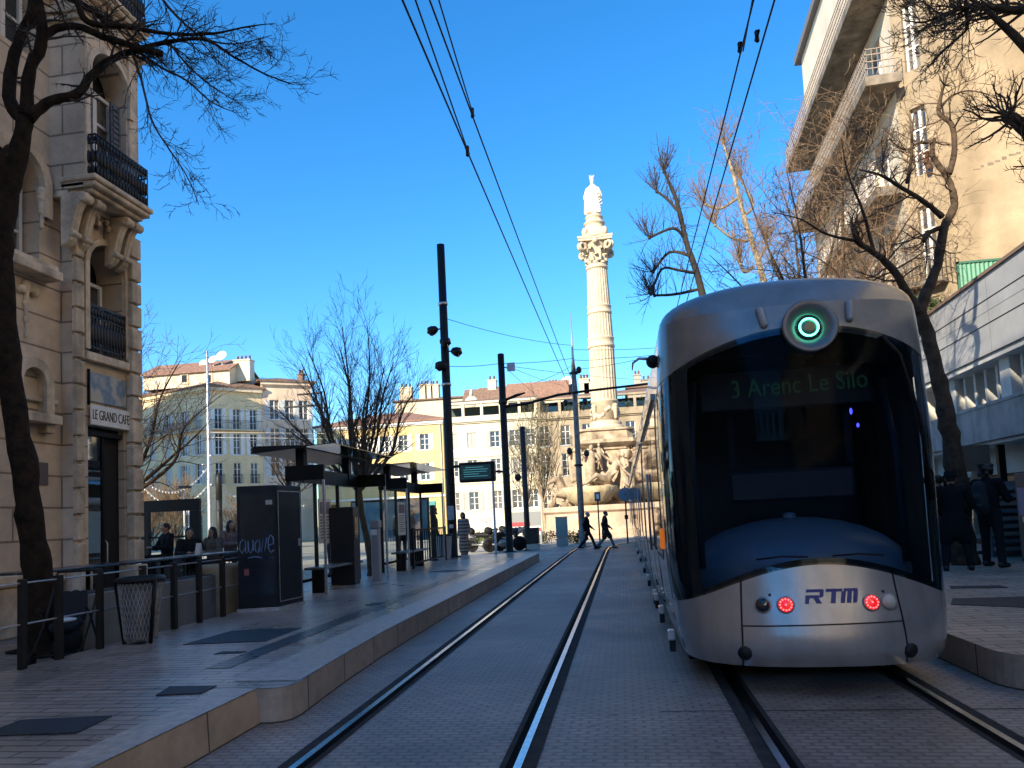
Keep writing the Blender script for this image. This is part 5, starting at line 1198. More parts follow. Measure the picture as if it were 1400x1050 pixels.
b = MB(); b.fbox(fA, ua, .05, La-.05, .25, hp-.12, 0.001, .006); b.build('display_pane', mat('dark display', (.02, .024, .035), .15, n=(4, .4)), ip)
scr = mat('blue spray', (.16, .32, .55), .6)
b = MB()
def stroke(P): b.tube([fA+ua*(.02+x*.56)+na*.007+V((0, 0, .86+y*.30)) for x, y in P], .0085, 5)
stroke([(.14, .8), (.05, .65), (.03, .3), (.1, .1), (.18, .35), (.19, .75), (.19, .2), (.23, .1)]); stroke([(.26, .7), (.27, .2), (.33, .1), (.38, .3), (.39, .75), (.4, .2)]); stroke([(.53, .75), (.45, .6), (.45, .2), (.52, .1), (.57, .4), (.57, .75), (.58, .1)]); stroke([(.62, .1), (.66, .8), (.7, .15), (.76, .85)])
stroke([(.80, .45), (.94, .52), (.93, .85), (.86, .97), (.80, .75), (.80, .3), (.86, .08), (.95, .2)]); stroke([(.25, -.15), (.4, -.1), (.55, -.13), (.62, -.2)]); stroke([(.83, -.2), (.84, -.18)]); stroke([(.9, -.2), (.91, -.18)])
b.build('graffiti', scr, ip)
for u_, z_, w_, h_, c_ in ((.44, 1.62, .10, .07, (.45, .44, .40)), (.10, .55, .07, .10, (.30, .10, .08))): b = MB(); b.fbox(fA, ua, u_, u_+w_, z_, z_+h_, .006, .0075); b.build('sticker', mat('sticker %.2f' % u_, c_, .6), ip)
ub = (fC-fB); Lb2 = ub.length; ub.normalize(); b = MB()
for z_ in (.12, hp-.1): b.fbox(fB, ub, .04, Lb2-.04, z_, z_+.012, .0, .004)
for u_ in (.04, Lb2-.05): b.fbox(fB, ub, u_, u_+.012, .132, hp-.1, .0, .004)
b.fbox(fB, ub, Lb2-.13, Lb2-.08, .95, 1.07, .0, .012); b.build('door_trim', galv, ip)
# shelters
sg_m = glassmat('shelter glass', (.93, .97, .95), .93)
roofglass = glassmat('tinted roof glass', (.55, .62, .62), .55, .05)
def shelter(label, x, y0, y1, kind):
    "x: back line; opens towards the tracks"
    t = thing('tram_shelter', label, 'tram shelter', (x, (y0+y1)/2, .27), 0, 'tram shelters on the left platform'); L_ = (y1-y0)/2
    # roof: dark box beam at the back, wing sheet rising over the platform, glass rim
    b = MB(); z0 = 2.66
    b.add([V(p) for p in ((-.75, -L_+.1, z0), (.22, -L_+.1, z0+.06), (.22, L_+.1, z0+.06), (-.75, L_+.1, z0), (-.75, -L_+.1, z0+.14), (.22, -L_+.1, z0+.11), (.22, L_+.1, z0+.11), (-.75, L_+.1, z0+.14))], [(3, 2, 1, 0), (4, 5, 6, 7), (0, 1, 5, 4), (1, 2, 6, 5), (2, 3, 7, 6), (3, 0, 4, 7)])
    r_ = b.build('roof', mat('shelter roof', (.018, .019, .022), .4, n=(3, .3), spec=.3), t)
    b = MB(); b.add([V(p) for p in ((.225, -L_+.1, z0+.075), (.85, -L_+.1, z0+.10), (.85, L_+.1, z0+.10), (.225, L_+.1, z0+.075), (.225, -L_+.1, z0+.095), (.85, -L_+.1, z0+.115), (.85, L_+.1, z0+.115), (.225, L_+.1, z0+.095))], [(3, 2, 1, 0), (4, 5, 6, 7), (0, 1, 5, 4), (1, 2, 6, 5), (2, 3, 7, 6), (3, 0, 4, 7)]); b.build('roof_glass', roofglass, r_)
    b = MB(); b.box(-.08, .08, -L_+.5, -L_+.66, 2.1, z0+.05); b.box(-.08, .08, L_-.66, L_-.5, 2.1, z0+.05); b.box(-.06, .06, -L_, L_, 2.1, 2.38); b.box(-.045, .7, -L_-.03, -L_+.03, 2.1, 2.38); b.box(-.045, .7, L_-.03, L_+.03, 2.1, 2.38); b.build('header_beam', black, t)
    for yy in (-L_, -L_/3, L_/3, L_):
        b = MB(); b.box(-.03, .03, yy-.03, yy+.03, 0, 2.098); b.build('post', darkm, t)
    for yy in (-L_, L_): b = MB(); b.box(.66, .70, yy-.02, yy+.02, 0, 2.098); b.build('post', galv, t)
    for i in range(3):
        a = -L_+2*L_*i/3+.05; c = -L_+2*L_*(i+1)/3-.05; b = MB(); b.quad((0, a, .25), (0, c, .25), (0, c, 2.09), (0, a, 2.09)); b.build('pane', sg_m, t)
    for yy in (-L_, L_): b = MB(); b.quad((.04, yy, .2), (.655, yy, .2), (.655, yy, 2.09), (.04, yy, 2.09)); b.build('pane', sg_m, t)
    b = MB(); b.box(.12, .52, -L_+.3, L_*.35, .44, .485); bn = b.build('bench', mat('bench top', (.12, .125, .13), .25), t, bevel=.008)
    for yy in (-L_+.5, L_*.2): b = MB(); b.box(.2, .44, yy-.04, yy+.04, 0, .438); b.build('leg', black, bn)
    b = MB(); b.box(.012, .03, -L_*.28, -L_*.28+.62, .9, 1.8); tt = b.build('timetable', white, t); b = MB(); b.box(.031, .034, -L_*.28+.05, -L_*.28+.57, 1.5, 1.74); [b.box(.031, .034, -L_*.28+.05, -L_*.28+.57-.06*(k % 3), 1.42-.06*k, 1.445-.06*k) for k in range(8)]; b.build('print', mat('timetable print', (.25, .2, .22), .7), tt)
    b = MB(); b.tube([(0, -L_, .22), (0, L_, .22)], .03, 8); b.build('foot_rail', black, t)
    return t
s1 = shelter('first glass tram shelter with dark roof, nearest, beside the graffiti panel', -6.05, 12.7, 16.2, 0)
s2 = shelter('second glass tram shelter with dark roof, farther along the platform', -6.05, 17.9, 21.6, 1)
t = thing('ticket_machine', 'tall black ticket machine standing in front of the first shelter', 'ticket machine', (-5.75, 14.6, .27)); b = MB(); b.box(-.26, .26, -.16, .16, .02, 1.62); b.build('cabinet', mat('black cabinet', (.014, .014, .017), .4), t, bevel=.015); b = MB(); b.box(.262, .268, -.1, .1, .95, 1.4); b.build('screen', frit, t); b = MB(); b.box(-.28, .28, -.18, .18, 0, .018); b.build('base', galv, t)
t = thing('ticket_validator', 'slim grey ticket validator post beside the black ticket machine', 'ticket machine', (-5.42, 15.6, .27)); b = MB(); b.box(-.09, .09, -.09, .09, 0, 1.15); b.box(-.11, .11, -.11, .11, 1.152, 1.32); b.build('post', mat('validator grey', (.27, .27, .28), .45), t, bevel=.015); b = MB(); b.box(-.07, .07, -.114, -.111, 1.0, 1.12); b.build('label', white, t)
bar = thing('guard_rail', 'black railing with upright bars beyond the second shelter', 'railing', (-5.55, 20.5, .27), 0)
b = MB()
for z in (.12, 1.0): b.box(-.02, .02, -1.6, 2.0, z, z+.05)
b.build('rail', black, bar)
for i in range(16): b = MB(); b.box(-.012, .012, -1.58+i*.237, -1.556+i*.237, .172, .998); b.build('bar', black, bar)
for yy in (-1.6, 2.0): b = MB(); b.box(-.03, .03, yy-.03, yy+.03, 0, 1.06); b.build('post', black, bar)
t = thing('poster_board', 'teal and blue poster board standing behind the second shelter', 'poster', (-8.0, 24.6, .27)); b = MB(); b.box(-1.35, 1.35, -.05, .05, .6, 2.0)
pm = bpy.data.materials.new('poster print'); pm.use_nodes = True; nd = pm.node_tree; tc = nd.nodes.new('ShaderNodeTexCoord'); nz = nd.nodes.new('ShaderNodeTexNoise'); nz.inputs['Scale'].default_value = 1.6; nd.links.new(tc.outputs['Object'], nz.inputs[0]); cr_ = nd.nodes.new('ShaderNodeValToRGB'); nd.links.new(nz.outputs['Fac'], cr_.inputs[0])
e = cr_.color_ramp.elements; e[0].position = .35; e[0].color = (.03, .12, .22, 1); e[1].position = .7; e[1].color = (.16, .30, .27, 1); nd.links.new(cr_.outputs[0], nd.nodes['Principled BSDF'].inputs['Base Color'])
b.build('poster', pm, t); b = MB(); b.box(-1.4, 1.4, -.07, .07, 2.003, 2.07); b.box(-1.4, -1.353, -.07, .07, 0, 2.0); b.box(1.353, 1.4, -.07, .07, 0, 2.0); b.build('frame', black, t)
# poles
tp = pole('floodlight_pole', 'tallest black pole on the left platform carrying four dark floodlights', 'pole', -5.68, 24.07, .27, 11.0, .16, .135)
for dz, sx, dy in ((7.75, -1, 0), (6.95, 1, 0), (7.25, .25, -.9), (6.45, -.3, -.9)):
    b = MB(); c = V((sx*.42, dy*.3, dz)); b.tube([V((sx*.1, dy*.1, dz+.05)), c], .025, 6)
    X = Matrix.Translation(c) @ Matrix.Rotation(R(110)*(1 if sx > 0 else -1), 4, 'Y'); q = MB(); q.lathe([(.02, -.22), (.10, -.18), (.16, -.05), (.17, .08), (.0, .2)], n=14); b.add([X @ V(p) for p in q.v], q.f, True); fl = b.build('floodlight', black, tp)
    q = MB(); q.lathe([(.0, .1), (.15, .1), (.15, .12), (0, .125)], n=14); b = MB(); b.add([X @ V(p) for p in q.v], q.f); b.build('lens', frit, fl)
for z in (8.6, 5.8): b = MB(); b.lathe([(.16, z), (.175, z+.02), (.175, z+.07), (.16, z+.09)], n=14); b.build('band', galv, tp)
b = MB(); b.box(-.1, .12, -.172, -.165, 1.25, 1.72); b.build('notice', mat('grey notice', (.33, .36, .42), .5, n=(12, .4)), tp); b = MB(); b.box(-.06, .08, -.172, -.165, .98, 1.1); b.build('notice', white, tp)
ds = thing('information_screen', 'dark information screen with teal lines hung from a black bracket on the tall pole', 'screen', (-4.72, 23.9, 3.1)); b = MB(); b.box(-.58, .62, -.16, .16, -.36, .30); b.build('housing', black, ds, bevel=.03)
b = MB(); b.box(-.52, .5, -.166, -.161, -.27, .2); b.build('display', mat('screen glass', (.02, .045, .055), .1, emit=((.03, .09, .11), .06)), ds); b = MB()
for k, (a, c) in enumerate(((-.35, .25), (-.42, .40), (-.42, .36), (-.42, .1), (-.40, .38))): b.box(a, c, -.169, -.1665, .12-.075*k, .135-.075*k)
b.build('text_lines', mat('cyan text', (.1, .4, .4), .5, emit=((.2, .7, .7), .1)), ds); b = MB(); b.box(-.98, -.585, -.04, .04, .15, .24); b.box(-.98, -.90, -.04, .04, -.35, .148); b.build('bracket', black, ds)
p2 = pole('catenary_pole', 'shorter black pole holding the overhead line arm, grey box at its top', 'pole', -4.07, 26.05, .27, 7.47, .135, .12)
b = MB(); b.box(.22, .5, -.05, .05, 6.55, 6.85); b.build('grey_box', mat('pale blue box', (.33, .37, .45), .5), p2); b = MB(); b.tube([(.1, 0, 6.7), (.24, 0, 6.7)], .02, 6); b.build('box_bracket', black, p2)
b = MB(); b.tube([(.1, 0, 5.25), (.9, 0, 5.32), (2.0, 0, 5.55), (3.0, 0, 5.62), (7.0, 0, 5.8)], [.06, .05, .05, .045, .04], 8)
for x in (2.6, 5.65): b.tube([(x, 0, 5.6), (x, 0, 5.3)], .018, 6)
b.tube([(.1, 0, 5.5), (.5, -.1, 5.62), (.85, -.2, 5.68)], [.05, .06, .03], 8); b.build('cantilever_arm', black, p2)
b = MB(); b.tube([(-.1, 0, 2.9), (-1.0, -.1, 2.98)], .04, 8); b.build('side_arm', black, p2); b = MB(); b.lathe([(.14, 5.35), (.16, 5.37), (.16, 5.5), (.14, 5.52)], n=14); b.build('band', darkm, p2)
b = MB(); b.tube([(.12, 0, 2.75), (.3, 0, 2.9), (.42, 0, 2.8)], .015, 6); b.ell((.42, 0, 2.66), (.12, .12, .14)); b.build('lantern', darkm, p2)
t = pole('mast', 'slender grey mast with needle tip standing between the tracks and the fountain', 'pole', -1.88, 33.75, 0, 8.2, .15, .11, mat('weathered galvanised mast', (.20, .17, .15), .6, .3, n=(6, .5)), 12)
b = MB(); b.lathe([(.11, 8.2), (.06, 8.8), (.012, 10.9)], n=10); b.build('needle', galv, t)
for dz, sx in ((8.1, .25), (6.6, .45), (6.6, -.45), (4.2, .4), (4.35, -.38)):
    b = MB(); b.tube([(0, 0, dz), (sx*.7, 0, dz+.05)], .02, 6); b.ell((sx, -.05, dz+.08), (.13, .15, .17), 10, 8); b.build('floodlight', darkm, t)
for z in (3.7, 8.0): b = MB(); b.lathe([(.13, z), (.2, z+.02), (.2, z+.1), (.13, z+.12)], n=12); b.build('collar', darkm, t)
pole('post', 'plain dark grey post with flat top between the two black poles and the slender tree', 'post', -4.3, 32.9, 0, 5.6, .13, .12, darkm, 12)
t = pole('lamp_post', 'thin pale steel lighting mast with a black lower sleeve before the olive corner house', 'lamp post', at(287, 700, 35).x, 35, 0, at(283, 480, 35).z, .13, .05, galv, 12)
b = MB(); b.lathe([(.15, 0), (.15, 3.1), (.12, 3.12)], (.52, 0, 0), 12); b.lathe([(.16, 3.12), (.16, 4.2), (.05, 4.5)], (.52, 0, 0), 12); b.build('sleeve', darkm, t)
for z, a in ((5.4, .2), (4.6, -.2), (3.9, .2), (4.95, -.25)): b = MB(); b.ell((a, -.1, z), (.09, .13, .08)); b.build('spotlight', galv, t)
t = pole('lamp_post', 'dark street lamp with two flat arms beside the big bare tree', 'lamp post', at(444, 700, 40).x, 40, 0, at(444, 535, 40).z, .09, .07, black, 10)
zz = at(444, 535, 40).z
for dz in (0, -.7): b = MB(); b.box(-1.45 if dz == 0 else -2.3, -.0, -.1, .1, zz-.12+dz, zz-.04+dz); b.build('lamp_head', black, t)
t = pole('street_lamp', 'short street lamp with flat square head near the blue pedestrian sign', 'street lamp', at(252, 700, 30).x, 30, 0, at(252, 672, 30).z, .04, .035, galv, 10)
zz = at(250, 668, 30).z; b = MB(); b.box(-.28, .28, -.18, .18, zz, zz+.12); b.build('lamp_head', darkm, t, bevel=.03)
t = pole('traffic_sign', 'blue square pedestrian sign with white border on a thin post', 'sign', at(258, 700, 29.5).x, 29.5, 0, at(257, 688, 29.5).z, .03, .03, galv, 8)
zz = at(257, 697, 29.5).z; b = MB(); b.box(-.17, .17, -.06, -.04, zz-.2, zz+.2); b.build('plate', white, t, bevel=.02); b = MB(); b.box(-.145, .145, -.064, -.061, zz-.175, zz+.175); b.build('blue_field', mat('sign blue', (.03, .06, .33), .4), t)
b = MB()
for x, s_ in ((-.04, 1), (.06, .75)): b.ell((x, -.066, zz+.1*s_), (.025, .004, .028), 10, 6); b.prism([(x-.035, zz+.065*s_), (x+.035, zz+.065*s_), (x+.025, zz-.05), (x+.045, zz-.14), (x+.01, zz-.14), (x, zz-.06), (x-.03, zz-.14), (x-.055, zz-.13), (x-.025, zz-.04)], lambda a, c, d: V((a, -.065-d, c)), .003)
b.build('pictogram', white, t)
t = pole('traffic_sign', 'round grey sign back on a dark post at the far end beside the tram', 'sign', at(856, 700, 36).x, 36, 0, at(855, 665, 36).z, .04, .04, darkm, 8)
zz = at(855, 676, 36).z; b = MB(); b.tube([(0, -.05, zz), (0, -.03, zz)], .33, 24, smooth=False); b.build('plate', mat('sign back', (.20, .22, .26), .5), t); b = MB(); b.tube([(0, -.07, zz), (0, .06, zz+0)], .03, 6); b.box(-.09, .09, -.09, -.03, zz-1.2, zz-1.0); b.build('clamp', darkm, t)
t = pole('traffic_sign', 'small rectangular sign on a thin post in front of the fountain bowl', 'sign', at(818, 700, 35).x, 35, 0, at(816, 673, 35).z, .035, .035, darkm, 8)
zz = at(816, 679, 35).z; b = MB(); b.box(-.14, .14, -.06, -.04, zz-.22, zz+.22); b.build('plate', mat('sign grey', (.10, .11, .13), .5), t); b = MB(); b.box(-.06, .07, -.064, -.061, zz-.1, zz+.12); b.build('pictogram', white, t)
# cabinets, hedge, notices
def cabinet(label, px, Y, w, h, m): 
    p = at(px, 700, Y); t = thing('cabinet', label, 'cabinet', (p.x, Y, 0)); b = MB(); b.box(-w/2, w/2, -.25, .25, .0, h*.28); b.build('base', mat('cabinet base', (.30, .30, .28), .7), t); b = MB(); b.box(-w/2, w/2, -.25, .25, h*.30, h); b.box(-w/2-.02, w/2+.02, -.27, .27, h+.003, h+.05); b.build('door', m, t, bevel=.01); return t
cabinet('grey green electrical cabinet standing left of the mast before the fountain', 767, 36, .55, 1.38, mat('cabinet green', (.20, .25, .24), .55))
cabinet('low dark slatted cabinet at the end of the left platform', 727, 33, .55, .95, darkm)
# construction-site notice with red and white stripes
p = at(716, 700, 36); t = thing('barrier_board', 'red and white striped notice board behind the thin dark post', 'barrier', (p.x, 36, 0)); b = MB(); b.box(-.85, .85, -.04, .04, .1, 1.75); b.build('board', mat('barrier grey', (.22, .23, .23), .6), t); b = MB(); b.box(-.8, .3, -.05, -.041, 1.05, 1.25); b.box(.0, .82, -.05, -.041, .78, .92); b.build('red_stripe', mat('barrier red', (.5, .05, .06), .5), t); b = MB(); b.box(-.8, .8, -.049, -.041, .93, 1.03); b.box(-.8, .8, -.049, -.041, .6, .75); b.build('white_stripe', white, t)
p = at(665, 711, 44); t = thing('traffic_sign', 'small pink and red direction sign above the bright green shrub', 'sign', (p.x, 44, 0)); b = MB(); b.tube([(0, 0, 0), (0, 0, p.z)], .03, 6); b.build('post', galv, t); b = MB(); b.box(-.3, .35, -.05, -.03, p.z-.1, p.z+.12); b.build('plate', mat('pink sign', (.62, .25, .25), .5), t); b = MB(); b.box(-.2, .25, -.056, -.051, p.z-.02, p.z+.04); b.build('bar', white, t)
pole('post', 'short thin grey post left of the second black pole', 'post', at(690, 700, 27).x-.15, 25.6, .27, 3.3, .04, .04, galv, 8)
pole('post', 'dark stub post beside the poster board behind the second shelter', 'post', -5.95, 22.6, .27, 2.0, .09, .09, darkm, 10)
# motorbikes parked beyond the platform
def motorbike(label, px, Y, rz):
    p = at(px, 700, Y); t = thing('motorbike', label, 'motorbike', (p.x, Y, .0), rz, 'motorbikes parked beyond the platform')
    for x in (-.68, .68):
        b = MB()
        q = MB(); q.lathe([(.22, -.05), (.31, -.06), (.33, 0), (.31, .06), (.22, .05), (.22, -.05)], n=22); b.add([V((v[0]+x, v[2], v[1]+.33)) for v in q.v], q.f, True); w_ = b.build('wheel', blackrub, t)
        b = MB(); b.tube([(x, -.02, .33), (x, .02, .33)], .2, 16, smooth=False); b.build('rim', galv, w_)
    b = MB(); b.cap((-.5, 0, .78), (.1, 0, .76), .10, .13, 10); b.build('seat', blackrub, t, voxel=.03)
    b = MB(); b.cap((.1, 0, .85), (.4, 0, .9), .17, .13, 12, .8); b.cap((.55, 0, .95), (.5, 0, .7), .12, .1); b.cap((-.45, 0, .68), (-.75, 0, .8), .08, .05); b.build('bodywork', mat('black bike paint', (.02, .02, .025), .25, coat=.5), t, voxel=.03)
    b = MB(); b.cap((-.1, 0, .38), (.25, 0, .45), .18, .17, 12, .7); b.tube([(.25, -.15, .3), (-.6, -.17, .35)], .05, 8); b.build('engine', mat('engine alloy', (.25, .24, .22), .4, .7), t)
    b = MB(); b.tube([(.68, .06, .33), (.5, .08, .95)], .025, 6); b.tube([(.68, -.06, .33), (.5, -.08, .95)], .025, 6); b.tube([(.42, -.36, 1.05), (.5, 0, 1.0), (.42, .36, 1.05)], .017, 6); b.build('handlebar', darkm, t)
    b = MB(); b.cap((-.68, 0, .95), (-.75, 0, .98), .17, .16, 10); b.build('top_box', blackrub, t)
    b = MB(); b.ell((.66, 0, .88), (.07, .1, .09)); b.build('headlight', mat('lamp glass', (.6, .6, .55), .15), t)
    return t
motorbike('black motorbike parked behind the person in the striped coat', 662, 33, R(-12)); motorbike('black motorbike parked just behind the shorter black pole', 688, 32.5, R(20)); motorbike('scooter-like motorbike farthest right, by the striped notice board', 703, 34.5, R(-25))
# kiosk machine on the right
t = thing('cash_machine_kiosk', 'dark grey machine kiosk with a lit blue keypad at the right edge', 'kiosk', (7.42, 14.35, .27), R(-6)); b = MB(); b.box(-.28, .5, -.35, .35, .0, 1.62); b.build('cabinet', mat('kiosk grey', (.045, .05, .055), .45, n=(3, .3)), t, bevel=.02); b = MB(); b.box(-.29, -.282, -.25, .25, .85, 1.35); b.build('panel', mat('kiosk blue', (.12, .22, .42), .3), t); b = MB(); b.box(-.3, -.282, -.2, .1, .72, .83); b.build('keypad', white, t); b = MB(); b.box(-.2, .42, -.36, -.352, .15, .7); b.build('door', mat('kiosk door', (.10, .105, .11), .5), t)
t = thing('news_stand', 'rack of folded papers and magazines outside the right shopfront', 'rack', (7.6, 16.1, .27)); b = MB(); b.box(-.35, .35, -.15, .2, 0, 1.5); b.build('frame', mat('grey rack', (.13, .13, .135), .6), t)
rr = random.Random(6)
for k in range(9): b = MB(); b.box(-.32, .3, -.24-.01*(k % 2), -.152, .12+k*.15, .2+k*.15); b.build('papers', mat('paper %d' % (k % 4), rr.choice([(.2, .2, .19), (.16, .17, .19), (.22, .19, .15), (.12, .13, .15)]), .8, n=(30, .3)), t)
t = thing('hanging_sign', 'dark framed hanging sign on a black post under the right canopy', 'sign', (6.9, 16.6, .27)); b = MB(); b.box(-.06, .06, -.06, .06, 0, 2.46); b.build('post', black, t); b = MB(); b.box(.1, .75, -.04, .04, 1.75, 2.3); b.build('panel', mat('brown sign', (.10, .08, .06), .5), t); b = MB(); b.box(.062, .098, -.03, .03, 2.0, 2.06); b.box(-1.6, -.062, -.05, .05, 1.55, 1.68); b.build('bracket', black, t)
t = thing('parasol', 'closed tan parasol standing behind the person with the backpack', 'parasol', (7.6, 17.0, .27)); b = MB(); b.lathe([(.05, 1.0), (.2, 1.1), (.17, 1.6), (.08, 2.0), (.01, 2.2)], n=10, wob=lambda a, z: 1+.12*math.sin(a*5)); b.build('canopy', mat('tan canvas', (.42, .28, .16), .9), t); b = MB(); b.lathe([(.2, 0), (.2, .06), (.03, .08), (.03, 1.1)], n=12); b.build('pole', darkm, t)

# ================================================================ OVERHEAD LINES
def wire(name, label, pts, r=.011, sag=0):
    P = [V(p) for p in pts]; t0 = P[0]; full = []
    for i in range(len(P)-1):
        for k in range(8):
            s_ = k/8; full.append(P[i].lerp(P[i+1], s_)-V((0, 0, sag*4*s_*(1-s_))))
    full.append(P[-1]); b = MB(); b.tube([p-t0 for p in full], r*.72, 5); o = b.build(name, black); o.location = t0; tag(o, label, 'wire'); return o
wire('contact_wire', 'lower overhead line above the empty left track', [(-1.47, -2, 5.62), (-1.47, 26.05, 5.62)], .013, .05)
wire('carrier_wire', 'upper overhead line above the empty left track', [(-1.45, -2, 6.35), (-1.45, 26.05, 6.1), (-1.85, 33.6, 8.15)], .013, .12)
wire('contact_wire', 'lower overhead line above the tram', [(1.56, -2, 6.02), (1.56, 26.05, 5.75)], .013, .05)
wire('contact_wire', 'branch of the lower line splitting off over the left track', [(-1.47, 7.7, 5.6), (-1.33, 3, 5.75)], .011)
wire('carrier_wire', 'branch of the upper line splitting off over the left track', [(-1.45, 8.0, 6.2), (-1.30, 3, 6.42)], .011)
wire('contact_wire', 'branch line splitting off over the tram', [(1.53, 7.7, 6.3), (1.36, 3, 6.5)], .011)
wire('carrier_wire', 'upper overhead line above the tram', [(1.5, -2, 6.5), (1.5, 26.05, 6.1)], .013, .1)
for x, y, z, lb_ in ((-1.47, 7.7, 5.585, 'dark clamp on the lower left line'), (-1.45, 8.0, 6.19, 'dark clamp on the upper left line'), (1.53, 7.0, 6.0, 'dark clamp on the lower right line'), (1.5, 7.7, 6.35, 'dark clamp on the upper right line')):
    t = thing('line_clamp', lb_ + ', where it splits in two', 'line fitting', (x, y, z), 0, 'clamps on the overhead lines'); b = MB(); b.cap((0, -.07, 0), (0, .07, 0), .016, .016, 8); b.build('sleeve', black, t); b = MB(); b.cap((0, 0, -.05), (0, .02, .05), .02, .02, 8); b.build('bolt', black, t)
p_ = lambda x, y, Y: at(x, y, Y)
wire('span_wire', 'span wire from the tall pole down to the mast', [p_(611, 436, 24.07), p_(780, 472, 33.7)], .014, .15)
wire('span_wire', 'span wire between tall pole and shorter black pole', [p_(613, 501, 24.07), p_(689, 496, 26)], .014, .05)
wire('span_wire', 'span wire from the shorter black pole to the mast', [p_(690, 497, 26), p_(782, 490, 33.7)], .016, .05)
wire('span_wire', 'upper span wire from the mast to the right over the tram', [p_(783, 478, 33.7), p_(960, 470, 30)], .014, .1)
wire('span_wire', 'lower span wire from the mast to the right over the tram', [p_(783, 492, 33.7), p_(830, 490, 32), p_(960, 478, 28)], .016, .05)
wire('guy_wire', 'thin wire falling from the grey box towards the fountain top', [p_(700, 501, 26.05), p_(905, 520, 38)], .012, .1)
wire('guy_wire', 'thin wire falling from the shorter pole to the roofs', [p_(692, 503, 26.05), p_(735, 541, 50)], .014, .05)
wire('guy_wire', 'diagonal wire falling left from the mast', [p_(782, 500, 33.7), p_(735, 522, 27)], .014, .05)
wire('guy_wire', 'thin wire from the shorter pole to the balcony house', [p_(693, 500, 26.05), p_(770, 527, 60)], .014, .1)
wire('span_wire', 'short wire right of the mast above the cantilever arm', [p_(786, 505, 33.7), p_(870, 492, 30), p_(960, 470, 28)], .014, .05)
# string of festive bulbs, left square
def garland(label, a, c, sag):
    P = [a.lerp(c, k/24)-V((0, 0, sag*4*(k/24)*(1-k/24))) for k in range(25)]; b = MB(); b.tube([p-a for p in P], .011, 5); o = b.build('light_string', white); o.location = a; tag(o, label, 'light string', 'white light strings over the left square')
    b = MB()
    for p in P[1:-1]: b.ell(p-a-V((0, 0, .05)), (.03, .03, .04), 6, 5)
    b.build('bulbs', white, o)
garland('white light string hanging from the lamp mast to the left', at(283, 640, 35), at(180, 640, 30), 1.15)
garland('lower white light string behind the pedestrian sign', at(283, 665, 35), at(180, 645, 33), 1.3)
garland('white light string running right from the lamp mast behind the dark panel', at(292, 663, 35), at(420, 690, 38), .5)
wire('light_cable', 'upper straight pale cable right of the lamp mast', [at(288, 591, 35), at(470, 593, 38)], .011).data.materials[0] = white
wire('light_cable', 'lower straight pale cable right of the lamp mast', [at(288, 598, 35), at(470, 600, 38)], .011).data.materials[0] = white
# ================================================================ TREES
def rv(rg, s=1): return V((rg.gauss(0, s), rg.gauss(0, s), rg.gauss(0, s)))
def twigs(mb, rg, p, d, L, r, lvl, P):
    n = 4 if lvl > 0 else 3; pts = [p]; d = d.normalized(); dirs = [d]
    for i in range(n):
        d = (d+rv(rg, P['wob'])+V((0, 0, P['up']*(1 if lvl < 2 else P.get('upk', 1))))).normalized(); pts.append(pts[-1]+d*L/n); dirs.append(d)
    mb.tube(pts, [r*(1-.62*i/n) for i in range(n+1)], 3 if r < .012 else 5, cap=False)
    if lvl >= P['levels']: return
    k = P['kids'][min(lvl, len(P['kids'])-1)]
    for j in range(k):
        t = .25+.75*(j+rg.random())/k; i = min(n-1, int(t*n)); f = t*n-i; q = pts[i].lerp(pts[i+1], f)
        dd = dirs[i]; a = rv(rg); a = (a-dd*a.dot(dd)).normalized()
        sp = P['spread']*rg.uniform(.6, 1.3)
        twigs(mb, rg, q, dd*math.cos(sp)+a*math.sin(sp), L*P['ratio']*rg.uniform(.6, 1.15)*(1.15-.4*t), max(P['rmin'], r*(1-.62*t)*.6), lvl+1, P)
def limb(mb, pts, radii, rg=None, sub=5):
    "smooth knobbly limb through pts"
    P = [V(p) for p in pts]; Q, RR = [], []
    for i in range(len(P)-1):
        p0, p1, p2, p3 = P[max(i-1, 0)], P[i], P[i+1], P[min(i+2, len(P)-1)]
        for k in range(sub):
            t = k/sub; q = .5*((2*p1)+(p2-p0)*t+(2*p0-5*p1+4*p2-p3)*t*t+(3*p1-p0-3*p2+p3)*t**3)
            r = radii[i]+(radii[i+1]-radii[i])*t
            if rg: q = q+rv(rg, r*.07); r *= rg.uniform(.93, 1.1)
            Q.append(q); RR.append(r)
    Q.append(P[-1]); RR.append(radii[-1]); mb.tube(Q, RR, 12 if radii[0] > .04 else 6); return Q, RR
def tree(name, label, base, group=None): return thing(name, label, 'tree', base, 0, group)
def local(t, pts): return [V(p)-V(t.location) for p in pts]
def shoots(mb, rg, Q, RR, n, P, i0=0, L=.8, bias=None):
    for k in range(n):
        i = rg.randrange(i0, len(Q)-1); d = (Q[i+1]-Q[i]).normalized(); a = rv(rg); a = (a-d*a.dot(d)).normalized()
        if bias is not None: a = (a+bias).normalized()
        twigs(mb, rg, Q[i]+a*RR[i]*.6, (a+d*.5), L*rg.uniform(.5, 1.2), min(.02, RR[i]*.45), 1, P)

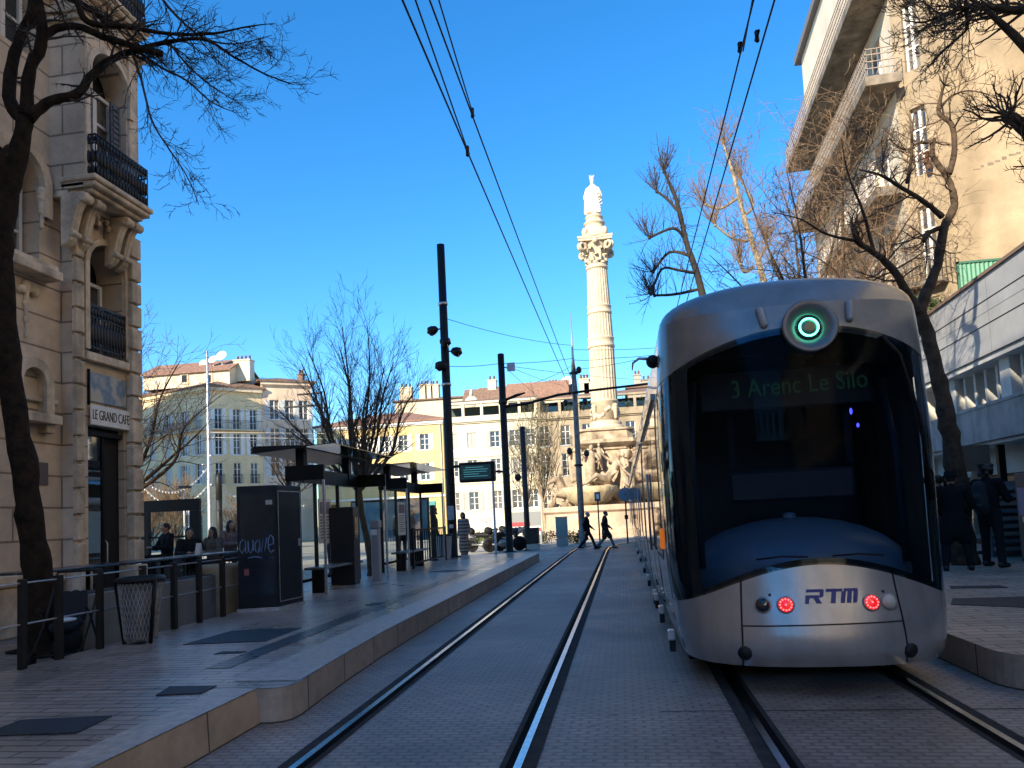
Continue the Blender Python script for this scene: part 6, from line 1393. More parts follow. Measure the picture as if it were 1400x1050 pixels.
# ---- near left tree
rg = random.Random(31)
A = lambda pts: [at(*p) for p in pts]
t = tree('street_tree', 'big dark bare street tree leaning against the café front, nearest tree at the left edge', gp(61, 897, .12))
tr = MB(); cr = MB()
B0 = V(t.location)
Y0 = B0.y
Q, RR = limb(tr, local(t, [B0-V((0, 0, .1))]+A([(57, 820, Y0), (46, 740, Y0), (35, 650, Y0), (20, 560, Y0+.05), (9, 440, Y0+.1), (4, 350, Y0+.15), (11, 275, Y0+.2), (25, 215, Y0+.2), (35, 160, Y0+.2)])), [.20, .165, .15, .14, .14, .125, .12, .115, .11, .10], rg)
limb(tr, local(t, A([(12, 285, Y0+.2), (3, 225, Y0+.1), (-10, 200, Y0)])), [.10, .08, .075], rg)
PL = dict(levels=3, kids=[4, 4, 3], spread=.75, up=.0, wob=.2, ratio=.6, rmin=.0042)
limbs = [
 ([(33, 165, Y0+.2), (12, 132, Y0+.2), (24, 60, Y0+.3), (42, 20, Y0+.3), (50, -40, Y0+.4)], [.085, .075, .065, .06, .055]),
 ([(36, 160, Y0+.2), (40, 100, Y0+.2), (58, 52, Y0+.2), (50, -10, Y0+.1), (52, -60, Y0)], [.085, .07, .068, .06, .05]),
 ([(40, 160, Y0+.2), (70, 138, Y0+.3), (105, 128, Y0+.45), (128, 100, Y0+.6), (158, 78, Y0+.7), (190, 68, Y0+.8)], [.08, .06, .055, .055, .045, .035]),
 ([(58, 52, Y0+.2), (75, 40, Y0+.3), (105, 36, Y0+.4), (140, 50, Y0+.5), (178, 62, Y0+.6), (222, 74, Y0+.7)], [.06, .05, .045, .042, .04, .045]),
 ([(190, 66, Y0+.8), (232, 57, Y0+.9), (280, 54, Y0+1.0), (320, 78, Y0+1.1), (360, 100, Y0+1.2), (402, 116, Y0+1.3)], [.035, .028, .022, .016, .011, .005]),
 ([(105, 0, Y0+.3), (120, 30, Y0+.4), (170, 36, Y0+.6), (230, 46, Y0+.9), (290, 46, Y0+1.1), (340, 36, Y0+1.3), (376, 32, Y0+1.4)], [.035, .045, .038, .026, .018, .011, .005]),
 ([(60, -20, Y0+.3), (110, 5, Y0+.6), (150, 30, Y0+.8), (190, 40, Y0+1.0)], [.05, .045, .035, .025]),
 ([(178, 66, Y0+.7), (192, 105, Y0+.7), (208, 165, Y0+.75), (232, 205, Y0+.8), (255, 240, Y0+.8), (272, 280, Y0+.8)], [.02, .016, .013, .011, .008, .004]),
 ([(178, 62, Y0+.7), (220, 92, Y0+.9), (255, 110, Y0+1.0), (290, 140, Y0+1.1), (325, 155, Y0+1.2)], [.022, .016, .013, .009, .004]),
 ([(230, 57, Y0+.9), (262, 95, Y0+1.1), (300, 125, Y0+1.3), (332, 142, Y0+1.4)], [.018, .012, .008, .004]),
 ([(212, -15, Y0+1), (235, 15, Y0+1.1), (275, 50, Y0+1.2), (320, 60, Y0+1.4), (372, 48, Y0+1.5)], [.02, .018, .013, .01, .004]),
]
for k, (px, rad) in enumerate(limbs):
    Q, RR = limb(tr if rad[0] > .03 else cr, local(t, A(px)), rad, rg)
    n = 10 if k < 4 else 24
    shoots(cr, rg, Q, RR, n, PL, i0=0 if k > 3 else len(Q)//3, L=.42 if k < 4 else .50, bias=V((.5, .1, -.15)))
tr.build('trunk', bark, t); cr.build('crown', twigm, t)

# ---- vase-shaped trees
def bare_tree(name, label, base, h, w, seed, m_t, m_c, stem=.35, r=.11, nl=7, P=None, group=None, lean=(0, 0)):
    rg = random.Random(seed); t = tree(name, label, base, group); tr, cr = MB(), MB()
    s = V((lean[0]*stem*h, lean[1]*stem*h, stem*h)); limb(tr, [(0, 0, -.1), s*.3+V((.03, 0, 0)), s*.7-V((.03, 0, 0)), s], [r*1.35, r, r*.9, r*.85], rg)
    P = P or dict(levels=3, kids=[5, 5, 4], spread=.55, up=.10, wob=.13, ratio=.55, rmin=.006)
    for k in range(nl):
        a = k*2.4+rg.uniform(-.2, .2); o = w*.5*math.sqrt((k+.4)/nl); tip = s+V((math.cos(a)*o, math.sin(a)*o, h*(1-stem)*(1-.45*(o/(w*.5))**2)*rg.uniform(.86, 1.0)))
        m1 = s.lerp(tip, .35)+V((math.cos(a)*o*.12, math.sin(a)*o*.12, 0))+rv(rg, .05*w*.3); m2 = s.lerp(tip, .7)+rv(rg, .05*w*.3)
        Q, RR = limb(tr, [s-V((0, 0, r)), m1, m2, tip], [r*.62, r*.42, r*.25, .008], rg)
        for j in range(P.get('side', 9)):
            i = rg.randrange(len(Q)//5, len(Q)-1); d = (Q[i+1]-Q[i]).normalized(); q = rv(rg); q = (q-d*q.dot(d)).normalized()
            twigs(cr, rg, Q[i], d*.8+q*P.get('q', .75)+V((0, 0, .2)), h*(1-stem)*P.get('L', .30)*rg.uniform(.6, 1.2), max(P['rmin'], RR[i]*.45), 1, P)
    tr.build('trunk', m_t, t); cr.build('crown', m_c, t); return t
bare_tree('bare_tree', 'round bare tree with many fine branches rising between the two tram shelters', (-6.05, 17.05, .27), 6.25, 3.9, 25, mat('greyish bark', (.075, .058, .045), .9, n=(6, .4), bump=(18, .6)), mat('brown grey twig', (.075, .055, .042), .9), .34, .085, 13, dict(levels=3, kids=[4, 4, 3], side=22, spread=.5, q=.55, up=.05, wob=.10, ratio=.6, rmin=.0036, L=.23), lean=(-.12, 0))
bare_tree('bare_tree', 'bare tree half hidden behind the corner of the café building, branches over the olive house', (at(158, 700, 26).x, 26, .1), 9.8, 9.5, 6, bark, twigm, .28, .16, 12, dict(levels=3, kids=[5, 4, 3], side=12, spread=.6, up=.05, wob=.15, ratio=.6, rmin=.009))
bare_tree('bare_tree', 'small dark bare tree in front of the grey pink house', (at(402, 700, 42).x, 42, 0), 7.6, 4.6, 7, bark, twigm, .45, .1, 9, dict(levels=3, kids=[4, 4, 3], side=9, spread=.6, up=.05, wob=.15, ratio=.55, rmin=.012))
gold = dict(levels=3, kids=[6, 5, 3], side=16, spread=.45, up=.14, wob=.10, ratio=.55, rmin=.012)
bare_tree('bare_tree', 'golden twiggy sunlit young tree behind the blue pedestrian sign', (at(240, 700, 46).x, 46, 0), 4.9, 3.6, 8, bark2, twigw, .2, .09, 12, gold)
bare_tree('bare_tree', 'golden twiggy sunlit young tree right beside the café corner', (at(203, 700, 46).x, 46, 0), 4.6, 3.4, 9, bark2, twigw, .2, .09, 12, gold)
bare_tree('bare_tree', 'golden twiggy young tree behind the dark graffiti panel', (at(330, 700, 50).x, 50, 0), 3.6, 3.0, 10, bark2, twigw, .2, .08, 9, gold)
def leaves(mb, rg, c, R3, n, s, flat=.5):
    for i in range(n):
        while True:
            q = V((rg.uniform(-1, 1), rg.uniform(-1, 1), rg.uniform(-1, 1)))
            if q.length < 1: break
        p = V(c)+V((q.x*R3[0], q.y*R3[1], q.z*R3[2])); d = rv(rg).normalized()*s*rg.uniform(.6, 1.3); e = d.cross(rv(rg)).normalized()*s*flat
        mb.quad(p-d, p+e, p+d, p-e)
for px, Y, h, lb, sd in ((744, 50, 9.0, 'slender tree with a few dark leaves before the balcony house, left of the mast', 14), (722, 56, 8.4, 'slender pale trunked tree just behind the plain grey post', 15)):
    t = bare_tree('street_tree', lb, (at(px, 700, Y).x, Y, 0), h, 3.6, sd, mat('tan bark', (.34, .25, .16), .9, n=(4, .3)), mat('olive twig', (.10, .085, .05), .9), .28, .10, 9, dict(levels=3, kids=[5, 4, 3], side=10, spread=.4, up=.2, wob=.1, ratio=.5, rmin=.012))
    rg = random.Random(sd); b = MB()
    for k in range(55): z = rg.uniform(3.0, h*.95); leaves(b, rg, (rg.gauss(0, .45), rg.gauss(0, .45), z), (.35, .35, .35), 9, .09)
    b.build('leaves', mat('dry olive leaves', (.10, .10, .05), .8, n=(3, .4)), t)

# ---- pollarded planes
def pollard(label, trunk, limbs, bt, tw, seed, Ls=1.5, nk=26, rk=.0075):
    rg = random.Random(seed); B = trunk[0]; t = tree('plane_tree', label, V((B.x, B.y, 0)), 'pollarded plane trees behind the tram'); tr, cr = MB(), MB()
    T, TR = trunk, [.17, .15, .125, .095, .07, .045][:len(trunk)]
    limb(tr, local(t, trunk), TR, rg)
    def knob(p, d, n):
        tr.ell(p, (.07, .07, .07), 8, 6)
        for i in range(n):
            a = rv(rg, .5)+V((0, 0, 1.0))+d*.5; a.normalize(); L = Ls*rg.uniform(.5, 1.15); pts = [p]; q = a
            for k in range(4): q = (q+rv(rg, .10)+V((0, 0, .10))).normalized(); pts.append(pts[-1]+q*L/4)
            cr.tube(pts, [rk*1.6, rk*1.4, rk*1.2, rk, rk*.7], 4, cap=False)
            for k in range(3): j = rg.randrange(1, 4); s_ = (q+rv(rg, .6)).normalized()*L*.32; cr.tube([pts[j], pts[j]+s_*.5, pts[j]+s_+V((0, 0, .1))], [rk, rk*.8, rk*.6], 3, cap=False)
            if rg.random() < .22: cr.ell(pts[-1], (.022, .022, .022), 6, 4)
    knob(V(trunk[-1])-V(t.location), V((0, 0, 1)), nk)
    for L_ in limbs:
        Q, RR = limb(tr, local(t, L_), [.06, .05, .042, .036][:len(L_)], rg)
        knob(Q[-1], (Q[-1]-Q[-3]).normalized(), nk)
        for k in range(16):
            i = rg.randrange(len(Q)//5, len(Q)-1); pts = [Q[i]]; q = V((rg.gauss(0, .35), rg.gauss(0, .3), 1)).normalized()
            for j in range(4): q = (q+rv(rg, .1)).normalized(); pts.append(pts[-1]+q*Ls*.22)
            cr.tube(pts, [rk*1.5, rk*1.3, rk, rk*.9, rk*.7], 4, cap=False)
    Q, RR = limb(MB(), local(t, trunk[1:]), TR[1:])
    for k in range(70):
        i = rg.randrange(len(Q)//2, len(Q)); pts = [Q[min(i, len(Q)-1)]]; q = (rv(rg, .6)+V((0, 0, .7))).normalized()
        for j in range(4): q = (q+rv(rg, .1)+V((0, 0, .12))).normalized(); pts.append(pts[-1]+q*Ls*.2*rg.uniform(.5, 1.1))
        cr.tube(pts, [rk*1.5, rk*1.3, rk, rk*.9, rk*.7], 4, cap=False)
    tr.build('trunk', bt, t); cr.build('crown', tw, t); return t
Y = 27
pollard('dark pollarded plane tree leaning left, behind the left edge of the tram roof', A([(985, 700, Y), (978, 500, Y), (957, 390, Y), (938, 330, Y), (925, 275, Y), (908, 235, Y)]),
  [A([(950, 373, Y), (930, 370, Y-.4), (905, 368, Y-.6), (890, 405-3, Y-.6)]), A([(945, 350, Y), (915, 345, Y+.4), (893, 372, Y+.5)]), A([(936, 325, Y), (920, 312, Y-.3), (888, 325, Y-.5)]), A([(928, 290, Y), (912, 272, Y+.3), (898, 262, Y+.4)]), A([(957, 395, Y), (925, 402, Y), (895, 404, Y)])], mat('shaded plane bark', (.03, .025, .02), .9, n=(4, .5), bump=(16, .6)), twigm, 41, 1.15, 20)  # bark darkened to stand in for shade on this tree
Y = 30
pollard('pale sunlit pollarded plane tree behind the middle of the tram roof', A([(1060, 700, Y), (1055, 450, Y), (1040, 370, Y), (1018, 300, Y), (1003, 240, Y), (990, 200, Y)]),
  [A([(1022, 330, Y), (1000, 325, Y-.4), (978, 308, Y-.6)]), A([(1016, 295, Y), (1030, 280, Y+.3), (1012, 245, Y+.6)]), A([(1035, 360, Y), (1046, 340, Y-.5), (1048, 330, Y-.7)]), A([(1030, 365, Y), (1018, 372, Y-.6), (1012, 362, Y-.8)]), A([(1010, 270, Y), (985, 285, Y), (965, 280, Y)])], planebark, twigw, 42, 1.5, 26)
# ---- near right tree
rg = random.Random(77); Y = 14.6
B = gp(1318, 772, .27); Y = B.y
t = tree('plane_tree', 'dark forked plane tree on the right platform, limbs twisting up across the cream gable', B, 'plane trees on the right platform'); tr, cr = MB(), MB()
limb(tr, local(t, [B-V((0, 0, .1))]+A([(1313, 700, Y), (1303, 620, Y), (1292, 560, Y), (1280, 500, Y), (1265, 450, Y), (1256, 425, Y)])), [.24, .185, .16, .145, .13, .125, .12], rg)
PW = dict(levels=3, kids=[4, 4, 3], spread=.7, up=.08, wob=.2, ratio=.6, rmin=.005)
for px, rad, n, L in (
 ([(1256, 430, Y), (1268, 398, Y+.1), (1282, 360, Y+.2), (1291, 310, Y+.3), (1304, 285, Y+.4), (1303, 262, Y+.4), (1292, 238, Y+.4), (1275, 212, Y+.4), (1277, 190, Y+.4)], [.105, .095, .085, .08, .07, .06, .055, .05, .04], 6, .5),
 ([(1298, 237, Y+.4), (1305, 205, Y+.5), (1301, 170, Y+.5), (1284, 155, Y+.5), (1287, 130, Y+.6), (1297, 98, Y+.6)], [.06, .05, .045, .04, .03, .012], 12, .7),
 ([(1284, 150, Y+.5), (1300, 132, Y+.5), (1325, 124, Y+.4), (1355, 130, Y+.3)], [.03, .022, .014, .005], 12, .5),
 ([(1276, 195, Y+.4), (1255, 196, Y+.2), (1238, 205, Y), (1215, 190, Y-.2)], [.035, .025, .018, .008], 12, .6),
 ([(1288, 296, Y+.3), (1262, 275, Y+.1), (1235, 258, Y-.1), (1205, 240, Y-.3), (1175, 232, Y-.5)], [.055, .045, .037, .026, .012], 20, .7),
 ([(1256, 428, Y), (1240, 400, Y-.1), (1222, 370, Y-.2), (1195, 345, Y-.3), (1172, 330, Y-.4), (1165, 308, Y-.4)], [.10, .082, .07, .058, .045, .035], 18, .7),
 ([(1240, 250, Y-.1), (1246, 215, Y), (1247, 185, Y), (1250, 150, Y+.1)], [.035, .028, .022, .008], 14, .6),
 ([(1195, 345, Y-.3), (1180, 290, Y-.5), (1160, 240, Y-.7), (1150, 190, Y-.8)], [.035, .026, .016, .006], 18, .8),
 ([(1172, 330, Y-.4), (1130, 320, Y-.6), (1095, 300, Y-.8), (1055, 290, Y-1.0)], [.03, .022, .014, .006], 18, .8),
 ([(1291, 310, Y+.3), (1270, 318, Y+.2), (1262, 330, Y+.1)], [.05, .045, .035], 8, .6)):
    Q, RR = limb(tr, local(t, A(px)), rad, rg); shoots(cr, rg, Q, RR, n, PW, len(Q)//4, L)
tr.build('trunk', bark2, t); cr.build('crown', mat('brown twig', (.13, .085, .055), .9), t)
# brown twiggy crown before the balconies
twigb = mat('reddish brown twig', (.22, .145, .09), .9)
def twiggy(label, px, Y, h, w, seed, m): return bare_tree('bare_tree', label, (at(px, 700, Y).x, Y, .27), h, w, seed, bark2, m, .42, .10, 11, dict(levels=3, kids=[5, 5, 4], side=15, spread=.9, up=-.01, wob=.26, ratio=.62, rmin=.006, L=.27))
twiggy('warm brown twiggy tree standing in front of the concrete balconies', 1150, 21, 11.8, 6.6, 51, twigb)
twiggy('lower warm brown twiggy tree behind the right half of the tram roof', 1150, 26, 11.6, 6.4, 52, twigb)
# tree at the right edge
rg = random.Random(88); Y = 9.2
B = V((6.4, Y, .27)); t = tree('plane_tree', 'plane tree just outside the right edge, twiggy limbs reaching into the upper right corner', B, 'plane trees on the right platform'); tr, cr = MB(), MB()
limb(tr, [V((0, 0, -.1)), V((.05, 0, 1.5)), V((0, 0, 3)), V((.05, .1, 4.6))], [.25, .2, .18, .16], rg)
top = B+V((.05, .1, 4.6))
for px, rad, n, L in (([(1470, 260, Y+.1), (1405, 180, Y+.1), (1376, 158, Y)], [.10, .075, .07], 16, .45),
  ([(1520, 60, Y), (1450, 15, Y-.2), (1390, 14, Y-.3), (1340, 8, Y-.4), (1300, 16, Y-.5), (1265, 30, Y-.6), (1235, 28, Y-.6)], [.09, .055, .045, .032, .02, .012, .005], 60, .5),
  ([(1345, 10, Y-.4), (1322, 40, Y-.4), (1295, 65, Y-.4), (1265, 95, Y-.4)], [.022, .018, .012, .005], 22, .4),
  ([(1480, -20, Y), (1400, -20, Y+.2), (1330, -30, Y+.3), (1260, -12, Y+.4)], [.05, .04, .025, .008], 36, .5)):
    Q, RR = limb(tr, [top-B]+local(t, A(px)), [.12]+rad, rg); shoots(cr, rg, Q, RR, n, PW, len(Q)//3, L, V((-.4, 0, 0)))
    if n == 16:
        for i in range(14): twigs(cr, rg, Q[-1], rv(rg, .6)+V((-.3, 0, .6)), .5, .012, 2, PW)
tr.build('trunk', bark2, t); cr.build('crown', mat('brown twig', (.13, .085, .055), .9), t)
# ---- shrubs
hedge_m = mat('hedge leaves', (.05, .055, .03), .8, n=(2, .4)); green_m = mat('green leaves', (.11, .15, .035), .75, n=(3, .4))
def shrub(label, p, Rs, n, s, m, seed, cat='shrub'):
    rg = random.Random(seed); t = thing('shrub', label, cat, p); b = MB()
    for k in range(max(3, n//40)):
        c = V((rg.uniform(-1, 1)*Rs[0]*.75, rg.uniform(-1, 1)*Rs[1]*.7, Rs[2]*rg.uniform(.35, 1.25))); q = rg.uniform(.3, .5); leaves(b, rg, c, (Rs[0]*q, Rs[1]*.5, Rs[2]*.5), 46, s)
    b.build('foliage', m, t); b = MB()
    for k in range(7): b.tube([(rg.uniform(-.5, .5)*Rs[0], 0, 0), (rg.uniform(-.8, .8)*Rs[0], rg.uniform(-.5, .5)*Rs[1], Rs[2]*1.2)], [.015, .006], 4)
    b.build('stem', bark, t); return t
shrub('low dark hedge between slatted cabinet and green cabinet', V((at(748, 700, 40).x, 40, 0)), (1.3, .5, .42), 700, .07, hedge_m, 61, 'hedge')
shrub('low dark bush between the green cabinet and the mast', V((at(785, 700, 38.5).x, 38.5, 0)), (.75, .5, .45), 500, .07, hedge_m, 62)
shrub('bright green sunlit shrub behind the motorbikes', V((at(667, 700, 42).x, 42, 0)), (.95, .6, .48), 600, .08, green_m, 63)
shrub('small dark green plant growing on the low roof beside the forked tree', V((8.85, 21.6, 6.55)), (.55, .4, .42), 600, .05, mat('roof plant', (.06, .085, .03), .8, n=(3, .4)), 64, 'plant')
shrub('green bush beside the lamp mast behind the seated guests', V((at(266, 700, 38).x, 38, 0)), (1.0, .6, .75), 600, .09, green_m, 65)
# ================================================================ PEOPLE
skin = mat('skin', (.42, .25, .17), .55); skin_d = mat('tan skin', (.30, .17, .11), .55)
def cloth(name, c): return mat(name, c, .9, n=(12, .25), bump=(25, .3), spec=.12)
shoe_m = mat('black shoes', (.015, .015, .015), .5); eye_m = mat('eyes', (.02, .015, .012), .2)
def person(label, loc, rz, s=1.0, pose='stand', coat=None, coat_len='short', legs=None, hair=None, hairstyle='short', hat=None, arms=None, vx=.016, stripes=None, bag=None, head=(0, 0), skinm=None, group=None, shoes=None):
    "faces local +y; joints in metres for a 1.70 m body"
    skinm = skinm or skin
    J = dict(pel=V((0, 0, .93)), chest=V((0, .0, 1.28)), neck=V((0, .01, 1.45)), head=V((0, .035, 1.58)))
    for sg, k in ((-1, 'L'), (1, 'R')):
        J['hip'+k] = V((sg*.095, 0, .90)); J['kn'+k] = V((sg*.10, .02, .50)); J['an'+k] = V((sg*.10, 0, .09)); J['sh'+k] = V((sg*.185, 0, 1.40)); J['el'+k] = V((sg*.24, -.03, 1.12)); J['wr'+k] = V((sg*.23, .05, .88))
    if pose == 'walk':
        J['knR'] = V((.10, .20, .52)); J['anR'] = V((.10, .34, .11)); J['knL'] = V((-.10, -.05, .49)); J['anL'] = V((-.10, -.36, .17))
        J['elL'] = V((-.24, .06, 1.14)); J['wrL'] = V((-.22, .25, .97)); J['elR'] = V((.24, -.16, 1.14)); J['wrR'] = V((.23, -.12, .88))
    if pose == 'sit':
        for sg, k in ((-1, 'L'), (1, 'R')):
            J['kn'+k] = V((sg*.13, .42, .93)); J['an'+k] = V((sg*.13, .38, .50)); J['el'+k] = V((sg*.27, .12, 1.14)); J['wr'+k] = V((sg*.10, .36, 1.16))
    if arms: J.update({k: V(v) for k, v in arms.items()})
    if head: J['head'] = J['head']+V((head[0], head[1], 0))
    X = Matrix.Scale(s, 4)
    def mk(fn, name, m, parent, v=vx):
        b = MB(); fn(b); b.v = [tuple(X @ V(p)) for p in b.v]; return b.build(name, m, parent, voxel=v)
    def bodyf(b):
        b.cap(J['pel'], J['chest'], .13, .14, 12, .75); b.cap(J['chest'], J['neck']-V((0, 0, .04)), .14, .07, 12, .75); b.cap(J['neck']-V((0, 0, .03)), J['head']-V((0, .01, .05)), .052, .052)
        h = J['head']; b.ell(h+V((0, 0, .025)), (.074, .092, .10)); b.cap(h+V((0, .045, -.06)), h+V((0, .03, -.02)), .045, .055); b.cap(h+V((0, .09, .02)), h+V((0, .108, -.015)), .013, .017, 6)
        b.cap(h+V((-.02, .09, -.05)), h+V((.02, .09, -.05)), .011, .011, 6); b.cap(h+V((-.035, .08, .04)), h+V((.035, .08, .04)), .014, .014, 6)
        for sg in (-1, 1): b.ell(h+V((sg*.076, 0, .005)), (.014, .022, .032), 8, 6)
        for k, sg in (('L', -1), ('R', 1)):
            b.cap(J['hip'+k], J['kn'+k], .075, .052); b.cap(J['kn'+k], J['an'+k], .052, .036); f = V((0, .13, -.05)); b.cap(J['an'+k]+V((0, -.03, -.05)), J['an'+k]+f, .036, .03)
            b.cap(J['neck']-V((0, 0, .05)), J['sh'+k], .05, .055); b.cap(J['sh'+k], J['el'+k], .05, .04); b.cap(J['el'+k], J['wr'+k], .04, .027)
            d = (J['wr'+k]-J['el'+k]).normalized(); w = V((0, 1, 0))-d*d.y; w = w.normalized() if w.length > .1 else V((1, 0, 0)); wr = J['wr'+k]; inn = V((-sg, 0, 0))
            b.cap(wr, wr+d*.075, .028, .034, 8, .6)
            for i, (o, L) in enumerate(((-.027, .062), (-.009, .075), (.009, .07), (.027, .055))):
                p = wr+d*.085+w*o; c = d*.8+inn*.5; b.cap(p, p+d*L*.55, .0105, .0095, 6); b.cap(p+d*L*.55, p+d*L*.55+c.normalized()*L*.5, .0095, .008, 6)
            b.cap(wr+d*.03+w*.028, wr+d*.075+w*.055+inn*.015, .0125, .009, 6)
    body = mk(bodyf, 'person', skinm, None, min(vx, .011)); body.location = loc; body.rotation_euler.z = rz
    tag(body, label, 'person', group)
    if legs:
        def lf(b):
            b.cap(J['pel']+V((0, 0, .05)), J['pel']-V((0, 0, .06)), .15, .15, 12, .8)
            for k in 'LR': b.cap(J['hip'+k], J['kn'+k], .098, .072); b.cap(J['kn'+k], J['an'+k]+V((0, 0, .0)), .072, .062)
        mk(lf, 'trousers', legs, body)
    for foot in 'LR':
        def sf(b, k=foot):
            f = V((0, .15, -.052)); b.cap(J['an'+k]+V((0, -.045, -.04)), J['an'+k]+f, .05, .042, 10); b.cap(J['an'+k]+V((0, 0, .02)), J['an'+k]+V((0, 0, -.03)), .05, .055)
        mk(sf, 'shoe', shoes or shoe_m, body)
    if coat:
        def cf(b):
            b.cap(J['pel']+V((0, 0, .04)), J['chest'], .165, .175, 14, .78); b.cap(J['chest'], J['neck']-V((0, .0, .05)), .175, .09, 14, .75); b.cap(J['neck']-V((0, .02, .06)), J['neck']+V((0, -.02, .0)), .085, .075)
            for k in 'LR': b.cap(J['neck']-V((0, 0, .07)), J['sh'+k], .075, .082); b.cap(J['sh'+k], J['el'+k], .08, .068); b.cap(J['el'+k], J['wr'+k], .068, .05)
            if coat_len == 'hip': b.cap(J['pel'], J['pel']-V((0, 0, .08)), .175, .185, 14, .8)
            if coat_len == 'long':
                b.cap(J['pel'], J['pel']-V((0, 0, .22)), .18, .2, 14, .85)
                for k in 'LR': b.cap(J['hip'+k], J['hip'+k].lerp(J['kn'+k], .85), .12, .13, 12, .9)
            if coat_len == 'robe':
                b.cap(J['pel'], V((0, 0, .45)), .18, .21, 14, .9); b.cap(V((0, 0, .45)), V((0, 0, .32)), .21, .2, 14, .9)
        mk(cf, 'coat', coat, body)
    if hair:
        h = J['head']
        def hf(b):
            b.ell(h+V((0, -.018, .045)), (.088, .098, .098))
            if hairstyle == 'long':
                for sg in (-1, 1): b.cap(h+V((sg*.07, -.02, 0)), h+V((sg*.085, .0, -.26)), .045, .05)
                b.cap(h+V((0, -.07, 0)), h+V((0, -.08, -.28)), .07, .075)
            if hairstyle == 'bob': b.cap(h+V((0, -.04, .02)), h+V((0, -.05, -.09)), .095, .085)
            if hairstyle == 'curly':
                rg = random.Random(3)
                for i in range(26): a = rg.uniform(0, 6.28); z = rg.uniform(-.05, .14); b.ell(h+V((math.cos(a)*.085, -.03+math.sin(a)*.085-(.03 if z < 0 else 0), z)), (.04, .04, .04), 8, 6)
            if hairstyle == 'bun': b.ell(h+V((0, -.1, .07)), (.05, .05, .05))
        mk(hf, 'hair', hair, body, .013)
    e = MB()
    for sg in (-1, 1): e.ell(X @ (J['head']+V((sg*.031, .082, .015))), (.013*s, .010*s, .008*s), 8, 6)
    e.build('eyes', eye_m, body)
    if hat:
        b = MB(); h = J['head']; b.lathe([(.135, .055), (.14, .065), (.10, .075), (.095, .12), (.08, .155), (0, .165)], (h.x, h.y-.01, h.z), 18); b.v = [tuple(X @ V(p)) for p in b.v]; b.build('hat', hat, body)
    if bag:
        b = MB(); b.cap((0, -.2, 1.0), (0, -.22, 1.32), .14, .12, 12, .65); b.cap((0, -.28, 1.02), (0, -.29, 1.15), .09, .08, 10, .5); b.v = [tuple(X @ V(p)) for p in b.v]; bp = b.build('backpack', bag, body, voxel=.02)
        b = MB(); b.cap((-.08, -.36, 1.03), (.08, -.36, 1.03), .018, .018, 6); b.v = [tuple(X @ V(p)) for p in b.v]; b.build('trim', mat('backpack trim', (.07, .045, .035), .7), bp)
    return body
navy = cloth('black wool', (.014, .014, .017)); charcoal = cloth('charcoal cloth', (.02, .02, .023)); jeans = cloth('dark jeans', (.03, .038, .055)); grey_tr = cloth('grey trousers', (.16, .16, .17)); hairb = mat('dark hair', (.015, .011, .009), .6); hairg = mat('grey hair', (.30, .28, .26), .7); brown_c = cloth('dark brown cloth', (.05, .035, .03))
# the pair crossing the tracks
person('walker in short black jacket and dark trousers, left one of the pair crossing the rails', gp(804, 752), R(-84), .93, 'walk', navy, 'hip', charcoal, hairg, 'short', head=(0, .03))
person('walker in long dark coat and grey trousers, right one of the pair crossing the rails', gp(829, 751), R(-80), .93, 'walk', brown_c, 'long', grey_tr, hairb, 'short', head=(0, .02))
# striped coat
sm = bpy.data.materials.new('striped knit'); sm.use_nodes = True; nd = sm.node_tree; tc = nd.nodes.new('ShaderNodeTexCoord'); wv = nd.nodes.new('ShaderNodeTexWave'); wv.bands_direction = 'Z'; wv.inputs['Scale'].default_value = 2.6; wv.inputs['Distortion'].default_value = .6
nd.links.new(tc.outputs['Object'], wv.inputs[0]); rp = nd.nodes.new('ShaderNodeValToRGB'); nd.links.new(wv.outputs['Fac'], rp.inputs[0]); rp.color_ramp.elements[0].color = (.10, .08, .075, 1); rp.color_ramp.elements[1].color = (.34, .29, .25, 1); rp.color_ramp.elements[0].position = .4; rp.color_ramp.elements[1].position = .6
nd.links.new(rp.outputs[0], nd.nodes['Principled BSDF'].inputs['Base Color']); nd.nodes['Principled BSDF'].inputs['Roughness'].default_value = .9
person('person in long striped knitted coat standing at the platform end beside the tall pole', V((-5.72, 26.0, .12)), R(150), .97, 'stand', sm, 'robe', cloth('taupe trousers', (.2, .16, .14)), hairb, 'bob')
# seated guests on the terrace, on stools
def stool(label, p):
    t = thing('bar_stool', label, 'stool', p, 0, 'stools on the café terrace'); b = MB(); b.lathe([(.16, .70), (.18, .72), (.18, .76), (.0, .77)], n=16); b.build('seat', darkm, t)
    for k in range(4): a = math.pi/4+k*math.pi/2; b = MB(); b.tube([(.12*math.cos(a), .12*math.sin(a), .70), (.2*math.cos(a), .2*math.sin(a), 0)], .014, 6); b.build('leg', darkm, t)
def seated(label, px, Y, rz, hz, dz=0, **k):
    p = at(px, 700, Y); person(label, V((p.x, Y, .12+dz)), rz, .95, 'sit', vx=.02, **k); d = V((-math.sin(rz), math.cos(rz), 0))
    stool('stool under ' + label.split(',')[0], V((p.x, Y, .12+dz-.0)))
seated('seated guest in black with short dark hair, tallest and leftmost on the terrace', 228, 15.0, R(150), 1.55, coat=navy, legs=charcoal, hair=hairb, head=(0, 0))
seated('seated guest in black with swept back hair, second from the left on the terrace', 258, 14.4, R(-140), 1.4, -.13, coat=charcoal, legs=charcoal, hair=hairb, hairstyle='bob')
seated('seated guest in light brown coat with long dark hair, on the terrace', 291, 14.8, R(170), 1.4, -.13, coat=cloth('light brown coat', (.15, .115, .09)), legs=jeans, hair=hairb, hairstyle='long')
seated('seated guest in dusty pink top with long hair, partly behind the graffiti panel', 314, 15.6, R(-120), 1.4, .0, coat=cloth('dusty pink top', (.22, .16, .15)), legs=jeans, hair=hairb, hairstyle='long')
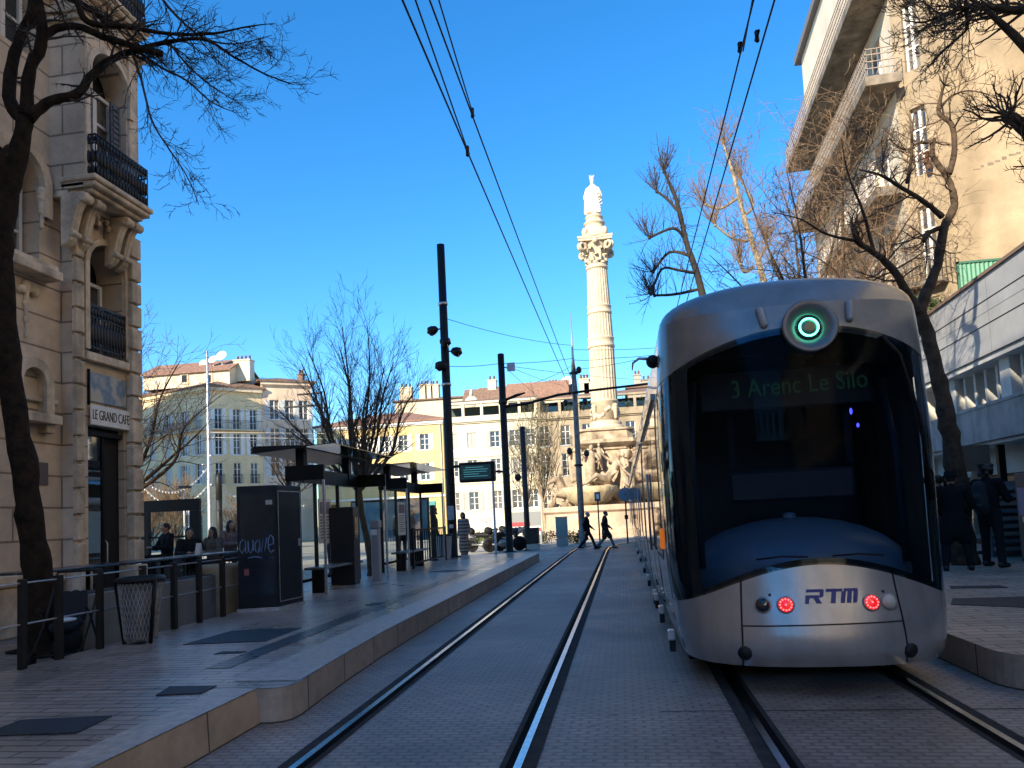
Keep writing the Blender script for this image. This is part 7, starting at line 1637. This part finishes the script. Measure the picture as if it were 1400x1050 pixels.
# waiting behind the second shelter
for i, (px, lb_, c, rz) in enumerate(((548, 'person in black waiting behind the second shelter, leftmost of three before the poster board', navy, 20), (562, 'person in dark brown waiting behind the second shelter, middle one before the poster board', brown_c, -60), (593, 'person in charcoal with bushy hair waiting at the right end of the poster board', charcoal, 100))):
    p = at(px, 700, 23.4); person(lb_, V((p.x, 23.4, .27)), R(rz), .96, 'stand', c, 'hip', jeans, hairb, 'curly' if i == 2 else 'short', vx=.02)
person('person in a pale top behind the slim ticket validator', V((at(486, 700, 18.6).x-.25, 17.6, .27)), R(80), .95, 'stand', cloth('pale top', (.5, .45, .42)), 'hip', jeans, hairb, 'bun', vx=.02)
# right platform
person('bulky person in long black coat and brimmed hat seen from behind, beside the forked tree', V((5.52, 13.35, .27)), R(-12), .97, 'stand', navy, 'long', charcoal, hairb, 'short', hat=navy, vx=.013, arms=dict(elL=(-.30, .05, 1.12), wrL=(-.18, .22, .98), elR=(.30, .05, 1.12), wrR=(.18, .22, .98), knL=(-.15, .02, .5), anL=(-.19, 0, .09), knR=(.15, .03, .5), anR=(.20, .04, .09), shL=(-.21, 0, 1.40), shR=(.21, 0, 1.40)))
person('person in black with small backpack looking at a phone, standing right of the forked tree', V((6.30, 13.85, .27)), R(-55), 1.04, 'stand', navy, 'hip', charcoal, hairb, 'curly', vx=.013, bag=mat('backpack cloth', (.02, .02, .024), .8), head=(0, .02), arms=dict(elL=(-.24, .08, 1.12), wrL=(-.12, .34, 1.16), elR=(.26, .10, 1.12), wrR=(.14, .36, 1.14), knL=(-.13, .06, .5), anL=(-.17, .10, .09), knR=(.14, -.02, .5), anR=(.20, -.10, .09)))
ph = thing('mobile_phone', 'small phone held by the person with the backpack', 'phone', (0, 0, 0)); d_ = R(-55); f_ = V((-math.sin(d_), math.cos(d_), 0)); r_ = V((math.cos(d_), math.sin(d_), 0))
ph.location = V((6.30, 13.85, .27))+f_*.47+V((0, 0, 1.215)); ph.rotation_euler = (R(-50), 0, d_); b = MB(); b.box(-.038, .038, -.005, .005, -.075, .075); b.build('body', blackrub, ph, bevel=.003); b = MB(); b.box(-.034, .034, -.0065, -.0052, -.07, .07); b.build('screen', frit, ph)
person('person in dark clothes half hidden behind the forked tree trunk', V((5.95, 14.9, .27)), R(40), .97, 'stand', charcoal, 'hip', jeans, hairb, 'short', vx=.018)
